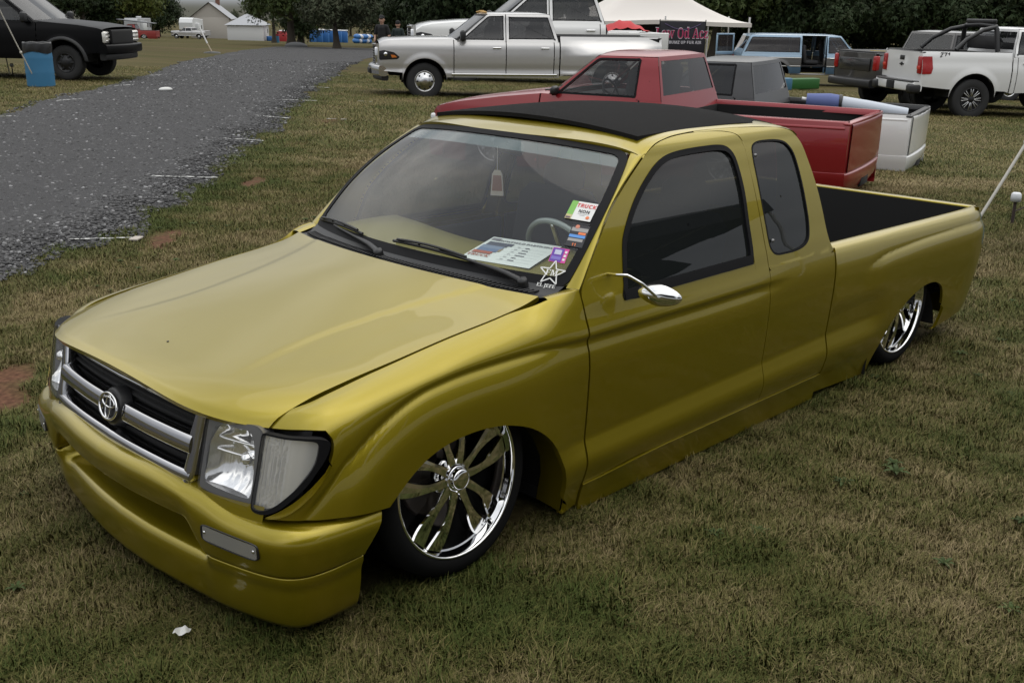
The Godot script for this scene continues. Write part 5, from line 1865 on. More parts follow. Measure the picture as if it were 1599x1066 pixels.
func ring_to(outer: PackedVector2Array, inner: PackedVector2Array) -> PackedVector2Array:
	# for every point of the inner loop, the outer point in the same direction from the middle
	var c := Vector2.ZERO
	for p in inner: c += p
	c /= inner.size()
	var r := PackedVector2Array()
	var N := outer.size() - 1
	for p in inner:
		var d := p - c
		var best := p; var bt := 0.0
		for k in N:
			var hit = Geometry2D.segment_intersects_segment(c, c + d * 12.0, outer[k], outer[k + 1])
			if hit != null and (hit - c).length() > bt:
				bt = (hit - c).length(); best = hit
		r.append(best)
	return r
func a_cell(body: MB, glass: MB, seal: MB, A: Auto, m: float, poly: Array, d: float, open := false) -> void:
	# one window of the greenhouse: painted frame, black seal, glass
	var pts := v2s(poly)
	pts.append(pts[0])
	var dense := even2(pts, 81)
	var sc := Vector3(dense[0].x, 0.6, 0)
	var win := inset2(dense, d)
	# round the corners
	for pass_ in 3:
		var q := win.duplicate()
		for i in 81: q[i] = (win[(i + 79) % 80] + win[i % 80] * 2.0 + win[(i + 1) % 80]) / 4.0
		q[80] = q[0]
		win = q
	var S := a_side(A, m)
	sheet(body, S, ring_to(dense, win), win, 3, sc, 0.02)
	if open: return
	sheet(seal, S, win, inset2(win, 0.022), 2, sc, 0.0, 0.003)
	flat_panel(glass, S, inset2(win, 0.012), sc, -0.004)
func a_deck(mb: MB, A: Auto, u0: float, u1: float, crown: float, n := 14, drop := 0.0) -> void:
	var rows := []
	for i in n + 1:
		var u := lerpf(u0, u1, float(i) / n)
		var w := lerp_tab(A.top, u) - drop
		var v := aw(A, u, w)
		var row := PackedVector3Array()
		for k in 25:
			var a := -1.0 + k / 12.0
			row.append(Vector3(u, w + crown * pow(maxf(1.0 - pow(absf(a), 2.4), 0.0), 0.7), a * v))
		rows.append(row)
	mb.grid(rows, Vector3((u0 + u1) * 0.5, -1, 0))
func a_face(mb: MB, A: Auto, u: float, w0: float, w1: float, lean: float, bow: float, half := 1.0, dirn := 1.0) -> void:
	# front (dirn 1) or back (-1) wall; it bulges outwards in the middle
	var rows := []
	for i in 9:
		var w := lerpf(w0, w1, i / 8.0)
		var uu := u + lean * (w - w0)
		var row := PackedVector3Array()
		for k in 25:
			var a := (-1.0 + k / 12.0) * half
			row.append(Vector3(uu - dirn * bow * (1 - a * a), w, a * aw(A, uu, w)))
		rows.append(row)
	mb.grid(rows, Vector3(u + dirn * 3.0, (w0 + w1) * 0.5, 0))
func a_screen(mb: MB, A: Auto, p0: Array, p1: Array, bow: float, k0: float, k1: float, b0: float, b1: float, off := 0.0) -> void:
	# glass between the pillars: p0 foot, p1 head, as [x, y]
	var rows := []
	for i in 9:
		var b := lerpf(b0, b1, i / 8.0)
		var u: float = lerpf(p0[0], p1[0], b); var w: float = lerpf(p0[1], p1[1], b)
		var row := PackedVector3Array()
		for k in 21:
			var a := lerpf(k0, k1, k / 20.0)
			row.append(Vector3(u - bow * (1 - a * a) - off * signf(bow), w + absf(off) * 0.4, a * aw(A, u, w)))
		rows.append(row)
	mb.grid(rows, Vector3(p1[0] + signf(bow) * 2.0, p0[1] - 0.5, 0))
func a_roof(mb: MB, A: Auto, p0: Array, p1: Array, bow0: float, bow1: float, crown: float) -> void:
	var rows := []
	for i in 17:
		var f := i / 16.0
		var row := PackedVector3Array()
		for k in 25:
			var a := -1.0 + k / 12.0
			var u: float = lerpf(p0[0] - bow0 * (1 - a * a), p1[0] - bow1 * (1 - a * a), f)
			var w: float = lerpf(p0[1], p1[1], f)
			row.append(Vector3(u, w + crown * (1.0 - pow(absf(2.0 * f - 1.0), 7.0)) * pow(maxf(1.0 - pow(absf(a), 2.6), 0.0), 0.65), a * (aw(A, u, minf(w, p0[1])) + 0.003)))
		rows.append(row)
	mb.grid(rows, Vector3((p0[0] + p1[0]) * 0.5, 0, 0))
func bar(mb: MB, u: float, w: float, dep: float, h: float, half: float, bow: float, dirn := 1.0, half0 := -9.0, pw := 2.0) -> void:
	# rounded bar across the vehicle, its middle bulging outwards
	var rows := []
	var z0 := -half if half0 < -5.0 else half0
	for k in 25:
		var z := lerpf(z0, half, k / 24.0)
		var uu := u + dirn * bow * pow(absf(z) / half, pw)
		var row := PackedVector3Array()
		for j in 17:
			var an := TAU * j / 16.0
			var x := signf(cos(an)) * pow(absf(cos(an)), 0.5); var y := signf(sin(an)) * pow(absf(sin(an)), 0.5)
			row.append(Vector3(uu + dep * 0.5 * x, w + h * 0.5 * y, z))
		rows.append(row)
	var s := mb.v.size()
	mb.grid(rows, null, true)
	var sg := 0.0
	for k in 25:
		var c := Vector3(u + dirn * bow * pow(absf(lerpf(z0, half, k / 24.0)) / half, pw), w, lerpf(z0, half, k / 24.0))
		for j in 17: sg += mb.n[s + k * 17 + j].dot(mb.v[s + k * 17 + j] - c)
	if sg < 0.0:
		for q in range(s, mb.n.size()): mb.n[q] = -mb.n[q]
		mb._flip_from(s)
	for e in [0, 24]:
		var ps := []
		for j in 16: ps.append(rows[e][j])
		if e == 0: ps.reverse()
		mb.flat(ps)
func lamp_patch(mb: MB, A: Auto, m: float, poly: Array, off: float) -> void:
	var pts := v2s(poly); pts.append(pts[0])
	flat_panel(mb, a_side(A, m), even2(pts, 41), Vector3(poly[0][0], 0.7, 0), off)
func road_wheel(T: Node3D, at: Vector3, m: float, R: float, rim: float, wid: float, style: String, turn := 0.0, sink := 0.0) -> void:
	var W := Node3D.new()
	W.name = "wheel"
	T.add_child(W, true)
	W.transform = Transform3D(Basis(Vector3.UP, turn + (0.0 if m > 0 else PI)), at)
	var key := "rw_%s_%.3f_%.3f_%.3f" % [style, R, rim, wid]
	if not mats.has(key):
		var t := MB.new()
		var sh := R - rim
		t.lathe([[rim - 0.01, -0.015], [rim + 0.15 * sh, 0.004], [rim + 0.5 * sh, 0.010], [rim + 0.8 * sh, 0.0], [R - 0.006, -0.02], [R, -0.04], [R, -wid * 0.36], [R - 0.010, -wid * 0.38], [R - 0.010, -wid * 0.42], [R, -wid * 0.44], [R, -wid + 0.04], [R - 0.02, -wid], [rim, -wid]], Vector3.ZERO, Vector3.BACK, 48)
		var b := MB.new()
		var d := MB.new()
		match style:
			"holes":
				b.lathe([[rim + 0.004, -0.02], [rim + 0.006, 0.0], [rim - 0.01, 0.002], [rim - 0.016, -0.012], [rim - 0.03, -0.02], [rim - 0.045, -0.006], [rim * 0.62, 0.014], [rim * 0.55, 0.018], [rim * 0.53, 0.03], [rim * 0.42, 0.04], [rim * 0.40, 0.055], [rim * 0.16, 0.062], [0.0, 0.062]], Vector3.ZERO, Vector3.BACK, 48)
				for k in 8:
					var an := TAU * k / 8.0
					d.lathe([[0.0, 0.004], [0.022, 0.003], [0.024, -0.004]], Vector3(cos(an), sin(an), 0) * rim * 0.73 + Vector3(0, 0, 0.006), Vector3(cos(an) * 0.2, sin(an) * 0.2, 1), 16)
			"dark":
				b.lathe([[rim + 0.004, -0.02], [rim + 0.005, 0.0], [rim - 0.012, 0.0], [rim - 0.03, -0.03], [rim * 0.7, -0.035], [rim * 0.45, 0.0], [rim * 0.25, 0.012], [0.0, 0.014]], Vector3.ZERO, Vector3.BACK, 40)
				for k in 6:
					var an := TAU * k / 6.0
					d.box(Vector3(cos(an), sin(an), 0) * rim * 0.62 + Vector3(0, 0, -0.02), Vector3(rim * 0.7, 0.05, 0.02), 0.008, Basis(Vector3.BACK, an))
			_:
				b.lathe([[rim + 0.004, -0.02], [rim + 0.006, 0.0], [rim - 0.012, 0.001], [rim - 0.02, -0.02], [rim - 0.03, -0.07], [rim * 0.3, -0.075], [rim * 0.28, -0.02], [rim * 0.22, 0.0], [0.0, 0.004]], Vector3.ZERO, Vector3.BACK, 48)
				for k in 16:
					var an := TAU * (k / 2) / 8.0 + (0.13 if k % 2 == 0 else -0.13)
					d.box(Vector3(cos(an), sin(an), 0) * rim * 0.60 + Vector3(0, 0, -0.018), Vector3(rim * 0.66, 0.022, 0.03), 0.006, Basis(Vector3.BACK, an))
		mats[key] = [t.mesh(), b.mesh(), d.mesh()]
	put("tyre", mats[key][0], mat("tyre_rubber_worn", Color(0.018, 0.018, 0.018), 0.8), W)
	var al := mat("polished_alloy", Color(0.62, 0.62, 0.62), 0.22, 1.0)
	var bk := mat("black_alloy", Color(0.015, 0.015, 0.016), 0.35, 0.3)
	put("rim", mats[key][1], al if style == "holes" or style == "chrome" else bk, W)
	var o := put("rim_holes" if style == "holes" else "spokes", mats[key][2], bk if style == "holes" else (mat("machined_spoke", Color(0.55, 0.55, 0.55), 0.25, 1.0) if style == "machined" else (al if style == "chrome" else bk)), W)
	o.set_meta("kind", "stuff")
func cabin_fill(T: Node3D, A: Auto, u0: float, u1: float, belt: float, rows: Array) -> void:
	var m := mat("auto_interior", Color(0.03, 0.03, 0.032), 0.85)
	var mb := MB.new()
	var hwid := aw(A, (u0 + u1) * 0.5, belt) - 0.10
	mb.box(Vector3((u0 + u1) * 0.5, belt - 0.42, 0), Vector3(u1 - u0, 0.04, hwid * 2))
	mb.box(Vector3(u0 + 0.12, belt - 0.12, 0), Vector3(0.34, 0.20, hwid * 2), 0.05)
	put("dashboard", mb, m, T)
	for r in rows:
		for s in [-1.0, 1.0]:
			mb = MB.new()
			mb.box(Vector3(r, belt - 0.02, s * hwid * 0.52), Vector3(0.14, 0.66, hwid * 0.80), 0.05, Basis(Vector3.FORWARD, 0.15))
			mb.box(Vector3(r - 0.28, belt - 0.30, s * hwid * 0.52), Vector3(0.50, 0.14, hwid * 0.80), 0.05)
			mb.box(Vector3(r + 0.07, belt + 0.36, s * hwid * 0.52), Vector3(0.09, 0.16, hwid * 0.42), 0.03)
			put("seat", mb, m, T)
	mb = MB.new()
	var pts := []
	var sc := Vector3(u0 + 0.50, belt - 0.01, hwid * 0.52)
	for k in 33:
		var an := TAU * k / 32.0
		pts.append(sc + Vector3(-0.38 * sin(an), 0.92 * sin(an), 0) * 0.18 + Vector3(0, 0, cos(an) * 0.18))
	mb.tube(pts, 0.013, 6, false)
	mb.tube([sc, sc + Vector3(-0.25, -0.1, 0)], 0.03, 6)
	mb.tube([pts[2], sc, pts[14]], 0.012, 5)
	put("steering_wheel", mb, mat("black_trim", Color.BLACK), T)

# a pickup (or wagon) from its measurements
func auto(called: String, label: String, cat: String, sp: Dictionary) -> Node3D:
	var T := thing(called, label, cat, Vector3(sp.at[0], sp.at[1], sp.at[2]), -deg_to_rad(sp.turn), sp.get("group", ""))
	var A := Auto.new()
	A.hw = sp.hw; A.ins = sp.ins; A.top = sp.top; A.bot = sp.bot; A.arches = sp.arches; A.hips = sp.get("hips", [])
	var paint: Material = sp.paint
	var bedpaint: Material = sp.get("bedpaint", paint)
	var GL: Material = sp.get("glass", mat("auto_glass", Color(0.015, 0.017, 0.018), 0.0, 0.0, {"alpha": 0.55}))
	var BLK: Material = mats["black_trim"]; var RUB: Material = mats["black_rubber"]; var DARK: Material = mats["dark_liner"]
	var L: float = sp.len
	var a0: Array = sp.a0; var a1: Array = sp.a1; var c1: Array = sp.c1; var c0: Array = sp.c0
	var bands: Array = sp.get("bands", [])
	for m in [1.0, -1.0]:
		for q in sp.panels:
			# [name, x0, x1, window polygon or null, is bed]
			var nm: String = q[0]
			if q.size() > 5 and q[5] == m: continue
			var b := MB.new(); var g := MB.new(); var s := MB.new()
			if q[3] != null: a_cell(b, g, s, A, m, q[3], sp.get("frame", 0.055))
			var pm := bedpaint if q.size() > 4 and q[4] else paint
			var o: MeshInstance3D
			if bands.size() == 0:
				a_panel(b, A, m, q[1], q[2])
				o = put(nm, b, pm, T)
			else:
				a_panel(b, A, m, q[1], q[2], bands[-1][1], 9.0, 8)
				o = put(nm, b, pm, T)
				for bd in bands:
					var bb := MB.new()
					a_panel(bb, A, m, q[1], q[2], bd[0], bd[1], 8)
					if bb.v.size() > 0: put(bd[3], bb, bd[2], o)
			if q[3] != null:
				put("window_seal", s, RUB, o)
				put("window_glass", g, GL, o)
			if nm.ends_with("door") and sp.get("handles", true):
				var h := MB.new()
				var hu: float = q[2] - 0.20
				var hwt: float = sp.get("handle_w", a0[1] - 0.16)
				h.box(Vector3(hu, hwt, m * (aw(A, hu, hwt) + 0.018)), Vector3(0.20, 0.035, 0.03), 0.012)
				put("door_handle", h, sp.get("handle_mat", mats["chrome"]), o)
		# wheel houses
		for a in A.arches:
			var h := MB.new()
			var rows := []
			for i in 15:
				var an := PI * i / 14.0
				rows.append(PackedVector3Array([Vector3(a[0] + a[2] * 1.03 * cos(an), a[1] + a[2] * 1.03 * sin(an), m * (aw(A, a[0], a[1]) - 0.03)), Vector3(a[0] + a[2] * 1.03 * cos(an), a[1] + a[2] * 1.03 * sin(an), m * 0.35)]))
			h.grid(rows, Vector3(a[0], 9.0, 0))
			h.box(Vector3(a[0], a[1] + a[2] * 0.4, m * 0.35), Vector3(a[2] * 2, a[2] * 1.1, 0.02))
			put("wheel_house", h, DARK, T)
		for fp in sp.get("fills", []):
			var fm := MB.new()
			var fpts := v2s(fp); fpts.append(fpts[0])
			flat_panel(fm, a_side(A, m), even2(fpts, 41), Vector3(fp[0][0], 0.6, 0), 0.0)
			put("cab_pillar", fm, paint, T)
	# hood, roof, glass
	var mb := MB.new()
	a_deck(mb, A, sp.get("hood0", 0.02), a0[0] + 0.02, sp.get("crown", 0.05))
	put("hood", mb, paint, T)
	mb = MB.new()
	a_roof(mb, A, a1, c1, sp.get("bow", 0.10), -sp.get("bow2", 0.02), sp.get("roof_crown", 0.05))
	put("roof", mb, sp.get("roof_mat", paint), T)
	mb = MB.new()
	a_screen(mb, A, a0, a1, sp.get("bow", 0.10), -0.97, 0.97, 0.02, 0.98)
	var ws := put("windscreen", mb, sp.get("screen_glass", GL), T)
	mb = MB.new()
	for e in [[-1.0, -0.93, 0.0, 1.0], [0.93, 1.0, 0.0, 1.0], [-1.0, 1.0, 0.94, 1.0], [-1.0, 1.0, 0.0, 0.06]]:
		a_screen(mb, A, a0, a1, sp.get("bow", 0.10), e[0], e[1], e[2], e[3], 0.004)
	put("windscreen_seal", mb, RUB, ws)
	mb = MB.new()
	var rb: float = sp.get("rear_b", 0.25)
	a_screen(mb, A, c0, c1, -sp.get("bow2", 0.02), -0.97, 0.97, rb, 0.93)
	var rw := put("rear_window", mb, GL, T)
	mb = MB.new()
	for e in [[-1.0, -0.93, 0.0, 1.0], [0.93, 1.0, 0.0, 1.0], [-1.0, 1.0, 0.90, 1.0], [-1.0, 1.0, -0.3 if sp.get("bed", true) else 0.0, rb]]:
		a_screen(mb, A, c0, c1, -sp.get("bow2", 0.02), e[0], e[1], e[2], e[3], 0.006)
	put("cab_back", mb, paint, T)
	# nose and tail walls
	var nose: Array = sp.nose     # [x, w0, w1, lean, bow]
	mb = MB.new()
	a_face(mb, A, nose[0], nose[1], nose[2], nose[3], nose[4])
	put("nose_panel", mb, sp.get("nose_mat", paint), T)
	var tail: Array = sp.tail
	mb = MB.new()
	a_face(mb, A, tail[0], tail[1], tail[2], tail[3], tail[4], 1.0, -1.0)
	put("tailgate", mb, bedpaint, T)
	if sp.get("bed", true):
		var b0: float = c0[0] + 0.06; var b1: float = tail[0] - 0.05
		var wt := lerp_tab(A.top, (b0 + b1) * 0.5)
		var hwid := aw(A, (b0 + b1) * 0.5, wt)
		mb = MB.new()
		mb.box(Vector3((b0 + b1) * 0.5, wt - 0.48, 0), Vector3(b1 - b0, 0.02, hwid * 2 - 0.14))
		for s in [-1.0, 1.0]: mb.box(Vector3((b0 + b1) * 0.5, wt - 0.26, s * (hwid - 0.09)), Vector3(b1 - b0, 0.46, 0.02))
		mb.box(Vector3(b1, wt - 0.26, 0), Vector3(0.02, 0.46, hwid * 2 - 0.16))
		mb.box(Vector3(b0, wt - 0.26, 0), Vector3(0.02, 0.46, hwid * 2 - 0.16))
		put("bed_liner", mb, DARK, T)
		for s in [-1.0, 1.0]:
			mb = MB.new()
			var rows := []
			for i in 15:
				var u := lerpf(c0[0] + 0.04, tail[0] - 0.01, i / 14.0)
				var w := lerp_tab(A.top, u); var v := aw(A, u, w)
				rows.append(PackedVector3Array([Vector3(u, w - 0.004, s * v), Vector3(u, w + 0.010, s * (v - 0.012)), Vector3(u, w + 0.010, s * (v - 0.075)), Vector3(u, w - 0.05, s * (v - 0.082))]))
			mb.grid(rows, Vector3(L * 0.8, 0, s * 0.5))
			put("bed_rail", mb, sp.get("rail_mat", bedpaint), T)
		mb = MB.new()
		mb.box(Vector3(tail[0] - 0.03 + tail[3] * (tail[2] - tail[1]), tail[2] - 0.006, 0), Vector3(0.075, 0.03, hwid * 2 - 0.10), 0.012)
		put("tailgate_cap", mb, sp.get("rail_mat", bedpaint), T)
	# underside
	mb = MB.new()
	mb.box(Vector3(L * 0.5, lerp_tab(A.bot, L * 0.5) + 0.06, 0), Vector3(L - 0.5, 0.10, 1.1))
	put("underbody", mb, DARK, T)
	cabin_fill(T, A, a0[0] + 0.05, c0[0], a0[1], sp.seats)
	for a in A.arches:
		for m in [1.0, -1.0]:
			var wz: float = aw(A, a[0], sp.wheel_r) - sp.get("tuck", 0.03)
			road_wheel(T, Vector3(a[0], sp.wheel_r - sp.get("sink", 0.0), m * wz), m, sp.wheel_r, sp.rim_r, 0.26, sp.rim, sp.get("steer", 0.0) if a[0] < L * 0.4 else 0.0)
	T.set_meta("_a", 0)
	T.remove_meta("_a")
	sp["A"] = A
	return T

func seat_on_ground(sp: Dictionary, px: float, pz: float, turn: float) -> void:
	var th := deg_to_rad(turn)
	sp["turn"] = turn
	sp["at"] = [px, gy(px + sp.len * 0.5 * cos(th)), pz]
func part_box(T: Node3D, called: String, m: Material, c: Vector3, s: Vector3, bev := 0.01, b := Basis.IDENTITY) -> MeshInstance3D:
	var mb := MB.new()
	mb.box(c, s, bev, b)
	return put(called, mb, m, T)
func part_bar(T: Node3D, called: String, m: Material, u: float, w: float, dep: float, h: float, half: float, bow: float, dirn := 1.0, half0 := -9.0) -> MeshInstance3D:
	var mb := MB.new()
	bar(mb, u, w, dep, h, half, bow, dirn, half0)
	return put(called, mb, m, T)
func big_pickup(paint: Material, dually: bool) -> Dictionary:
	return {"len": 6.55, "paint": paint, "hw": [[0.3, 0.93], [0.5, 0.975], [0.62, 0.985], [0.64, 0.978], [0.8, 0.995], [1.05, 1.0], [1.18, 0.985], [1.28, 0.94], [1.45, 0.87], [1.7, 0.79], [1.86, 0.735], [1.92, 0.69]],
		"ins": [[0.0, 0.06], [0.06, 0.035], [0.18, 0.012], [0.40, 0.0], [6.3, 0.0], [6.5, 0.03]],
		"top": [[0.02, 1.21], [0.08, 1.26], [0.30, 1.29], [0.9, 1.315], [1.6, 1.325], [1.72, 1.305], [1.80, 1.275], [4.05, 1.275], [4.07, 1.40], [6.5, 1.40]],
		"bot": [[0.0, 0.64], [0.48, 0.60], [1.5, 0.50], [4.05, 0.50], [4.1, 0.56], [6.5, 0.60]],
		"arches": [[1.02, 0.42, 0.49], [5.28, 0.42, 0.50]], "hips": [[5.28, 1.15, 0.17]] if dually else [],
		"a0": [1.72, 1.305], "a1": [2.45, 1.86], "c1": [3.85, 1.87], "c0": [4.04, 1.275], "seats": [2.65, 3.65], "frame": 0.06,
		"panels": [["front_fender", 0.02, 1.66, null], ["front_door", 1.68, 2.83, [[1.745, 1.276], [2.45, 1.86], [2.84, 1.868], [2.83, 1.276]]], ["rear_door", 2.85, 3.92, [[2.85, 1.276], [2.86, 1.868], [3.85, 1.870], [3.965, 1.52], [4.03, 1.276]]], ["cab_corner", 3.94, 4.05, null], ["bed_side", 4.08, 6.49, null, true]],
		"nose": [0.02, 0.60, 1.21, 0.0, 0.07], "tail": [6.47, 0.62, 1.38, 0.0, 0.02], "wheel_r": 0.405, "rim_r": 0.225, "rim": "holes", "bow": 0.14, "crown": 0.045}
func dress_big_pickup(T: Node3D, A: Auto, paint: Material, near: float) -> void:
	var CH: Material = mats["chrome"]; var BL: Material = mats["black_trim"]
	var g := part_bar(T, "grille", mats["dark_liner"], -0.05, 0.95, 0.08, 0.44, 0.54, 0.06)
	part_bar(g, "grille_surround", CH, -0.075, 1.17, 0.07, 0.05, 0.58, 0.06)
	part_bar(g, "grille_surround", CH, -0.08, 0.735, 0.07, 0.05, 0.54, 0.06)
	for s in [-1.0, 1.0]: part_box(g, "grille_surround", CH, Vector3(-0.02, 0.93, 0.56 * s), Vector3(0.09, 0.40, 0.07), 0.02)
	for k in 6: part_bar(g, "slat", mat("grille_silver", Color(0.4, 0.4, 0.4), 0.25, 0.9), -0.088, 0.785 + 0.055 * k, 0.02, 0.020, 0.52, 0.06)
	var bp := part_bar(T, "front_bumper", mat("silver_bumper", Color(0.62, 0.62, 0.62), 0.15, 0.9), -0.10, 0.63, 0.20, 0.24, 0.96, 0.20)
	part_bar(bp, "air_intake", mats["dark_liner"], -0.16, 0.60, 0.12, 0.12, 0.42, 0.03)
	part_bar(T, "chin_spoiler", BL, -0.02, 0.47, 0.16, 0.12, 0.86, 0.16)
	for s in [-1.0, 1.0]:
		var mb := MB.new()
		lamp_patch(mb, A, s, [[0.02, 1.055], [0.12, 1.075], [0.34, 1.035], [0.47, 0.93], [0.42, 0.885], [0.02, 0.865]], 0.006)
		var lamp := put("head_lamp", mb, mat("lamp_black", Color(0.02, 0.02, 0.021), 0.08), T)
		mb = MB.new()
		mb.ball(Vector3(0.16, 0.99, s * (aw(A, 0.16, 0.99) + 0.0)), Vector3(0.045, 0.045, 0.02), 14, 8)
		put("projector", mb, CH, lamp)
		mb = MB.new()
		lamp_patch(mb, A, s, [[0.27, 0.98], [0.36, 0.97], [0.41, 0.925], [0.30, 0.915]], 0.010)
		put("side_marker", mb, mat("amber_lens", Color(0.55, 0.16, 0.03), 0.15), lamp)
		part_box(bp, "fog_lamp", mat("lamp_pale", Color(0.7, 0.7, 0.7), 0.1, 0.5), Vector3(-0.03, 0.61, 0.70 * s), Vector3(0.06, 0.08, 0.14), 0.02, Basis(Vector3.UP, -0.35 * s))
		# towing mirror
		var mi := part_box(T, "door_mirror", BL, Vector3(1.86, 1.40, s * 1.16), Vector3(0.12, 0.24, 0.19), 0.04)
		part_box(mi, "mirror_arm", BL, Vector3(1.90, 1.33, s * 1.0), Vector3(0.10, 0.06, 0.26), 0.02)
		mb = MB.new()
		var rows := []
		for i in 21:
			var u := lerpf(1.62, 4.0, i / 20.0)
			rows.append(PackedVector3Array([Vector3(u, 0.585, s * (aw(A, u, 0.585) + 0.002)), Vector3(u, 0.575, s * (aw(A, u, 0.57) + 0.012)), Vector3(u, 0.545, s * (aw(A, u, 0.55) + 0.012)), Vector3(u, 0.535, s * (aw(A, u, 0.53) + 0.002))]))
		mb.grid(rows, Vector3(2.8, 0.55, 0))
		put("side_moulding", mb, CH, T)
	for k in 5: part_box(T, "cab_lamp", mat("amber_roof_lens", Color(0.42, 0.24, 0.05), 0.3), Vector3(2.42, 1.925 - 0.012 * absf(k - 2.0), -0.5 + 0.25 * k), Vector3(0.12, 0.03, 0.09), 0.012)
func mini_pickup(paint: Material) -> Dictionary:
	return {"len": 4.88, "paint": paint, "hw": [[-0.05, 0.75], [0.05, 0.775], [0.15, 0.80], [0.40, 0.832], [0.55, 0.835], [0.68, 0.82], [0.76, 0.80], [0.85, 0.775], [1.1, 0.69], [1.24, 0.64], [1.30, 0.605], [1.34, 0.55]],
		"ins": [[0.0, 0.16], [0.1, 0.07], [0.25, 0.02], [0.5, 0.0], [4.75, 0.0], [4.88, 0.012]],
		"top": [[0.02, 0.60], [0.10, 0.66], [0.4, 0.73], [1.0, 0.82], [1.55, 0.885], [1.62, 0.88], [1.70, 0.865], [2.95, 0.865], [2.96, 0.775], [4.88, 0.765]],
		"bot": [[0.0, 0.06], [4.9, 0.06]], "arches": [[0.88, 0.12, 0.36], [3.68, 0.10, 0.34]],
		"a0": [1.62, 0.88], "a1": [2.14, 1.30], "c1": [2.82, 1.305], "c0": [2.94, 0.865], "seats": [2.5], "frame": 0.045, "handles": false,
		"panels": [["front_fender", 0.02, 1.50, null], ["door", 1.52, 2.68, [[1.645, 0.866], [2.14, 1.30], [2.665, 1.306], [2.675, 0.866]]], ["cab_corner", 2.70, 2.95, null], ["bed_side", 2.97, 4.86, null, true]],
		"fills": [[[2.675, 0.866], [2.665, 1.306], [2.82, 1.305], [2.94, 0.866]]],
		"nose": [0.02, 0.10, 0.60, 0.03, 0.08], "tail": [4.85, 0.26, 0.755, 0.02, 0.03], "wheel_r": 0.30, "rim_r": 0.22, "rim": "chrome", "tuck": 0.07, "sink": 0.0, "bow": 0.13, "crown": 0.04, "roof_crown": 0.045, "rear_b": 0.12}
func dress_mini(T: Node3D, A: Auto, bedpaint: Material, red: bool) -> void:
	# tailgate pressing, roll pan with its plate recess, side seam
	var mb := MB.new()
	var rows := []
	for q in [[0.745, 0.000], [0.735, 0.010], [0.70, 0.010], [0.32, 0.012], [0.285, 0.010], [0.278, 0.0]]:
		var row := PackedVector3Array()
		for k in 21:
			var a := (-1.0 + k / 10.0) * 0.90
			row.append(Vector3(4.85 + 0.02 * (q[0] - 0.26) + 0.03 * (1 - a * a) + q[1] + 0.002, q[0], a * aw(A, 4.85, q[0])))
		rows.append(row)
	mb.grid(rows, Vector3(2.0, 0.5, 0))
	put("tailgate_pressing", mb, bedpaint, T)
	mb = MB.new()
	rows = []
	for q in [[0.285, -0.02], [0.275, 0.012], [0.262, 0.022], [0.20, 0.020], [0.12, 0.0], [0.05, -0.04], [0.0, -0.07]]:
		var row := PackedVector3Array()
		for k in 29:
			var a := -1.0 + k / 14.0
			row.append(Vector3(4.855 + 0.035 * (1 - a * a) + q[1] - 0.02 * pow(absf(a), 12.0), q[0], a * (aw(A, 4.85, q[0]) + 0.008)))
		rows.append(row)
	mb.grid(rows, Vector3(2.0, 0.3, 0))
	# its return along the flanks
	for s in [-1.0, 1.0]:
		var r2 := []
		for q in [[0.285, -0.004], [0.275, 0.007], [0.20, 0.008], [0.05, 0.006], [0.0, 0.0]]:
			var row := PackedVector3Array()
			for k in 9:
				var u := lerpf(4.10, 4.86, k / 8.0)
				row.append(Vector3(u, q[0], s * (aw(A, minf(u, 4.8), q[0]) + q[1])))
			r2.append(row)
		mb.grid(r2, Vector3(4.5, 0.15, 0))
	var pan := put("roll_pan", mb, bedpaint, T)
	part_box(pan, "plate_recess", mats["dark_liner"], Vector3(4.885, 0.13, 0.0), Vector3(0.03, 0.12, 0.34), 0.01)
	for s in [-1.0, 1.0]:
		mb = MB.new()
		rows = []
		for q in [[0.725, 0.0], [0.716, 0.007], [0.704, 0.007], [0.696, 0.0]]:
			var row := PackedVector3Array()
			for k in 21:
				var u := lerpf(3.0, 4.82, k / 20.0)
				row.append(Vector3(u, q[0], s * (aw(A, u, q[0]) + q[1])))
			rows.append(row)
		mb.grid(rows, Vector3(4, 0.5, 0))
		put("bed_crease", mb, bedpaint, T)
	# nose
	for s in [-1.0, 1.0]: part_box(T, "head_lamp", mat("lamp_pale", Color(0.7, 0.7, 0.7), 0.1, 0.5), Vector3(0.03, 0.50, 0.58 * s), Vector3(0.10, 0.14, 0.30), 0.02)
	part_bar(T, "grille", mats["black_trim"], -0.02, 0.50, 0.10, 0.14, 0.42, 0.03)
	part_bar(T, "front_bumper", mats["black_trim"] if not red else T.get_meta("paint"), -0.03, 0.24, 0.20, 0.30, 0.80, 0.15)
	# a small mirror on each door
	for s in [-1.0, 1.0]: part_box(T, "door_mirror", mats["black_trim"], Vector3(1.70, 0.92, 0.86 * s), Vector3(0.07, 0.10, 0.15), 0.03)
	part_box(T, "cowl_vent", mats["black_trim"], Vector3(1.55, 0.905, 0), Vector3(0.16, 0.02, 1.30), 0.006)
	T.remove_meta("paint")

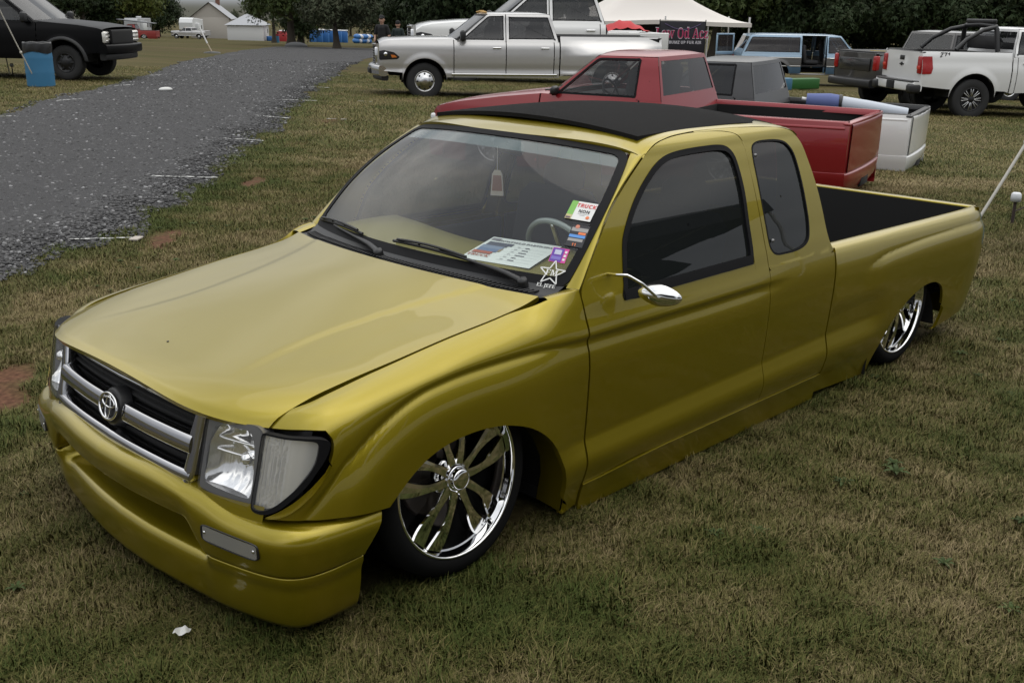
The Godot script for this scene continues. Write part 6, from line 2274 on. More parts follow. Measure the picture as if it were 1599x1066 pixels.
func fleet() -> void:
	var silver := mat("silver_paint", Color(0.52, 0.51, 0.50), 0.35, 0.55, {"coat": 1.0})
	var white := mat("white_paint", Color(0.72, 0.72, 0.71), 0.4, 0.0, {"coat": 1.0})
	var black := mat("black_paint", Color(0.003, 0.003, 0.0035), 0.35, 0.0, {"spec": 0.25})
	var red := mat("red_paint", Color(0.24, 0.004, 0.009), 0.38, 0.2, {"coat": 0.7})
	var primer := mat("grey_primer", Color(0.045, 0.046, 0.048), 0.45, 0.1, {"coat": 0.4, "coat_rough": 0.2})
	var slate := mat("slate_paint", Color(0.055, 0.052, 0.050), 0.35, 0.4, {"coat": 1.0})
	var lightglass := mat("auto_clear_glass", Color(0.02, 0.022, 0.022), 0.0, 0.0, {"alpha": 0.08})

	# silver dual-wheel pickup
	var sp := big_pickup(silver, true)
	seat_on_ground(sp, 14.25, -16.75, 36.0)
	sp["rail_mat"] = mats["black_trim"]
	sp["glass"] = mat("auto_dark_glass", Color(0.015, 0.015, 0.017), 0.0, 0.0, {"alpha": 0.80})
	var T := auto("crew_cab_pickup", "silver dual-wheel crew cab pickup with black mirror parked behind the red truck", "pickup truck", sp)
	dress_big_pickup(T, sp.A, silver, 1.0)
	# tall white truck standing behind it
	sp = big_pickup(white, false)
	sp["top"] = [[0.02, 1.10], [0.12, 1.18], [0.35, 1.24], [0.9, 1.285], [1.6, 1.315], [1.72, 1.305], [1.80, 1.275], [4.05, 1.275], [4.07, 1.10], [5.5, 1.10]]
	sp["tail"] = [5.47, 0.55, 1.09, 0.0, 0.02]
	sp["len"] = 5.5
	sp["arches"] = [[1.02, 0.42, 0.49], [4.7, 0.42, 0.48]]
	sp["panels"][4] = ["bed_side", 4.08, 5.46, null, true]
	seat_on_ground(sp, 20.2, -22.6, 36.0)
	sp["at"][1] -= 0.05
	T = auto("medium_duty_truck", "tall white crew cab truck standing behind the silver dual-wheel pickup", "truck", sp)
	T.scale = Vector3.ONE * 1.4
	dress_big_pickup(T, sp.A, white, 1.0)
	var tarp := MB.new()
	var rws := []
	for i in 9:
		var row := PackedVector3Array()
		for k in 13: row.append(Vector3(lerpf(-0.75, 0.75, k / 12.0), 0.32 * sin(PI * k / 12.0) * sin(PI * (i + 1) / 10.0) + 0.03 * sin(k * 2.1 + i), lerpf(-0.6, 0.6, i / 8.0)))
		rws.append(row)
	tarp.grid(rws, Vector3(0, -2, 0))
	var tp := put("red_tarpaulin", tarp, mat("red_canvas", Color(0.45, 0.02, 0.025), 0.7))
	tp.position = T.transform * Vector3(4.7, 1.12, 0.1); tp.rotation.y = T.rotation.y
	tag(tp, "red tarpaulin heaped in the bed of the tall white truck", "tarpaulin")

	# black sport utility at the left
	sp = {"len": 5.76, "paint": black, "hw": [[0.3, 0.93], [0.5, 0.975], [0.8, 0.99], [1.05, 0.985], [1.2, 0.965], [1.30, 0.93], [1.6, 0.84], [1.88, 0.76], [1.95, 0.70]],
		"ins": [[0.0, 0.06], [0.1, 0.03], [0.25, 0.01], [0.5, 0.0], [5.6, 0.0], [5.76, 0.04]],
		"top": [[0.02, 1.16], [0.15, 1.20], [0.6, 1.26], [1.5, 1.33], [1.62, 1.32], [1.7, 1.29], [5.7, 1.29]],
		"bot": [[0.0, 0.66], [0.5, 0.60], [1.5, 0.48], [5.0, 0.50], [5.76, 0.60]], "arches": [[0.98, 0.42, 0.50], [4.45, 0.42, 0.50]],
		"a0": [1.62, 1.32], "a1": [2.38, 1.90], "c1": [5.40, 1.90], "c0": [5.68, 1.30], "seats": [2.6, 3.6, 4.6], "bed": false,
		"panels": [["front_fender", 0.02, 1.56, null], ["front_door", 1.58, 2.72, [[1.65, 1.292], [2.38, 1.90], [2.72, 1.90], [2.70, 1.292]]], ["rear_door", 2.74, 3.75, [[2.74, 1.292], [2.76, 1.90], [3.74, 1.90], [3.74, 1.292]]], ["body_side", 3.77, 5.70, [[3.77, 1.292], [3.78, 1.90], [5.40, 1.90], [5.66, 1.292]]]],
		"nose": [0.02, 0.62, 1.16, 0.03, 0.05], "tail": [5.70, 0.6, 1.29, 0.0, 0.02], "wheel_r": 0.40, "rim_r": 0.22, "rim": "dark", "handle_mat": black, "bow": 0.10, "screen_glass": mat("auto_grey_glass", Color(0.012, 0.013, 0.014), 0.0, 0.0, {"alpha": 0.5})}
	seat_on_ground(sp, 10.79, -22.29, 229.7)
	T = auto("sport_utility_vehicle", "black sport utility vehicle parked on grass behind the blue barrel", "car", sp)
	var A: Auto = sp.A
	part_bar(T, "grille", mats["dark_liner"], -0.03, 0.98, 0.10, 0.34, 0.58, 0.03)
	var fb := part_bar(T, "front_bumper", black, -0.10, 0.72, 0.22, 0.22, 0.98, 0.12)
	part_bar(T, "chin_spoiler", mats["black_trim"], -0.04, 0.54, 0.16, 0.16, 0.88, 0.12)
	for s in [-1.0, 1.0]:
		var lp := part_box(T, "head_lamp", mat("lamp_cream", Color(0.72, 0.70, 0.64), 0.12, 0.35), Vector3(0.025, 0.985, 0.77 * s), Vector3(0.10, 0.27, 0.34), 0.03, Basis(Vector3.UP, -0.12 * s))
		for k in 3: part_box(lp, "reflector_band", mats["chrome"], Vector3(-0.03, 0.90 + 0.085 * k, 0.77 * s), Vector3(0.02, 0.04, 0.26), 0.01, Basis(Vector3.UP, -0.12 * s))
		var mi := part_box(T, "door_mirror", mats["black_trim"], Vector3(1.78, 1.42, s * 1.14), Vector3(0.12, 0.24, 0.20), 0.04)
		part_box(mi, "mirror_arm", mats["black_trim"], Vector3(1.80, 1.34, s * 1.0), Vector3(0.10, 0.06, 0.22), 0.02)
		# fender flare
		var mb := MB.new()
		var rows := []
		for i in 21:
			var an := PI * (0.02 + 0.96 * i / 20.0)
			var row := PackedVector3Array()
			for q in [[1.0, 0.012], [1.02, 0.035], [1.10, 0.035], [1.16, 0.008]]:
				var u: float = 0.98 - 0.50 * q[0] * cos(an); var w: float = 0.42 + 0.50 * q[0] * sin(an)
				row.append(Vector3(u, w, s * (aw(A, u, w) + q[1])))
			rows.append(row)
		mb.grid(rows, Vector3(0.98, 0.6, 0))
		put("fender_flare", mb, mat("flare_plastic", Color(0.02, 0.02, 0.02), 0.55), T)
	for s in [-0.35, 0.35]: 
		var wp := MB.new()
		wp.tube([Vector3(1.66, 1.345, s), Vector3(1.70, 1.41, s + 0.45)], 0.012, 6)
		put("wiper", wp, mats["black_trim"], T)

	# red lowered pickup
	sp = mini_pickup(red)
	seat_on_ground(sp, 7.75, -6.73, 74.5)
	sp["at"][1] = 0.0
	sp["glass"] = mat("auto_smoke_glass", Color(0.006, 0.006, 0.006), 0.0, 0.0, {"alpha": 0.45})
	T = auto("compact_pickup", "red lowered compact pickup with empty black bed beside the gold truck", "pickup truck", sp)
	T.set_meta("paint", red)
	dress_mini(T, sp.A, red, true)
	part_box(T, "inside_mirror", mats["black_trim"], Vector3(2.12, 1.22, 0.0), Vector3(0.03, 0.06, 0.22), 0.012)

	# grey cab, white bed
	sp = mini_pickup(primer)
	sp["bedpaint"] = white
	sp["rail_mat"] = mats["black_trim"]
	sp["glass"] = mat("auto_black_glass", Color(0.012, 0.012, 0.013), 0.0, 0.0, {"alpha": 0.88})
	seat_on_ground(sp, 10.60, -7.45, 73.4)
	sp["at"][1] = -0.16
	T = auto("compact_pickup", "lowered compact pickup with dark grey cab and white bed behind the red truck", "pickup truck", sp)
	T.set_meta("paint", white)
	dress_mini(T, sp.A, white, false)
	# black graphic running down from the tail rail
	var dr := MB.new()
	A = sp.A
	for k in 7:
		var z := -0.72 + 0.18 * k + 0.05 * (k % 2)
		var h := 0.05 + 0.05 * ((k * 3) % 4) / 3.0
		var bx := 4.893 - 0.030 * (z * z / 0.64)
		dr.flat([Vector3(bx, 0.752, z + 0.09), Vector3(bx, 0.752, z - 0.09), Vector3(bx + 0.004, 0.752 - h, z - 0.03), Vector3(bx + 0.004, 0.752 - h * 0.8, z + 0.03)])
	var dg := put("painted_drip", dr, mats["black_trim"], T)
	dg.set_meta("kind", "stuff")
	# folded canopy lying in its bed
	var cb := thing("folded_canopy", "blue and white folded canopy bag lying in the white truck bed", "canopy", T.transform * Vector3(3.35, 0.62, -0.25), T.rotation.y + 0.22)
	var mb := MB.new()
	mb.tube([Vector3(0.0, 0.17, 0), Vector3(0.30, 0.16, 0), Vector3(0.45, 0.15, 0)], [0.10, 0.12, 0.11], 12)
	put("blue_cloth", mb, mat("blue_canvas", Color(0.10, 0.13, 0.30), 0.75), cb)
	mb = MB.new()
	mb.tube([Vector3(0.46, 0.15, 0), Vector3(0.8, 0.11, 0), Vector3(1.30, 0.05, 0)], [0.10, 0.095, 0.075], 12)
	put("white_cloth", mb, mat("pale_canvas", Color(0.52, 0.56, 0.62), 0.75), cb)
	mb = MB.new()
	mb.lathe([[0.118, -0.02], [0.122, 0.0], [0.118, 0.02]], Vector3(0.44, 0.15, 0), Vector3.RIGHT, 16)
	put("strap", mb, mats["black_trim"], cb)
	for s in [-0.04, 0.04]:
		mb = MB.new()
		mb.tube([Vector3(-0.06, 0.20, s), Vector3(0.1, 0.18, s)], 0.022, 8)
		put("leg_end", mb, mat("white_metal", Color(0.7, 0.7, 0.7), 0.4), cb)
	tag(part_box(self, "paper_card", mat("card_white", Color(0.7, 0.7, 0.7), 0.7), T.transform * Vector3(3.25, 0.80, 0.62), Vector3(0.22, 0.012, 0.14), 0.003, T.basis), "white card lying on the rail of the white truck bed", "card")

	# white lifted pickup at the right
	sp = {"len": 5.85, "paint": white, "hw": [[0.4, 0.94], [0.6, 0.985], [0.9, 1.02], [1.12, 1.015], [1.22, 0.995], [1.40, 0.965], [1.46, 0.94], [1.6, 0.87], [1.92, 0.76], [2.0, 0.70]],
		"ins": [[0.0, 0.14], [0.1, 0.06], [0.3, 0.01], [0.5, 0.0], [5.55, 0.0], [5.72, 0.012], [5.82, 0.05]],
		"top": [[0.02, 1.18], [0.2, 1.28], [1.55, 1.40], [1.65, 1.39], [1.75, 1.36], [3.72, 1.36], [3.74, 1.455], [5.82, 1.47]],
		"bot": [[0.0, 0.70], [3.72, 0.58], [3.8, 0.62], [5.2, 0.66], [5.82, 0.72]], "arches": [[1.0, 0.48, 0.52], [4.58, 0.48, 0.53]],
		"a0": [1.65, 1.39], "a1": [2.38, 1.95], "c1": [3.55, 1.96], "c0": [3.71, 1.37], "seats": [2.6, 3.4],
		"panels": [["front_fender", 0.02, 1.58, null], ["front_door", 1.60, 2.75, [[1.68, 1.362], [2.38, 1.95], [2.76, 1.955], [2.75, 1.362]]], ["rear_door", 2.77, 3.60, [[2.77, 1.362], [2.78, 1.955], [3.55, 1.96], [3.70, 1.362]]], ["cab_corner", 3.62, 3.72, null], ["bed_side", 3.75, 5.80, null, true]],
		"nose": [0.02, 0.65, 1.18, 0.0, 0.08], "tail": [5.78, 0.72, 1.45, 0.012, 0.025], "wheel_r": 0.44, "rim_r": 0.255, "rim": "machined", "rail_mat": mats["black_trim"], "tuck": -0.04}
	seat_on_ground(sp, 27.37, -4.55, 219.0)
	T = auto("lifted_pickup", "white lifted pickup with black roll bar and black wheels behind the white truck bed", "pickup truck", sp)
	A = sp.A
	var bump := part_bar(T, "rear_bumper", white, 5.93, 0.70, 0.20, 0.22, 0.98, 0.08, -1.0)
	part_bar(bump, "bumper_step", mats["black_trim"], 5.95, 0.815, 0.18, 0.03, 0.92, 0.06, -1.0)
	part_box(bump, "plate_recess", mats["dark_liner"], Vector3(6.035, 0.70, 0.0), Vector3(0.03, 0.18, 0.36), 0.01)
	for s in [-1.0, 1.0]:
		part_box(bump, "bumper_corner", mats["black_trim"], Vector3(5.90, 0.66, 0.88 * s), Vector3(0.26, 0.20, 0.26), 0.04)
		mb = MB.new()
		lamp_patch(mb, A, s, [[5.60, 1.36], [5.795, 1.36], [5.795, 0.98], [5.60, 0.99], [5.57, 1.10]], 0.012)
		var side_lamp := put("tail_lamp", mb, mat("red_lens", Color(0.33, 0.012, 0.012), 0.12), T)
		part_box(side_lamp, "lamp_face", mat("red_lens", Color.RED), Vector3(5.80, 1.17, 0.86 * s), Vector3(0.06, 0.38, 0.17), 0.02)
		part_box(side_lamp, "reverse_light", mat("lamp_bright_red", Color(0.60, 0.05, 0.03), 0.15), Vector3(5.833, 1.12, 0.86 * s), Vector3(0.01, 0.07, 0.15), 0.003)
		# roll bar hoops
		mb = MB.new()
		mb.tube([Vector3(3.98, 1.47, 0.80 * s), Vector3(4.02, 1.95, 0.70 * s), Vector3(4.02, 2.02, 0.62 * s)], 0.055, 10)
		mb.tube([Vector3(4.02, 2.00, 0.66 * s), Vector3(4.35, 1.93, 0.72 * s), Vector3(4.75, 1.72, 0.79 * s), Vector3(4.98, 1.50, 0.82 * s)], 0.05, 10)
		put("roll_bar_leg", mb, mats["black_trim"], T)
	mb = MB.new()
	mb.tube([Vector3(4.02, 2.02, -0.64), Vector3(4.02, 2.05, 0), Vector3(4.02, 2.02, 0.64)], 0.055, 10)
	var hoop := put("roll_bar", mb, mats["black_trim"], T)
	part_box(hoop, "light_bar", mats["black_trim"], Vector3(4.02, 2.12, 0), Vector3(0.10, 0.09, 1.2), 0.02)
	part_box(hoop, "headache_rack", mats["black_trim"], Vector3(3.92, 1.66, 0), Vector3(0.02, 0.30, 1.3), 0.005)
	# badges
	var bt := MB.new()
	for q in [Vector3(0.10, 0.028, 0), Vector3(0.035, 0.075, 0)]: bt.box(Vector3(5.818, 1.16, 0), Vector3(0.012, q.y * 1.0, q.x * 2.0), 0.003, Basis(Vector3.RIGHT, 0.0))
	put("tailgate_emblem", bt, mats["black_trim"], T)
	part_box(T, "tailgate_handle", mats["black_trim"], Vector3(5.815, 1.30, 0), Vector3(0.02, 0.10, 0.22), 0.01)
	lettering(T, "side_lettering", "Z71", 0.11, Transform3D(Basis(Vector3(-1, 0, 0), Vector3(0, 1, 0), Vector3(0, 0, -1)), Vector3(5.30, 1.395, -(aw(A, 5.30, 1.40) + 0.006))), mat("decal_grey", Color(0.08, 0.08, 0.085), 0.4))
	lettering(T, "tailgate_lettering", "SILVERADO", 0.045, Transform3D(Basis(Vector3(0, 0, -1), Vector3(0, 1, 0), Vector3(1, 0, 0)), Vector3(5.822, 0.83, 0.86)), mats["black_trim"])

	# dark grey pickup next to it
	sp = big_pickup(slate, false)
	sp["len"] = 5.85
	sp["top"] = [[0.02, 1.10], [0.12, 1.18], [0.35, 1.24], [0.9, 1.285], [1.6, 1.315], [1.72, 1.305], [1.80, 1.275], [3.85, 1.275], [3.87, 1.36], [5.82, 1.37]]
	sp["bot"] = [[0.0, 0.60], [3.9, 0.50], [5.8, 0.58]]
	sp["ins"] = [[0.0, 0.15], [0.08, 0.08], [0.2, 0.035], [0.45, 0.0], [5.6, 0.0], [5.8, 0.03]]
	sp["arches"] = [[1.02, 0.42, 0.47], [4.60, 0.42, 0.47]]
	sp["c1"] = [3.65, 1.87]; sp["c0"] = [3.84, 1.275]; sp["seats"] = [2.6, 3.45]
	sp["panels"] = [["front_fender", 0.02, 1.66, null], ["front_door", 1.68, 2.83, [[1.745, 1.276], [2.45, 1.86], [2.84, 1.868], [2.83, 1.276]]], ["rear_door", 2.85, 3.72, [[2.85, 1.276], [2.86, 1.868], [3.65, 1.870], [3.83, 1.276]]], ["cab_corner", 3.74, 3.85, null], ["bed_side", 3.88, 5.80, null, true]]
	sp["tail"] = [5.79, 0.62, 1.36, 0.0, 0.02]
	sp["rim"] = "dark"; sp["rail_mat"] = mats["black_trim"]
	seat_on_ground(sp, 29.36, -7.17, 211.0)
	T = auto("crew_cab_pickup", "dark grey pickup with red tail lamps parked beside the white lifted pickup", "pickup truck", sp)
	A = sp.A
	part_box(T, "tonneau_cover", mat("black_vinyl", Color(0.02, 0.02, 0.022), 0.6), Vector3(4.84, 1.385, 0), Vector3(1.86, 0.04, 1.72), 0.015)
	part_box(T, "yellow_strap", mat("yellow_webbing", Color(0.45, 0.33, 0.02), 0.6), Vector3(5.35, 1.41, -0.45), Vector3(0.05, 0.012, 0.75), 0.004, Basis(Vector3.UP, 0.3))
	part_bar(T, "rear_bumper", mats["black_trim"], 5.92, 0.64, 0.20, 0.20, 0.96, 0.06, -1.0)
	for s in [-1.0, 1.0]: part_box(T, "tail_lamp", mat("red_lens", Color.RED), Vector3(5.77, 1.13, 0.90 * s), Vector3(0.12, 0.36, 0.17), 0.03)
	part_box(T, "tailgate_panel", mat("smoke_plastic", Color(0.03, 0.03, 0.03), 0.15), Vector3(5.825, 1.08, 0), Vector3(0.02, 0.30, 1.40), 0.008)  # smooth dark plastic panel across the tailgate

	# black pickup further back
	sp = big_pickup(black, false)
	seat_on_ground(sp, 37.5, -6.8, 219.0)
	sp["glass"] = mat("auto_sky_glass", Color(0.012, 0.013, 0.014), 0.0, 0.0, {"alpha": 0.6})
	T = auto("crew_cab_pickup", "black pickup standing behind the white lifted pickup's roll bar", "pickup truck", sp)
	dress_big_pickup(T, sp.A, black, -1.0)
	suburban()

func lettering(T: Node, called: String, text: String, h: float, xf: Transform3D, m: Material, font := "Droid Sans", thick := 0.004, bold := true) -> MeshInstance3D:
	var tm := TextMesh.new()
	tm.text = text
	var sf := SystemFont.new()
	sf.font_names = PackedStringArray([font])
	if bold: sf.font_weight = 700
	tm.font = sf
	tm.font_size = 64
	tm.pixel_size = h / 46.0
	tm.depth = thick
	var o := put(called, tm, m, T)
	o.transform = xf
	return o

func suburban() -> void:
	var blue := mat("pale_blue_paint", Color(0.26, 0.38, 0.50), 0.4, 0.1, {"coat": 0.8})
	var grey := mat("pewter_paint", Color(0.13, 0.125, 0.12), 0.4, 0.4, {"coat": 0.8})
	var deep := mat("steel_blue_paint", Color(0.06, 0.12, 0.19), 0.4, 0.1, {"coat": 0.8})
	var sp := {"len": 5.57, "paint": blue, "hw": [[0.3, 0.92], [0.5, 0.97], [0.72, 0.99], [0.9, 0.985], [1.02, 0.975], [1.10, 0.95], [1.4, 0.88], [1.74, 0.79], [1.80, 0.74]],
		"ins": [[0.0, 0.05], [0.1, 0.02], [0.3, 0.0], [5.4, 0.0], [5.55, 0.03]],
		"top": [[0.02, 1.02], [0.15, 1.07], [1.42, 1.14], [1.5, 1.13], [1.56, 1.10], [5.55, 1.10]],
		"bot": [[0.0, 0.52], [1.5, 0.45], [5.0, 0.45], [5.55, 0.55]], "arches": [[1.0, 0.42, 0.46], [4.30, 0.42, 0.46]],
		"a0": [1.50, 1.13], "a1": [2.08, 1.745], "c1": [5.22, 1.75], "c0": [5.52, 1.10], "seats": [2.3, 3.3, 4.2], "bed": false, "frame": 0.07,
		"bands": [[0.40, 0.70, deep, "lower_band"], [0.70, 0.985, grey, "grey_band"]],
		"panels": [["front_fender", 0.02, 1.46, null], ["front_door", 1.48, 2.55, [[1.53, 1.102], [2.08, 1.745], [2.55, 1.748], [2.55, 1.102]]], ["rear_door", 2.57, 3.42, [[2.57, 1.102], [2.57, 1.748], [3.42, 1.75], [3.42, 1.102]], false, -1.0], ["body_side", 3.44, 5.52, [[3.44, 1.102], [3.44, 1.75], [5.22, 1.75], [5.51, 1.102]]]],
		"nose": [0.02, 0.55, 1.02, 0.0, 0.03], "tail": [5.53, 0.55, 1.10, 0.0, 0.01], "wheel_r": 0.37, "rim_r": 0.20, "rim": "dark", "bow": 0.08, "handle_w": 0.98,
		"glass": mat("auto_brown_glass", Color(0.035, 0.030, 0.030), 0.0, 0.0, {"alpha": 0.72}), "screen_glass": mats["auto_clear_glass"]}
	seat_on_ground(sp, 36.4, -15.0, 228.0)
	var T := auto("old_wagon", "old pale blue and grey wagon with its side and rear doors open", "car", sp)
	var A: Auto = sp.A
	# bright strips and running board
	for s in [-1.0, 1.0]:
		for w in [0.985, 0.70]:
			for r in [[0.05, 1.45], [1.50, 2.54], [3.46, 5.50]]:
				var mb := MB.new()
				var rows := []
				for i in 13:
					var u := lerpf(r[0], r[1], i / 12.0)
					if w == 0.70 and (absf(u - 1.0) < 0.47 or absf(u - 4.30) < 0.47): continue
					rows.append(PackedVector3Array([Vector3(u, w + 0.02, s * (aw(A, u, w + 0.02) + 0.001)), Vector3(u, w, s * (aw(A, u, w) + 0.014)), Vector3(u, w - 0.02, s * (aw(A, u, w - 0.02) + 0.001))]))
				if rows.size() > 2:
					mb.grid(rows, Vector3(2.8, 0.8, 0))
					put("bright_strip", mb, mat("dull_trim", Color(0.45, 0.44, 0.42), 0.3, 0.8), T)
		part_box(T, "running_board", mat("worn_alloy", Color(0.42, 0.41, 0.40), 0.4, 0.7), Vector3(2.65, 0.42, 0.95 * s), Vector3(2.2, 0.06, 0.18), 0.015)
		part_box(T, "tail_lamp", mats["red_lens"], Vector3(5.53, 0.88, 0.88 * s), Vector3(0.06, 0.24, 0.10), 0.02)
		part_box(T, "head_lamp", mats["lamp_pale"], Vector3(0.0, 0.82, 0.72 * s), Vector3(0.06, 0.2, 0.26), 0.02)
		part_box(T, "door_mirror", mats["chrome"], Vector3(1.72, 1.20, 1.06 * s), Vector3(0.07, 0.16, 0.20), 0.03)
	part_bar(T, "grille", mats["chrome"], -0.02, 0.82, 0.08, 0.24, 0.56, 0.01)
	part_bar(T, "front_bumper", mats["chrome"], -0.08, 0.56, 0.14, 0.18, 0.97, 0.10)
	part_bar(T, "rear_bumper", mats["chrome"], 5.62, 0.56, 0.14, 0.18, 0.97, 0.06, -1.0)
	# rear side door swung forward on its hinges
	open_door(T, Vector3(2.58, 0.0, -0.97), deg_to_rad(-100.0), 0.84, blue, grey, deep, sp.glass)
	# barn door at the back swung out
	open_door(T, Vector3(5.54, 0.0, 0.90), deg_to_rad(28.0), 0.80, blue, grey, deep, sp.glass)
func open_door(T: Node3D, at: Vector3, ang: float, wid: float, blue: Material, grey: Material, deep: Material, glass: Material) -> void:
	var D := Node3D.new()
	D.name = "open_door"
	T.add_child(D, true)
	D.position = at; D.rotation.y = ang
	var mb := MB.new()
	# frame round the window, in the local xy plane
	for q in [[0.03, 1.43, 0.06, 0.62], [wid - 0.03, 1.40, 0.06, 0.60], [wid * 0.5, 1.72, wid, 0.06], [wid * 0.5, 1.05, wid, 0.12]]:
		mb.box(Vector3(q[0], q[1], 0), Vector3(q[2], q[3], 0.05), 0.012)
	put("door_frame", mb, blue, D)
	part_box(D, "grey_band", grey, Vector3(wid * 0.5, 0.845, 0), Vector3(wid, 0.28, 0.07), 0.015)
	part_box(D, "lower_band", deep, Vector3(wid * 0.5, 0.58, 0), Vector3(wid, 0.24, 0.07), 0.015)
	part_box(D, "window_glass", glass, Vector3(wid * 0.5, 1.40, 0), Vector3(wid - 0.1, 0.58, 0.006), 0.0)
	part_box(D, "inner_panel", mats["auto_interior"], Vector3(wid * 0.5, 0.75, 0.045), Vector3(wid - 0.1, 0.5, 0.03), 0.01)

# ---------------------------------------------------------------- smooth bodies from joints (surface nets)
func sd_cap(p: Vector3, a: Vector3, b: Vector3, ra: float, rb: float) -> float:
	var ab := b - a
	var t := clampf((p - a).dot(ab) / maxf(ab.length_squared(), 1e-9), 0.0, 1.0)
	return p.distance_to(a + ab * t) - lerpf(ra, rb, t)
func nets(bones: Array, cell: float, k: float, mb: MB) -> void:
	# bones: [a, b, radius a, radius b]
	var lo := Vector3.ONE * 1e9; var hi := -lo
	for q in bones:
		for e in 2:
			var r: Vector3 = Vector3.ONE * (q[2 + e] + cell * 3)
			lo = lo.min(q[e] - r); hi = hi.max(q[e] + r)
	var n := Vector3i(((hi - lo) / cell).ceil())
	var W := n.x + 1; var H := n.y + 1; var D := n.z + 1
	var F := PackedFloat32Array(); F.resize(W * H * D)
	for z in D:
		for y in H:
			for x in W:
				var p := lo + Vector3(x, y, z) * cell
				var d := 9.0
				for q in bones:
					var e := sd_cap(p, q[0], q[1], q[2], q[3])
					var h := clampf(0.5 + 0.5 * (d - e) / k, 0, 1)
					d = lerpf(d, e, h) - k * h * (1 - h)
				F[x + W * (y + H * z)] = d
	var id := {}
	var s0 := mb.v.size()
	for z in D - 1:
		for y in H - 1:
			for x in W - 1:
				var c := Vector3.ZERO; var cnt := 0; var g := Vector3.ZERO
				for e in [[0, 1], [2, 3], [4, 5], [6, 7], [0, 2], [1, 3], [4, 6], [5, 7], [0, 4], [1, 5], [2, 6], [3, 7]]:
					var a: int = e[0]; var b: int = e[1]
					var pa := Vector3(a & 1, (a >> 1) & 1, (a >> 2) & 1); var pb := Vector3(b & 1, (b >> 1) & 1, (b >> 2) & 1)
					var fa := F[x + (a & 1) + W * (y + ((a >> 1) & 1) + H * (z + ((a >> 2) & 1)))]
					var fb := F[x + (b & 1) + W * (y + ((b >> 1) & 1) + H * (z + ((b >> 2) & 1)))]
					g += (pb - pa) * (fb - fa)
					if (fa < 0) != (fb < 0):
						c += pa.lerp(pb, fa / (fa - fb)); cnt += 1
				if cnt > 0:
					id[x + W * (y + H * z)] = mb.vert(lo + (Vector3(x, y, z) + c / cnt) * cell, g.normalized())
	for z in range(1, D - 1):
		for y in range(1, H - 1):
			for x in range(1, W - 1):
				var f := F[x + W * (y + H * z)]
				for ax in 3:
					var o := [1, W, W * H]
					var nb := x + W * (y + H * z) + int(o[ax])
					if (f < 0) == (F[nb] < 0): continue
					var u: int = o[(ax + 1) % 3]; var v2: int = o[(ax + 2) % 3]
					var base := x + W * (y + H * z)
					var q := [id.get(base, -1), id.get(base - u, -1), id.get(base - u - v2, -1), id.get(base - v2, -1)]
					if q.min() < 0: continue
					var nn: Vector3 = mb.n[q[0]] + mb.n[q[2]]
					mb.face(q[0], q[1], q[2], nn); mb.face(q[0], q[2], q[3], nn)
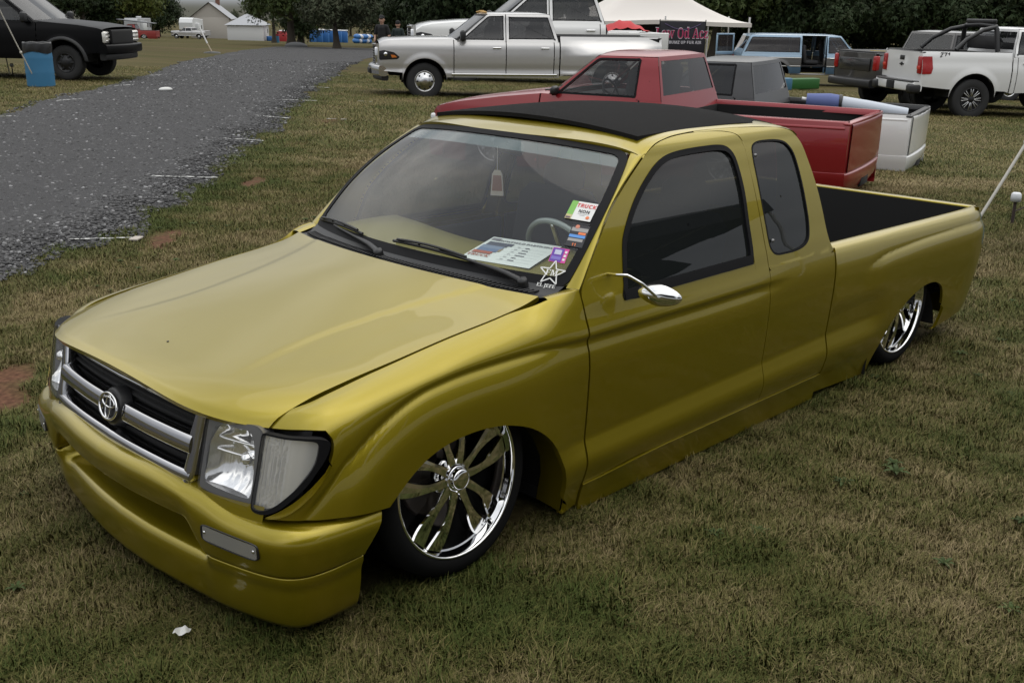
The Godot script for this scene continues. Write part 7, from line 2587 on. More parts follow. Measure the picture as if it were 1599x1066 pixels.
func person(label: String, at: Vector3, turn: float, hgt: float, shirt: Material, arms_bent: float) -> void:
	var T := thing("person", label, "person", at, turn)
	T.scale = Vector3.ONE * hgt / 1.78
	var skin := mat("skin", Color(0.36, 0.21, 0.15), 0.6)
	# facing -z
	var mb := MB.new()
	var bones := []
	for s in [-1.0, 1.0]:
		bones.append([Vector3(0.09 * s, 0.90, 0), Vector3(0.10 * s, 0.48, 0.01), 0.085, 0.058])
		bones.append([Vector3(0.10 * s, 0.48, 0.01), Vector3(0.105 * s, 0.09, 0.03), 0.056, 0.038])
		bones.append([Vector3(0.105 * s, 0.05, 0.03), Vector3(0.12 * s, 0.035, -0.14), 0.042, 0.035])
		bones.append([Vector3(0.18 * s, 1.42, 0), Vector3(0.25 * s, 1.14, 0.02), 0.056, 0.044])
		bones.append([Vector3(0.25 * s, 1.14, 0.02), Vector3(0.22 * s, 0.93 + 0.12 * arms_bent, -0.06 - 0.16 * arms_bent), 0.042, 0.032])
		var hb := Vector3(0.22 * s, 0.92 + 0.12 * arms_bent, -0.07 - 0.17 * arms_bent)
		bones.append([hb, hb + Vector3(0, -0.07, -0.01), 0.032, 0.028])
		for f in 4: bones.append([hb + Vector3(0.0, -0.07, -0.028 + 0.019 * f), hb + Vector3(-0.012 * s, -0.15 + 0.008 * absf(f - 1.5), -0.030 + 0.018 * f), 0.0095, 0.008])
		bones.append([hb + Vector3(0, -0.03, -0.03), hb + Vector3(-0.01 * s, -0.085, -0.055), 0.011, 0.009])
	bones.append([Vector3(0, 0.95, 0), Vector3(0, 1.18, 0), 0.135, 0.125])
	bones.append([Vector3(0, 1.18, 0), Vector3(0, 1.36, 0.0), 0.13, 0.14])
	bones.append([Vector3(-0.14, 1.42, 0), Vector3(0.14, 1.42, 0), 0.07, 0.07])
	bones.append([Vector3(0, 1.42, 0), Vector3(0, 1.56, -0.01), 0.062, 0.056])
	bones.append([Vector3(0, 1.63, 0.0), Vector3(0, 1.70, -0.005), 0.088, 0.090])
	bones.append([Vector3(0, 1.60, -0.05), Vector3(0, 1.57, -0.055), 0.045, 0.035])
	bones.append([Vector3(0, 1.645, -0.085), Vector3(0, 1.625, -0.102), 0.012, 0.016])
	for s in [-1.0, 1.0]: bones.append([Vector3(0.088 * s, 1.66, 0.0), Vector3(0.090 * s, 1.63, 0.005), 0.016, 0.012])
	nets(bones, 0.02, 0.03, mb)
	var body := put("body", mb, skin, T)
	var cloth := MB.new()
	var cb := []
	for s in [-1.0, 1.0]: cb.append([Vector3(0.17 * s, 1.42, 0), Vector3(0.24 * s, 1.20, 0.015), 0.072, 0.068])
	cb.append([Vector3(0, 0.90, 0), Vector3(0, 1.18, 0), 0.158, 0.146]); cb.append([Vector3(0, 1.18, 0), Vector3(0, 1.36, 0.0), 0.15, 0.158]); cb.append([Vector3(-0.14, 1.42, 0), Vector3(0.14, 1.42, 0), 0.085, 0.085])
	nets(cb, 0.025, 0.03, cloth)
	put("shirt", cloth, shirt, body)
	cloth = MB.new()
	cb = []
	for s in [-1.0, 1.0]:
		cb.append([Vector3(0.09 * s, 0.92, 0), Vector3(0.10 * s, 0.48, 0.01), 0.105, 0.082]); cb.append([Vector3(0.10 * s, 0.48, 0.01), Vector3(0.105 * s, 0.10, 0.03), 0.080, 0.065])
	cb.append([Vector3(0, 0.92, 0), Vector3(0, 0.98, 0), 0.145, 0.14])
	nets(cb, 0.025, 0.03, cloth)
	put("trousers", cloth, mat("dark_denim", Color(0.012, 0.012, 0.015), 0.85), body)
	cloth = MB.new()
	nets([[Vector3(0, 1.71, 0.008), Vector3(0, 1.73, 0.0), 0.094, 0.095], [Vector3(0, 1.72, -0.08), Vector3(0, 1.715, -0.15), 0.03, 0.02], [Vector3(-0.05, 1.715, -0.09), Vector3(0.05, 1.715, -0.09), 0.02, 0.02]], 0.012, 0.02, cloth)
	put("cap", cloth, mat("black_cotton", Color(0.012, 0.012, 0.013), 0.9), body)
	for s in [-1.0, 1.0]:
		cloth = MB.new()
		cloth.ball(Vector3(0.034 * s, 1.665, -0.083), Vector3(0.011, 0.008, 0.006), 8, 6)
		put("eye", cloth, mats["black_trim"], body)
	cloth = MB.new()
	cloth.box(Vector3(0, 1.585, -0.092), Vector3(0.05, 0.008, 0.008), 0.003)
	put("mouth", cloth, mat("lips", Color(0.25, 0.09, 0.08), 0.6), body)

# ---------------------------------------------------------------- trees
func leaf_crown(sd: int, lobes: Array, count: int, size: float) -> ArrayMesh:
	# many leaf sprays spread through overlapping lobes: [centre, radii]
	var r := RandomNumberGenerator.new(); r.seed = sd
	var mb := MB.new()
	mb.use_col = true
	var tot := 0.0
	for L in lobes: tot += pow(L[1].x * L[1].y * L[1].z, 0.6667)
	for L in lobes:
		var n := int(count * pow(L[1].x * L[1].y * L[1].z, 0.6667) / tot)
		var tone := lerpf(0.75, 1.25, r.randf())
		for i in n:
			var d := Vector3(r.randfn(), r.randfn(), r.randfn()).normalized()
			var rad := pow(r.randf(), 0.42)
			# ragged outline: gaps and tufts
			rad *= 0.80 + 0.30 * sin(d.x * 7.0 + sd) * sin(d.y * 6.0 + 1.3) + 0.22 * r.randf()
			var p: Vector3 = L[0] + d * rad * L[1]
			var s := size * lerpf(0.5, 1.35, r.randf())
			var nn := (d + Vector3(r.randfn(), r.randfn() + 0.5, r.randfn()) * 0.55).normalized()
			var a := nn.cross(Vector3(r.randfn(), r.randfn(), r.randfn())).normalized()
			var b := nn.cross(a)
			mb.col = Color(1, 1, 1) * tone * lerpf(0.6, 1.3, r.randf())
			mb.col.r *= lerpf(0.9, 1.25, r.randf())
			var st := mb.v.size()
			# a drooping spray of three pointed leaves
			for k in 3:
				var t := a.rotated(nn, -0.9 + 0.9 * k)
				var u := nn.cross(t)
				var q := mb.v.size()
				mb.vert(p, nn); mb.vert(p + t * s * 0.5 + u * s * 0.20 - Vector3(0, s * 0.08, 0), nn); mb.vert(p + t * s - Vector3(0, s * 0.3, 0), nn); mb.vert(p + t * s * 0.5 - u * s * 0.20 - Vector3(0, s * 0.08, 0), nn)
				mb.face(q, q + 1, q + 2, nn); mb.face(q, q + 2, q + 3, nn)
	return mb.mesh()
func trunk_mesh(sd: int, h: float, r0: float, lobes: Array) -> ArrayMesh:
	var r := RandomNumberGenerator.new(); r.seed = sd
	var mb := MB.new()
	var pts := []; var rad := []
	for i in 9:
		var f := i / 8.0
		pts.append(Vector3(0.25 * sin(f * 3.0 + sd), h * f - 0.15, 0.2 * sin(f * 2.3 + sd * 2.0)))
		rad.append(r0 * (1.0 + 0.7 * exp(-f * 14.0)) * lerpf(1.0, 0.35, f))
	mb.tube(pts, rad, 10)
	for L in lobes:
		var k := 3 + r.randi() % 4
		var a: Vector3 = pts[k]
		var m: Vector3 = a.lerp(L[0], 0.5) + Vector3(0, -0.3, 0)
		mb.tube([a, m, L[0]], [r0 * 0.42, r0 * 0.28, r0 * 0.08], 6)
	return mb.mesh()
var tree_kinds := []
func make_trees() -> void:
	var kinds := [
		# broad shade tree, low skirts
		{"h": 8.0, "r": 0.42, "lobes": [[Vector3(0, 7.5, 0), Vector3(4.6, 3.8, 4.6)], [Vector3(3.2, 5.0, 1.0), Vector3(2.8, 2.4, 2.8)], [Vector3(-3.2, 5.2, 0.8), Vector3(2.9, 2.5, 2.9)], [Vector3(0.6, 4.6, 3.4), Vector3(2.8, 2.2, 2.6)], [Vector3(-0.4, 4.8, -3.4), Vector3(2.8, 2.2, 2.6)], [Vector3(0.5, 10.5, -0.5), Vector3(3.2, 2.8, 3.2)], [Vector3(2.6, 8.8, -1.8), Vector3(2.4, 2.2, 2.4)]], "n": 12500, "s": 0.30},
		# dense dark one to the ground
		{"h": 9.0, "r": 0.36, "lobes": [[Vector3(0, 3.2, 0), Vector3(3.6, 2.6, 3.6)], [Vector3(0.5, 6.2, 0.2), Vector3(3.6, 3.2, 3.4)], [Vector3(-0.6, 9.6, -0.2), Vector3(2.8, 3.0, 2.8)], [Vector3(2.4, 4.2, 1.6), Vector3(2.2, 2.0, 2.2)], [Vector3(-2.6, 4.4, -1.2), Vector3(2.3, 2.1, 2.3)], [Vector3(0.2, 12.0, 0), Vector3(1.8, 2.2, 1.8)]], "n": 13500, "s": 0.29},
		# open airy one
		{"h": 7.0, "r": 0.24, "lobes": [[Vector3(1.8, 5.4, 0.5), Vector3(2.2, 1.7, 2.2)], [Vector3(-1.9, 6.0, -0.6), Vector3(2.2, 1.8, 2.2)], [Vector3(0.4, 8.0, 0.6), Vector3(2.5, 2.2, 2.5)], [Vector3(-0.6, 4.6, 2.0), Vector3(1.9, 1.5, 1.9)], [Vector3(0.9, 4.4, -2.0), Vector3(1.9, 1.4, 1.9)]], "n": 7000, "s": 0.29}]
	for i in kinds.size():
		var k: Dictionary = kinds[i]
		tree_kinds.append([trunk_mesh(30 + i, k.h, k.r, k.lobes), leaf_crown(60 + i, k.lobes, k.n, k.s)])
func tree(kind: int, x: float, z: float, sc: float, turn: float, tone: int, label: String, group: String, called := "shade_tree") -> void:
	var T := thing(called, label, "tree", Vector3(x, gy(x, z) - 0.05, z), turn, group)
	T.scale = Vector3.ONE * sc
	var tones := [Color(0.052, 0.075, 0.022), Color(0.030, 0.048, 0.018), Color(0.085, 0.105, 0.022), Color(0.060, 0.072, 0.040)]
	put("trunk", tree_kinds[kind][0], mat("bark", Color(0.055, 0.045, 0.035), 0.95), T)
	put("crown", tree_kinds[kind][1], mat("leaves_%d" % tone, tones[tone], 0.65, 0.0, {"vcol": true, "back": tones[tone] * 0.8, "spec": 0.3}), T)
func trees() -> void:
	make_trees()
	var right := "trees behind the parked trucks"
	# belt behind the vehicles on the right
	var R := [[80.9, -69.2, 1], [79.4, -63.4, 0], [87.0, -63.1, 1], [81.9, -53.5, 0], [89.7, -53.0, 1], [86.0, -44.9, 0], [95.5, -44.3, 1], [90.7, -37.3, 0], [99.5, -35.8, 1], [97.7, -29.5, 0], [93.0, -58.0, 1], [101.0, -49.0, 1], [104.0, -40.0, 0], [83.0, -58.5, 1], [92.0, -48.5, 1], [96.0, -40.2, 1], [84.5, -49.0, 1], [95.0, -32.5, 1]]
	for i in R.size():
		tree(R[i][2], R[i][0], R[i][1], 1.0 + 0.22 * sin(i * 2.3), i * 1.7, 1 if i % 3 else 0, "tall dark green tree in the thick belt behind the tent and parked trucks", right)
	# dark group behind the silver pickup
	for q in [[84.0, -103.0, 1, 1.1], [74.2, -83.3, 1, 1.0], [74.4, -75.8, 0, 1.1], [81.8, -75.7, 1, 1.15], [78.0, -90.0, 1, 1.0], [88.0, -82.0, 1, 1.2], [79.0, -79.0, 1, 1.0]]:
		tree(q[2], q[0], q[1], q[3], q[0], 1, "dark green tree in the clump behind the tall white truck", "trees behind the tall white truck")
	# beyond the black vehicle and the campers
	for q in [[71.8, -203.7, 1, 1.5, 1], [77.0, -206.0, 0, 1.5, 1], [82.5, -207.6, 1, 1.4, 1], [86.3, -196.5, 0, 1.3, 1], [92.0, -200.0, 1, 1.5, 1], [97.0, -200.5, 0, 1.35, 2], [106.0, -215.0, 1, 1.6, 1], [113.0, -219.2, 1, 1.3, 1], [64.0, -190.0, 1, 1.4, 1], [55.0, -185.0, 0, 1.4, 1]]:
		tree(q[2], q[0], q[1], q[3], q[1], q[4], "leafy green tree in the row beyond the campers" if q[4] == 1 else "yellow-green bushy tree standing above the campers", "trees beyond the campers" if q[4] == 1 else "")
	# by the end of the road
	tree(0, 61.9, -91.3, 0.95, 0.4, 0, "green shade tree with bare trunk at the end of the gravel road", "")
	tree(1, 71.4, -103.8, 0.95, 1.2, 1, "dark evergreen tree beside the white shed", "")
	tree(0, 57.5, -78.0, 0.72, 2.0, 3, "small round tree with short trunk before the blue toilets", "")
	tree(2, 83.0, -128.0, 1.1, 0.7, 0, "thin airy tree at the corner of the white shed", "")
	for q in [[163.8, -273.5, 0.65], [157.1, -250.8, 0.7], [172.0, -255.0, 0.7], [180.0, -240.0, 0.75], [186.0, -225.0, 0.7], [190.0, -210.0, 0.65], [170.0, -232.0, 0.6]]:
		tree(2 if int(q[0]) % 2 else 0, q[0], q[1], q[2], q[0], 3, "far hazy tree beyond the shed and toilets", "far trees beyond the shed")

# ---------------------------------------------------------------- buildings and small things
func boxhouse(mb: MB, w: float, d: float, h: float) -> void:
	mb.box(Vector3(0, h * 0.5, 0), Vector3(w, h, d), 0.02)
func misc() -> void:
	var whitew := mat("white_boards", Color(0.62, 0.62, 0.62), 0.7)
	var metal := mat("grey_roof_metal", Color(0.30, 0.31, 0.33), 0.45, 0.4)
	# shed with a hipped roof
	var S := thing("storage_shed", "white storage shed with grey hipped metal roof beyond the road", "shed", Vector3(102.4, gy(102.4, -165.6), -165.6), 0.88)
	var mb := MB.new()
	boxhouse(mb, 8.4, 6.0, 2.7)
	var wall := put("wall", mb, whitew, S)
	for k in 8:
		var a := MB.new()
		a.box(Vector3(-4.2 + 1.05 * k + 0.5, 1.33, 3.012), Vector3(0.04, 2.6, 0.03))
		put("batten", a, whitew, wall)
	mb = MB.new()
	var e := [Vector3(-4.6, 2.65, 3.4), Vector3(4.6, 2.65, 3.4), Vector3(4.6, 2.65, -3.4), Vector3(-4.6, 2.65, -3.4)]
	var r0 := Vector3(-1.2, 4.5, 0); var r1 := Vector3(1.2, 4.5, 0)
	mb.flat([e[0], e[1], r1, r0]); mb.flat([e[2], e[3], r0, r1]); mb.flat([e[1], e[2], r1]); mb.flat([e[3], e[0], r0]); mb.flat([e[3], e[2], e[1], e[0]])
	put("roof", mb, metal, S)
	part_box(S, "door", mat("grey_door", Color(0.42, 0.42, 0.43), 0.6), Vector3(-1.6, 1.15, 3.03), Vector3(2.2, 2.3, 0.06), 0.01)
	part_box(S, "window", mats["lamp_black"], Vector3(2.6, 1.6, 3.03), Vector3(0.6, 0.7, 0.06), 0.01)
	tag(part_box(self, "blue_crate", mat("blue_plastic", Color(0.03, 0.14, 0.38), 0.5), S.transform * Vector3(-1.4, 0.40, 3.7), Vector3(0.8, 0.8, 0.6), 0.04), "blue plastic crate standing by the shed door", "crate")
	# house
	var Hs := thing("farm_house", "pale house with grey gabled roof and brick chimney behind the campers", "house", Vector3(122.3, gy(122.3, -211.9), -211.9), 0.95)
	mb = MB.new()
	boxhouse(mb, 15.0, 8.0, 4.4)
	mb.prism(v2s([[-4.0, 4.38], [4.0, 4.38], [0, 7.4]]), -7.45, 7.45, Transform3D(Basis(Vector3(0, 0, -1), Vector3.UP, Vector3.RIGHT), Vector3.ZERO))
	put("wall", mb, mat("pale_siding", Color(0.45, 0.42, 0.38), 0.8), Hs)
	mb = MB.new()
	for s in [-1.0, 1.0]:
		mb.flat([Vector3(-7.9, 4.1, 4.5 * s), Vector3(7.9, 4.1, 4.5 * s), Vector3(7.9, 7.55, 0), Vector3(-7.9, 7.55, 0)] if s > 0 else [Vector3(7.9, 4.1, -4.5), Vector3(-7.9, 4.1, -4.5), Vector3(-7.9, 7.55, 0), Vector3(7.9, 7.55, 0)])
	var hroof := put("roof", mb, metal, Hs)
	part_box(hroof, "chimney", mat("brick_red", Color(0.20, 0.10, 0.075), 0.9), Vector3(5.6, 8.0, 0.6), Vector3(0.9, 2.2, 0.9), 0.03)
	for k in 3: part_box(Hs, "window", mats["lamp_black"], Vector3(7.52, 2.2 if k < 2 else 5.4, -2.0 + 4.0 * k if k < 2 else 0.0), Vector3(0.06, 1.3, 0.9), 0.01)
	# campers
	camper("white fifth-wheel camper with rounded nose parked beside the white shed", Vector3(100.6, 0, -182.2), 0.88, 10.5, true)
	camper("grey and white travel trailer parked behind the red car", Vector3(93.5, 0, -189.0), 0.80, 8.0, false)
	# a silver pickup in front of the campers, a red car with raised black lid
	var sp := big_pickup(mats["silver_paint"], false)
	seat_on_ground(sp, 91.0, -171.0, 58.0)
	sp["at"][1] = gy(92.7, -168.0)
	var T := auto("crew_cab_pickup", "distant silver pickup parked in front of the white camper", "pickup truck", sp)
	dress_big_pickup(T, sp.A, mats["silver_paint"], 1.0)
	sp = mini_pickup(mat("dull_red_paint", Color(0.26, 0.03, 0.025), 0.55))
	sp["rail_mat"] = mats["black_trim"]
	seat_on_ground(sp, 54.5, -117.5, 40.0)
	sp["at"][1] = gy(57.3, -115.1) + 0.25
	T = auto("compact_pickup", "dull red compact pickup with raised black bed lid beyond the grass", "pickup truck", sp)
	T.scale = Vector3.ONE * 1.15
	T.set_meta("paint", mats["dull_red_paint"])
	dress_mini(T, sp.A, mats["dull_red_paint"], true)
	part_box(T, "bed_lid", mat("dark_lid", Color(0.035, 0.04, 0.045), 0.3), Vector3(2.9, 1.62, 0), Vector3(3.6, 0.07, 1.5), 0.03, Basis(Vector3.FORWARD, 0.10))
	# leaning white pole in a black foot
	var P := thing("leaning_pole", "white pole leaning out of a black disc foot beside the road", "pole", Vector3(29.2, gy(29.2, -50.3), -50.3), 0.0)
	mb = MB.new()
	mb.lathe([[0.0, 0.10], [0.12, 0.10], [0.42, 0.06], [0.46, 0.0]], Vector3.ZERO, Vector3.UP, 24)
	put("foot", mb, mats["black_trim"], P)
	mb = MB.new()
	mb.tube([Vector3(0, 0.05, 0), Vector3(-0.17, 0.55, -0.17)], 0.035, 8)
	put("socket", mb, mat("tan_post", Color(0.45, 0.38, 0.28), 0.6), P)
	mb = MB.new()
	mb.tube([Vector3(-0.16, 0.52, -0.16), Vector3(-0.42, 1.35, -0.42)], 0.045, 8)
	put("pole", mb, mats["white_metal"], P)
	# heap under a dark sheet at the road's end
	mb = MB.new()
	mb.ball(Vector3.ZERO, Vector3(1.1, 0.42, 0.6), 18, 8)
	var hp := put("covered_heap", mb, mat("dark_sheet", Color(0.06, 0.062, 0.065), 0.8))
	hp.position = Vector3(57.9, gy(57.9, -84.9) + 0.05, -84.9); hp.rotation.y = -0.7
	tag(hp, "low heap under a dark grey sheet at the end of the road", "heap")
	# blue portable toilets in a row
	for k in 6:
		var x := 113.4 + 2.05 * k; var z := -162.0 - 0.85 * k
		var J := thing("portable_toilet", "blue portable toilet with white roof in the row behind the small tree", "portable toilet", Vector3(x, gy(x, z), z), 0.8, "row of blue portable toilets")
		part_box(J, "cabin", mats["blue_plastic"], Vector3(0, 1.05, 0), Vector3(1.1, 2.1, 1.1), 0.05)
		part_box(J, "door", mat("blue_door", Color(0.05, 0.18, 0.45), 0.5), Vector3(0, 1.0, 0.56), Vector3(0.8, 1.85, 0.03), 0.01)
		part_box(J, "roof", mat("white_plastic", Color(0.65, 0.66, 0.68), 0.5), Vector3(0, 2.2, 0), Vector3(1.2, 0.22, 1.2), 0.09)
	var B := thing("dumpster", "red metal dumpster under the trees by the white shed", "dumpster", Vector3(106.0, gy(106.0, -160.0), -160.0), 0.75)
	part_box(B, "bin", mat("red_bin", Color(0.34, 0.025, 0.03), 0.5), Vector3(0, 0.85, 0), Vector3(3.6, 1.7, 1.6), 0.05)
	part_box(B, "lid", mats["white_plastic"], Vector3(-0.5, 1.80, 0), Vector3(1.6, 0.22, 1.2), 0.1)
	barrel("blue barrel with red bag under the trees by the white shed", Vector3(85.6, gy(85.6, -130.9), -130.9), mat("red_bag", Color(0.30, 0.03, 0.04), 0.7), 1.3)
	# heap of blue and white bags
	for k in 12:
		var x := 118.6 + 1.1 * (k % 6) + 0.3 * (k / 6); var z := -156.0 - 0.7 * (k % 6)
		mb = MB.new()
		mb.ball(Vector3.ZERO, Vector3(0.75, 0.5, 0.6), 10, 7)
		for i in mb.v.size(): mb.v[i] *= 1.0 + 0.12 * sin(mb.v[i].x * 9.0 + k) * sin(mb.v[i].y * 8.0)
		var bg := put("rubbish_bag", mb, mats["blue_plastic"] if k % 3 != 1 else mat("white_bag", Color(0.6, 0.62, 0.66), 0.5))
		bg.position = Vector3(x, gy(x, z) + (0.42 if k < 6 else 1.15), z)
		tag(bg, "blue plastic bag in the pile right of the toilets" if k % 3 != 1 else "white plastic bag in the pile right of the toilets", "bag", "blue bags in the pile" if k % 3 != 1 else "white bags in the pile")
	# two people by the silver pickup
	person("person in black shirt with white back print and cap, standing behind the silver pickup", Vector3(23.4, gy(23.4, -28.1), -28.1), 2.2, 1.84, mats["black_cotton"] if mats.has("black_cotton") else mat("black_cotton", Color(0.012, 0.012, 0.013), 0.9), 0.6)
	person("person in dark green shirt, standing next to the person in black", Vector3(26.5, gy(26.5, -31.0), -31.0), -0.9, 1.72, mat("dark_green_cotton", Color(0.012, 0.022, 0.02), 0.9), 0.9)
	# white marquee and its banner
	marquee()
	# barrels, ropes and pegs
	barrel("blue barrel with black bin bag beside the black vehicle", Vector3(8.15, gy(8.15, -20.75), -20.75), mat("black_bag", Color(0.014, 0.014, 0.015), 0.35), 1.0)
	barrel("blue barrel beside the tent peg behind the gold truck's tail", Vector3(7.72, gy(7.72), 0.47), mats["black_bag"], 1.0)
	rope("white guy rope running down to the peg in front of the blue barrel", Vector3(8.04, 0.02, -20.66), Vector3(6.93, 2.4, -20.07))
	rope("thin white guy rope left of the blue barrel", Vector3(8.98, 0.02, -24.75), Vector3(8.55, 2.4, -24.15))
	peg("white-capped peg in front of the blue barrel", Vector3(8.10, gy(8.1), -20.60))
	peg("white-capped peg beside the black vehicle's door", Vector3(9.0, gy(9.0), -24.6))
	peg("white-capped peg in the grass behind the gold truck's tail", Vector3(8.51, gy(8.51), -0.29))
	rope("thick white guy rope rising behind the gold truck's tailgate", Vector3(8.50, 0.0, -0.58), Vector3(9.99, 2.3, -0.11))
	rope("dark thin guy rope at the peg behind the gold truck's tail", Vector3(8.51, 0.10, -0.29), Vector3(9.3, 2.2, 2.6), true)
	# long green box with a blue cooler by the old wagon
	var gb := part_box(self, "green_box", mat("green_plastic", Color(0.02, 0.11, 0.02), 0.5), Vector3(29.6, gy(29.6, -15.2) + 0.17, -15.2), Vector3(2.6, 0.34, 0.35), 0.03, Basis(Vector3.UP, deg_to_rad(-20.0)))
	tag(gb, "long low green box lying under the open side of the old wagon", "box")
	tag(part_box(self, "blue_cooler", mat("teal_blue_plastic", Color(0.05, 0.15, 0.24), 0.5), Vector3(29.15, gy(29.2, -15.0) + 0.19, -14.9), Vector3(0.36, 0.38, 0.25), 0.03, Basis(Vector3.UP, deg_to_rad(-20.0))), "small blue cooler in front of the long green box", "cooler")
	# litter
	mb = MB.new()
	var rws := []
	for i in 5:
		var row := PackedVector3Array()
		for k in 5: row.append(Vector3(-0.02 + 0.01 * k, 0.012 + 0.006 * sin(i * 2.0 + k), -0.02 + 0.01 * i))
		rws.append(row)
	mb.grid(rws, Vector3(0, -1, 0))
	var lt := put("paper_scrap", mb, mat("scrap_white", Color(0.6, 0.6, 0.58), 0.8))
	lt.position = Vector3(-0.04, 0.028, 0.53); lt.rotation.y = 0.6
	tag(lt, "small crumpled white paper scrap in the foreground grass", "litter")
	mb = MB.new()
	mb.ball(Vector3.ZERO, Vector3(0.16, 0.05, 0.09), 12, 6)
	lt = put("plastic_bag", mb, mats["scrap_white"])
	lt.position = Vector3(9.66, gy(9.66, -18.1) + 0.06, -18.08)
	tag(lt, "white plastic bag lying in the middle of the gravel road", "litter")
	mb = MB.new()
	mb.box(Vector3.ZERO, Vector3(0.12, 0.015, 0.07), 0.004)
	lt = put("stone_slab", mb, mat("pale_stone", Color(0.40, 0.36, 0.32), 0.9))
	lt.position = Vector3(2.38, 0.022, -4.66); lt.rotation.y = 0.7
	tag(lt, "flat pale slab lying on bare soil at the road edge", "slab")
	# coiled blue hose in the gold truck's bed
	mb = MB.new()
	var pts := []
	for k in 121:
		var an := k * 0.314
		pts.append(Vector3(cos(an) * (0.16 + 0.01 * sin(k * 0.7)), 0.008 + 0.0006 * k, sin(an) * (0.13 + 0.01 * cos(k * 0.9))))
	mb.tube(pts, 0.014, 6)
	var hose := put("coiled_hose", mb, mat("blue_hose", Color(0.03, 0.05, 0.40), 0.4))
	hose.position = Vector3(3.36, 0.60, 0.55)
	tag(hose, "coil of blue hose in the front corner of the gold truck's bed", "hose")
	var bx := part_box(self, "black_box", mats["dark_liner"], Vector3(3.36, 0.445, 0.48), Vector3(0.44, 0.27, 0.46), 0.01)
	tag(bx, "black box under the blue hose in the gold truck's bed", "box")
	canopies()
func barrel(label: String, at: Vector3, lid: Material, sc: float) -> void:
	var B := thing("plastic_barrel", label, "barrel", at, 0.0)
	B.scale = Vector3.ONE * sc
	var mb := MB.new()
	mb.lathe([[0.0, 0.0], [0.27, 0.0], [0.285, 0.02], [0.288, 0.28], [0.296, 0.30], [0.288, 0.32], [0.288, 0.58], [0.296, 0.60], [0.288, 0.62], [0.283, 0.84], [0.27, 0.88]], Vector3.ZERO, Vector3.UP, 36)
	put("drum", mb, mat("barrel_blue", Color(0.035, 0.16, 0.30), 0.5), B)
	mb = MB.new()
	var rows := []
	for q in [[0.296, 0.72], [0.302, 0.80], [0.298, 0.90], [0.285, 0.93], [0.265, 0.915], [0.24, 0.80], [0.0, 0.70]]:
		var row := PackedVector3Array()
		for k in 37:
			var an := TAU * k / 36.0
			var w: float = 1.0 + 0.012 * sin(an * 9.0 + q[1] * 20.0)
			row.append(Vector3(cos(an) * q[0] * w, q[1] + (0.025 * sin(an * 3.0 + 1.0) if q[1] < 0.75 and q[0] > 0.2 else 0.006 * sin(an * 7.0)), sin(an) * q[0] * w))
		rows.append(row)
	mb.grid(rows, Vector3(0, 0.5, 0), true)
	put("bin_liner", mb, lid, B)
func rope(label: String, a: Vector3, b: Vector3, thin := false) -> void:
	var pts := []
	for i in 17:
		var f := i / 16.0
		pts.append(a.lerp(b, f) - Vector3(0, 0.06 * sin(PI * f), 0))
	var mb := MB.new()
	mb.tube(pts, 0.008 if thin else 0.014, 6)
	# knot
	mb.ball(pts[5], Vector3(0.03, 0.035, 0.03) * (0.6 if thin else 1.0), 8, 6)
	tag(put("guy_rope", mb, mat("rope_dark", Color(0.12, 0.10, 0.08), 0.9) if thin else mat("rope_white", Color(0.50, 0.48, 0.43), 0.9)), label, "rope")
func peg(label: String, at: Vector3) -> void:
	var P := thing("tent_peg", label, "tent peg", at, 0.0)
	var mb := MB.new()
	mb.tube([Vector3(0, -0.1, 0), Vector3(0, 0.24, 0)], 0.014, 8)
	put("stake", mb, mat("rusty_iron", Color(0.05, 0.035, 0.03), 0.8), P)
	mb = MB.new()
	mb.lathe([[0.0, 0.30], [0.030, 0.298], [0.042, 0.285], [0.045, 0.26], [0.045, 0.22], [0.0, 0.22]], Vector3.ZERO, Vector3.UP, 18)
	put("cap", mb, mats["white_plastic"], P)
func camper(label: String, at: Vector3, turn: float, L: float, fifth: bool) -> void:
	at.y = gy(at.x, at.z)
	var C := thing("camper_trailer", label, "camper", at, turn)
	var white := mat("camper_white", Color(0.60, 0.61, 0.61), 0.5)
	var mb := MB.new()
	# side outline, extruded across
	var out := v2s([[-L * 0.5, 0.7], [L * 0.5, 0.7], [L * 0.5, 3.3], [-L * 0.5 + 0.4, 3.4], [-L * 0.5, 3.0]])
	if fifth: out = v2s([[-L * 0.5 + 2.4, 0.7], [L * 0.5, 0.7], [L * 0.5, 3.35], [-L * 0.5 + 1.4, 3.75], [-L * 0.5 + 0.5, 3.55], [-L * 0.5, 2.9], [-L * 0.5 + 0.05, 1.75], [-L * 0.5 + 2.4, 1.7]])
	mb.prism(out, -1.2, 1.2, Transform3D.IDENTITY, 0.08)
	put("shell", mb, white if fifth else mat("camper_grey", Color(0.38, 0.39, 0.40), 0.5), C)
	for k in 3: part_box(C, "window", mats["lamp_black"], Vector3(L * 0.05 + k * 1.5, 2.0 + 0.1 * (k % 2), 1.21), Vector3(0.7, 0.7, 0.04), 0.02)
	part_box(C, "slide_out", white, Vector3(-L * 0.12, 1.9, 1.4), Vector3(2.2, 1.7, 0.6), 0.04)
	part_box(C, "roof_vent", white, Vector3(L * 0.1, 3.5, 0), Vector3(0.9, 0.3, 0.8), 0.08)
	for x in [0.6, 1.5]:
		for s in [-1.0, 1.0]:
			mb = MB.new()
			mb.lathe([[0.0, 0.02], [0.2, 0.02], [0.22, 0.0], [0.38, 0.0], [0.38, -0.2]], Vector3(x, 0.38, 1.15 * s), Vector3(0, 0, s), 20)
			put("wheel", mb, mats["tyre_rubber_worn"], C)
	part_box(C, "hitch", mats["black_trim"], Vector3(-L * 0.5 + (1.2 if fifth else -0.6), 0.85 if not fifth else 1.3, 0), Vector3(1.4, 0.15, 0.3), 0.03)
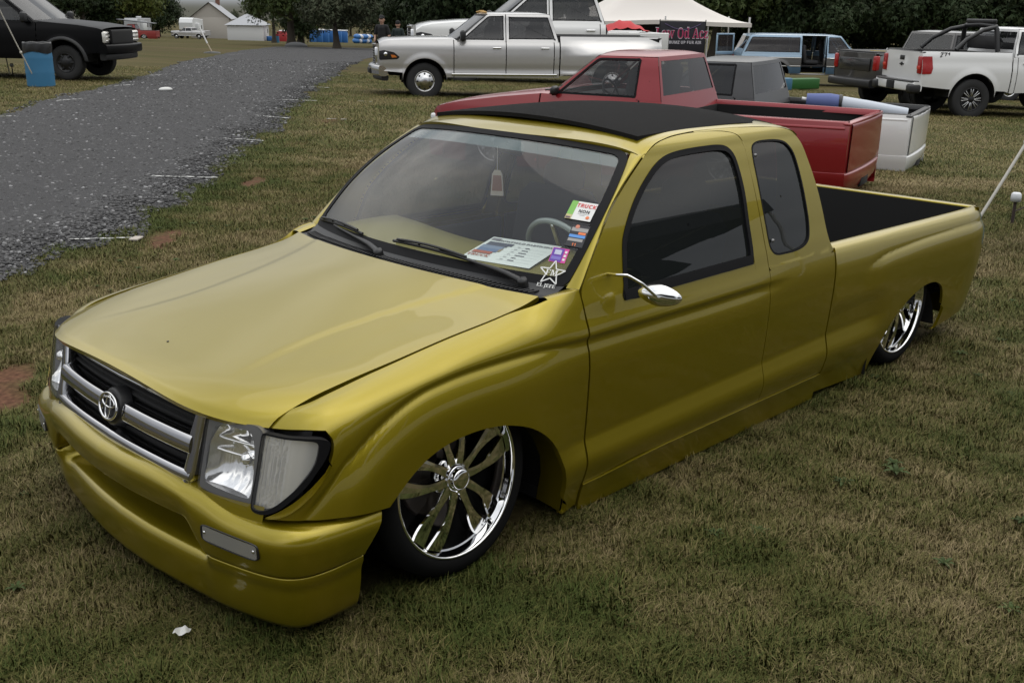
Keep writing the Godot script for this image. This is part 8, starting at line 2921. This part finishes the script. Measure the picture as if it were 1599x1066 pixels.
func marquee() -> void:
	var M := thing("marquee", "white marquee with pointed roof behind the silver pickup's bed", "tent", Vector3(48.4, gy(48.4, -35.5), -35.5), -0.62)
	var can := mat("marquee_canvas", Color(0.66, 0.62, 0.58), 0.75, 0.0, {"back": Color(0.12, 0.11, 0.10)})
	var mb := MB.new()
	var rows := []
	# a swept peak: rings from the eave to the mast top
	for i in 15:
		var f := i / 14.0
		var row := PackedVector3Array()
		for k in 49:
			var an := TAU * k / 48.0
			var c := cos(an); var s := sin(an)
			var sq := 1.0 / maxf(absf(c), absf(s))
			var rr := lerpf(sq, 1.0, sms(0.3, 1.0, f)) * (1.0 - f)
			var hgt := 2.45 + 3.1 * pow(f, 1.9) + 0.35 * f - 0.10 * (1 - f) * cos(an * 4.0 + PI) * 0.6
			row.append(Vector3(c * rr * 4.9, hgt, s * rr * 3.4))
		rows.append(row)
	mb.grid(rows, Vector3(0, 0.0, 0), true)
	put("roof", mb, can, M)
	mb = MB.new()
	var v0 := PackedVector3Array(); var v1 := PackedVector3Array()
	for k in 49:
		v0.append(rows[0][k]); v1.append(rows[0][k] + Vector3(0, -0.22, 0))
	mb.grid([v0, v1], Vector3(0, 2.3, 0), true)
	put("valance", mb, can, M)
	for q in [[-4.8, 3.3], [0, 3.35], [4.8, 3.3], [-4.8, -3.3], [0, -3.35], [4.8, -3.3], [-4.85, 0], [4.85, 0]]:
		mb = MB.new()
		mb.tube([Vector3(q[0], -0.3, q[1]), Vector3(q[0], 2.7, q[1])], 0.05, 8)
		put("pole", mb, mats["white_metal"], M)
	part_box(M, "back_wall", mat("dark_backdrop", Color(0.02, 0.021, 0.02), 0.9), Vector3(0, 1.2, -3.3), Vector3(9.4, 2.4, 0.04), 0.0)
	# banner hung at the front right of the marquee
	var Bn := thing("club_banner", "black club banner with red and purple lettering hung beside the marquee", "banner", Vector3(43.0, gy(43.0, -29.1), -29.1), -0.70)
	part_box(Bn, "cloth", mat("banner_black", Color(0.014, 0.013, 0.020), 0.7), Vector3(0, 1.55, 0), Vector3(2.25, 1.45, 0.02), 0.004)
	var F := func(x: float, y: float) -> Transform3D: return Transform3D(Basis.IDENTITY, Vector3(x, y, 0.016))
	lettering(Bn, "title_outline", "Low Od Acz", 0.50, Transform3D(Basis.from_scale(Vector3(0.66, 1.06, 1)), Vector3(-0.02, 1.70, 0.014)), mat("banner_white", Color(0.55, 0.53, 0.58), 0.7), "Droid Serif", 0.006)
	lettering(Bn, "title", "Low Od Acz", 0.46, Transform3D(Basis.from_scale(Vector3(0.70, 1.0, 1)), Vector3(-0.02, 1.70, 0.024)), mat("banner_red", Color(0.38, 0.03, 0.10), 0.7), "Droid Serif", 0.006)
	lettering(Bn, "subtitle", "N BUMZ UP FUR AIR", 0.14, F.call(0.06, 1.27), mats["banner_white"], "Droid Sans", 0.006)
	mb = MB.new()
	var arc := []
	for k in 17: arc.append(Vector3(-0.9 + 1.8 * k / 16.0, 2.16 - 0.28 * sin(PI * k / 16.0), 0.014))
	mb.tube(arc, 0.03, 6, true, 0.3)
	put("purple_swirl", mb, mat("banner_purple", Color(0.14, 0.10, 0.22), 0.7), Bn)
	for s in [-1.0, 1.0]:
		mb = MB.new()
		mb.tube([Vector3(1.15 * s, -0.2, 0), Vector3(1.15 * s, 2.35, 0)], 0.025, 8)
		put("post", mb, mats["black_trim"], Bn)
func canopies() -> void:
	# dark pop-up canopies beside the truck: they shade this side and show in the glass
	var cloth := mat("canopy_navy", Color(0.018, 0.020, 0.028), 0.85)
	for q in [[-1.6, 5.25, "dark pop-up canopy standing beside the gold truck's nose"], [5.0, 5.9, "dark pop-up canopy standing beside the gold truck's tail"]]:
		var C := thing("popup_canopy", q[2], "canopy", Vector3(q[0], 0, q[1]), 0.0)
		var mb := MB.new()
		var hx := 2.95; var hz := 2.0; var h := 2.25
		var ap := Vector3(0, h + 0.95, 0)
		var cs := [Vector3(-hx, h, hz), Vector3(hx, h, hz), Vector3(hx, h, -hz), Vector3(-hx, h, -hz)]
		var rg0 := Vector3(-hx * 0.5, h + 0.9, 0); var rg1 := Vector3(hx * 0.5, h + 0.9, 0)
		mb.flat([cs[0], cs[1], rg1, rg0]); mb.flat([cs[2], cs[3], rg0, rg1]); mb.flat([cs[1], cs[2], rg1]); mb.flat([cs[3], cs[0], rg0])
		put("top", mb, cloth, C)
		for k in 4:
			var a: Vector3 = cs[k]; var b: Vector3 = cs[(k + 1) % 4]
			mb = MB.new()
			mb.flat([a + Vector3(0, -0.28, 0), b + Vector3(0, -0.28, 0), b, a])
			put("valance", mb, cloth, C)
			mb = MB.new()
			var p: Vector3 = a * Vector3(0.985, 1, 0.985)
			mb.tube([Vector3(p.x, 0, p.z), Vector3(p.x, h, p.z)], 0.022, 8)
			put("leg", mb, mats["white_metal"], C)
			mb = MB.new()
			mb.tube([a * Vector3(0.98, 1, 0.98) + Vector3(0, -0.05, 0), b * Vector3(0.98, 1, 0.98) + Vector3(0, -0.05, 0)], 0.014, 6)
			put("truss", mb, mats["white_metal"], C)

func _ready() -> void:
	rng.seed = 20
	setup()
	ground()
	hero()
	fleet()
	trees()
	misc()
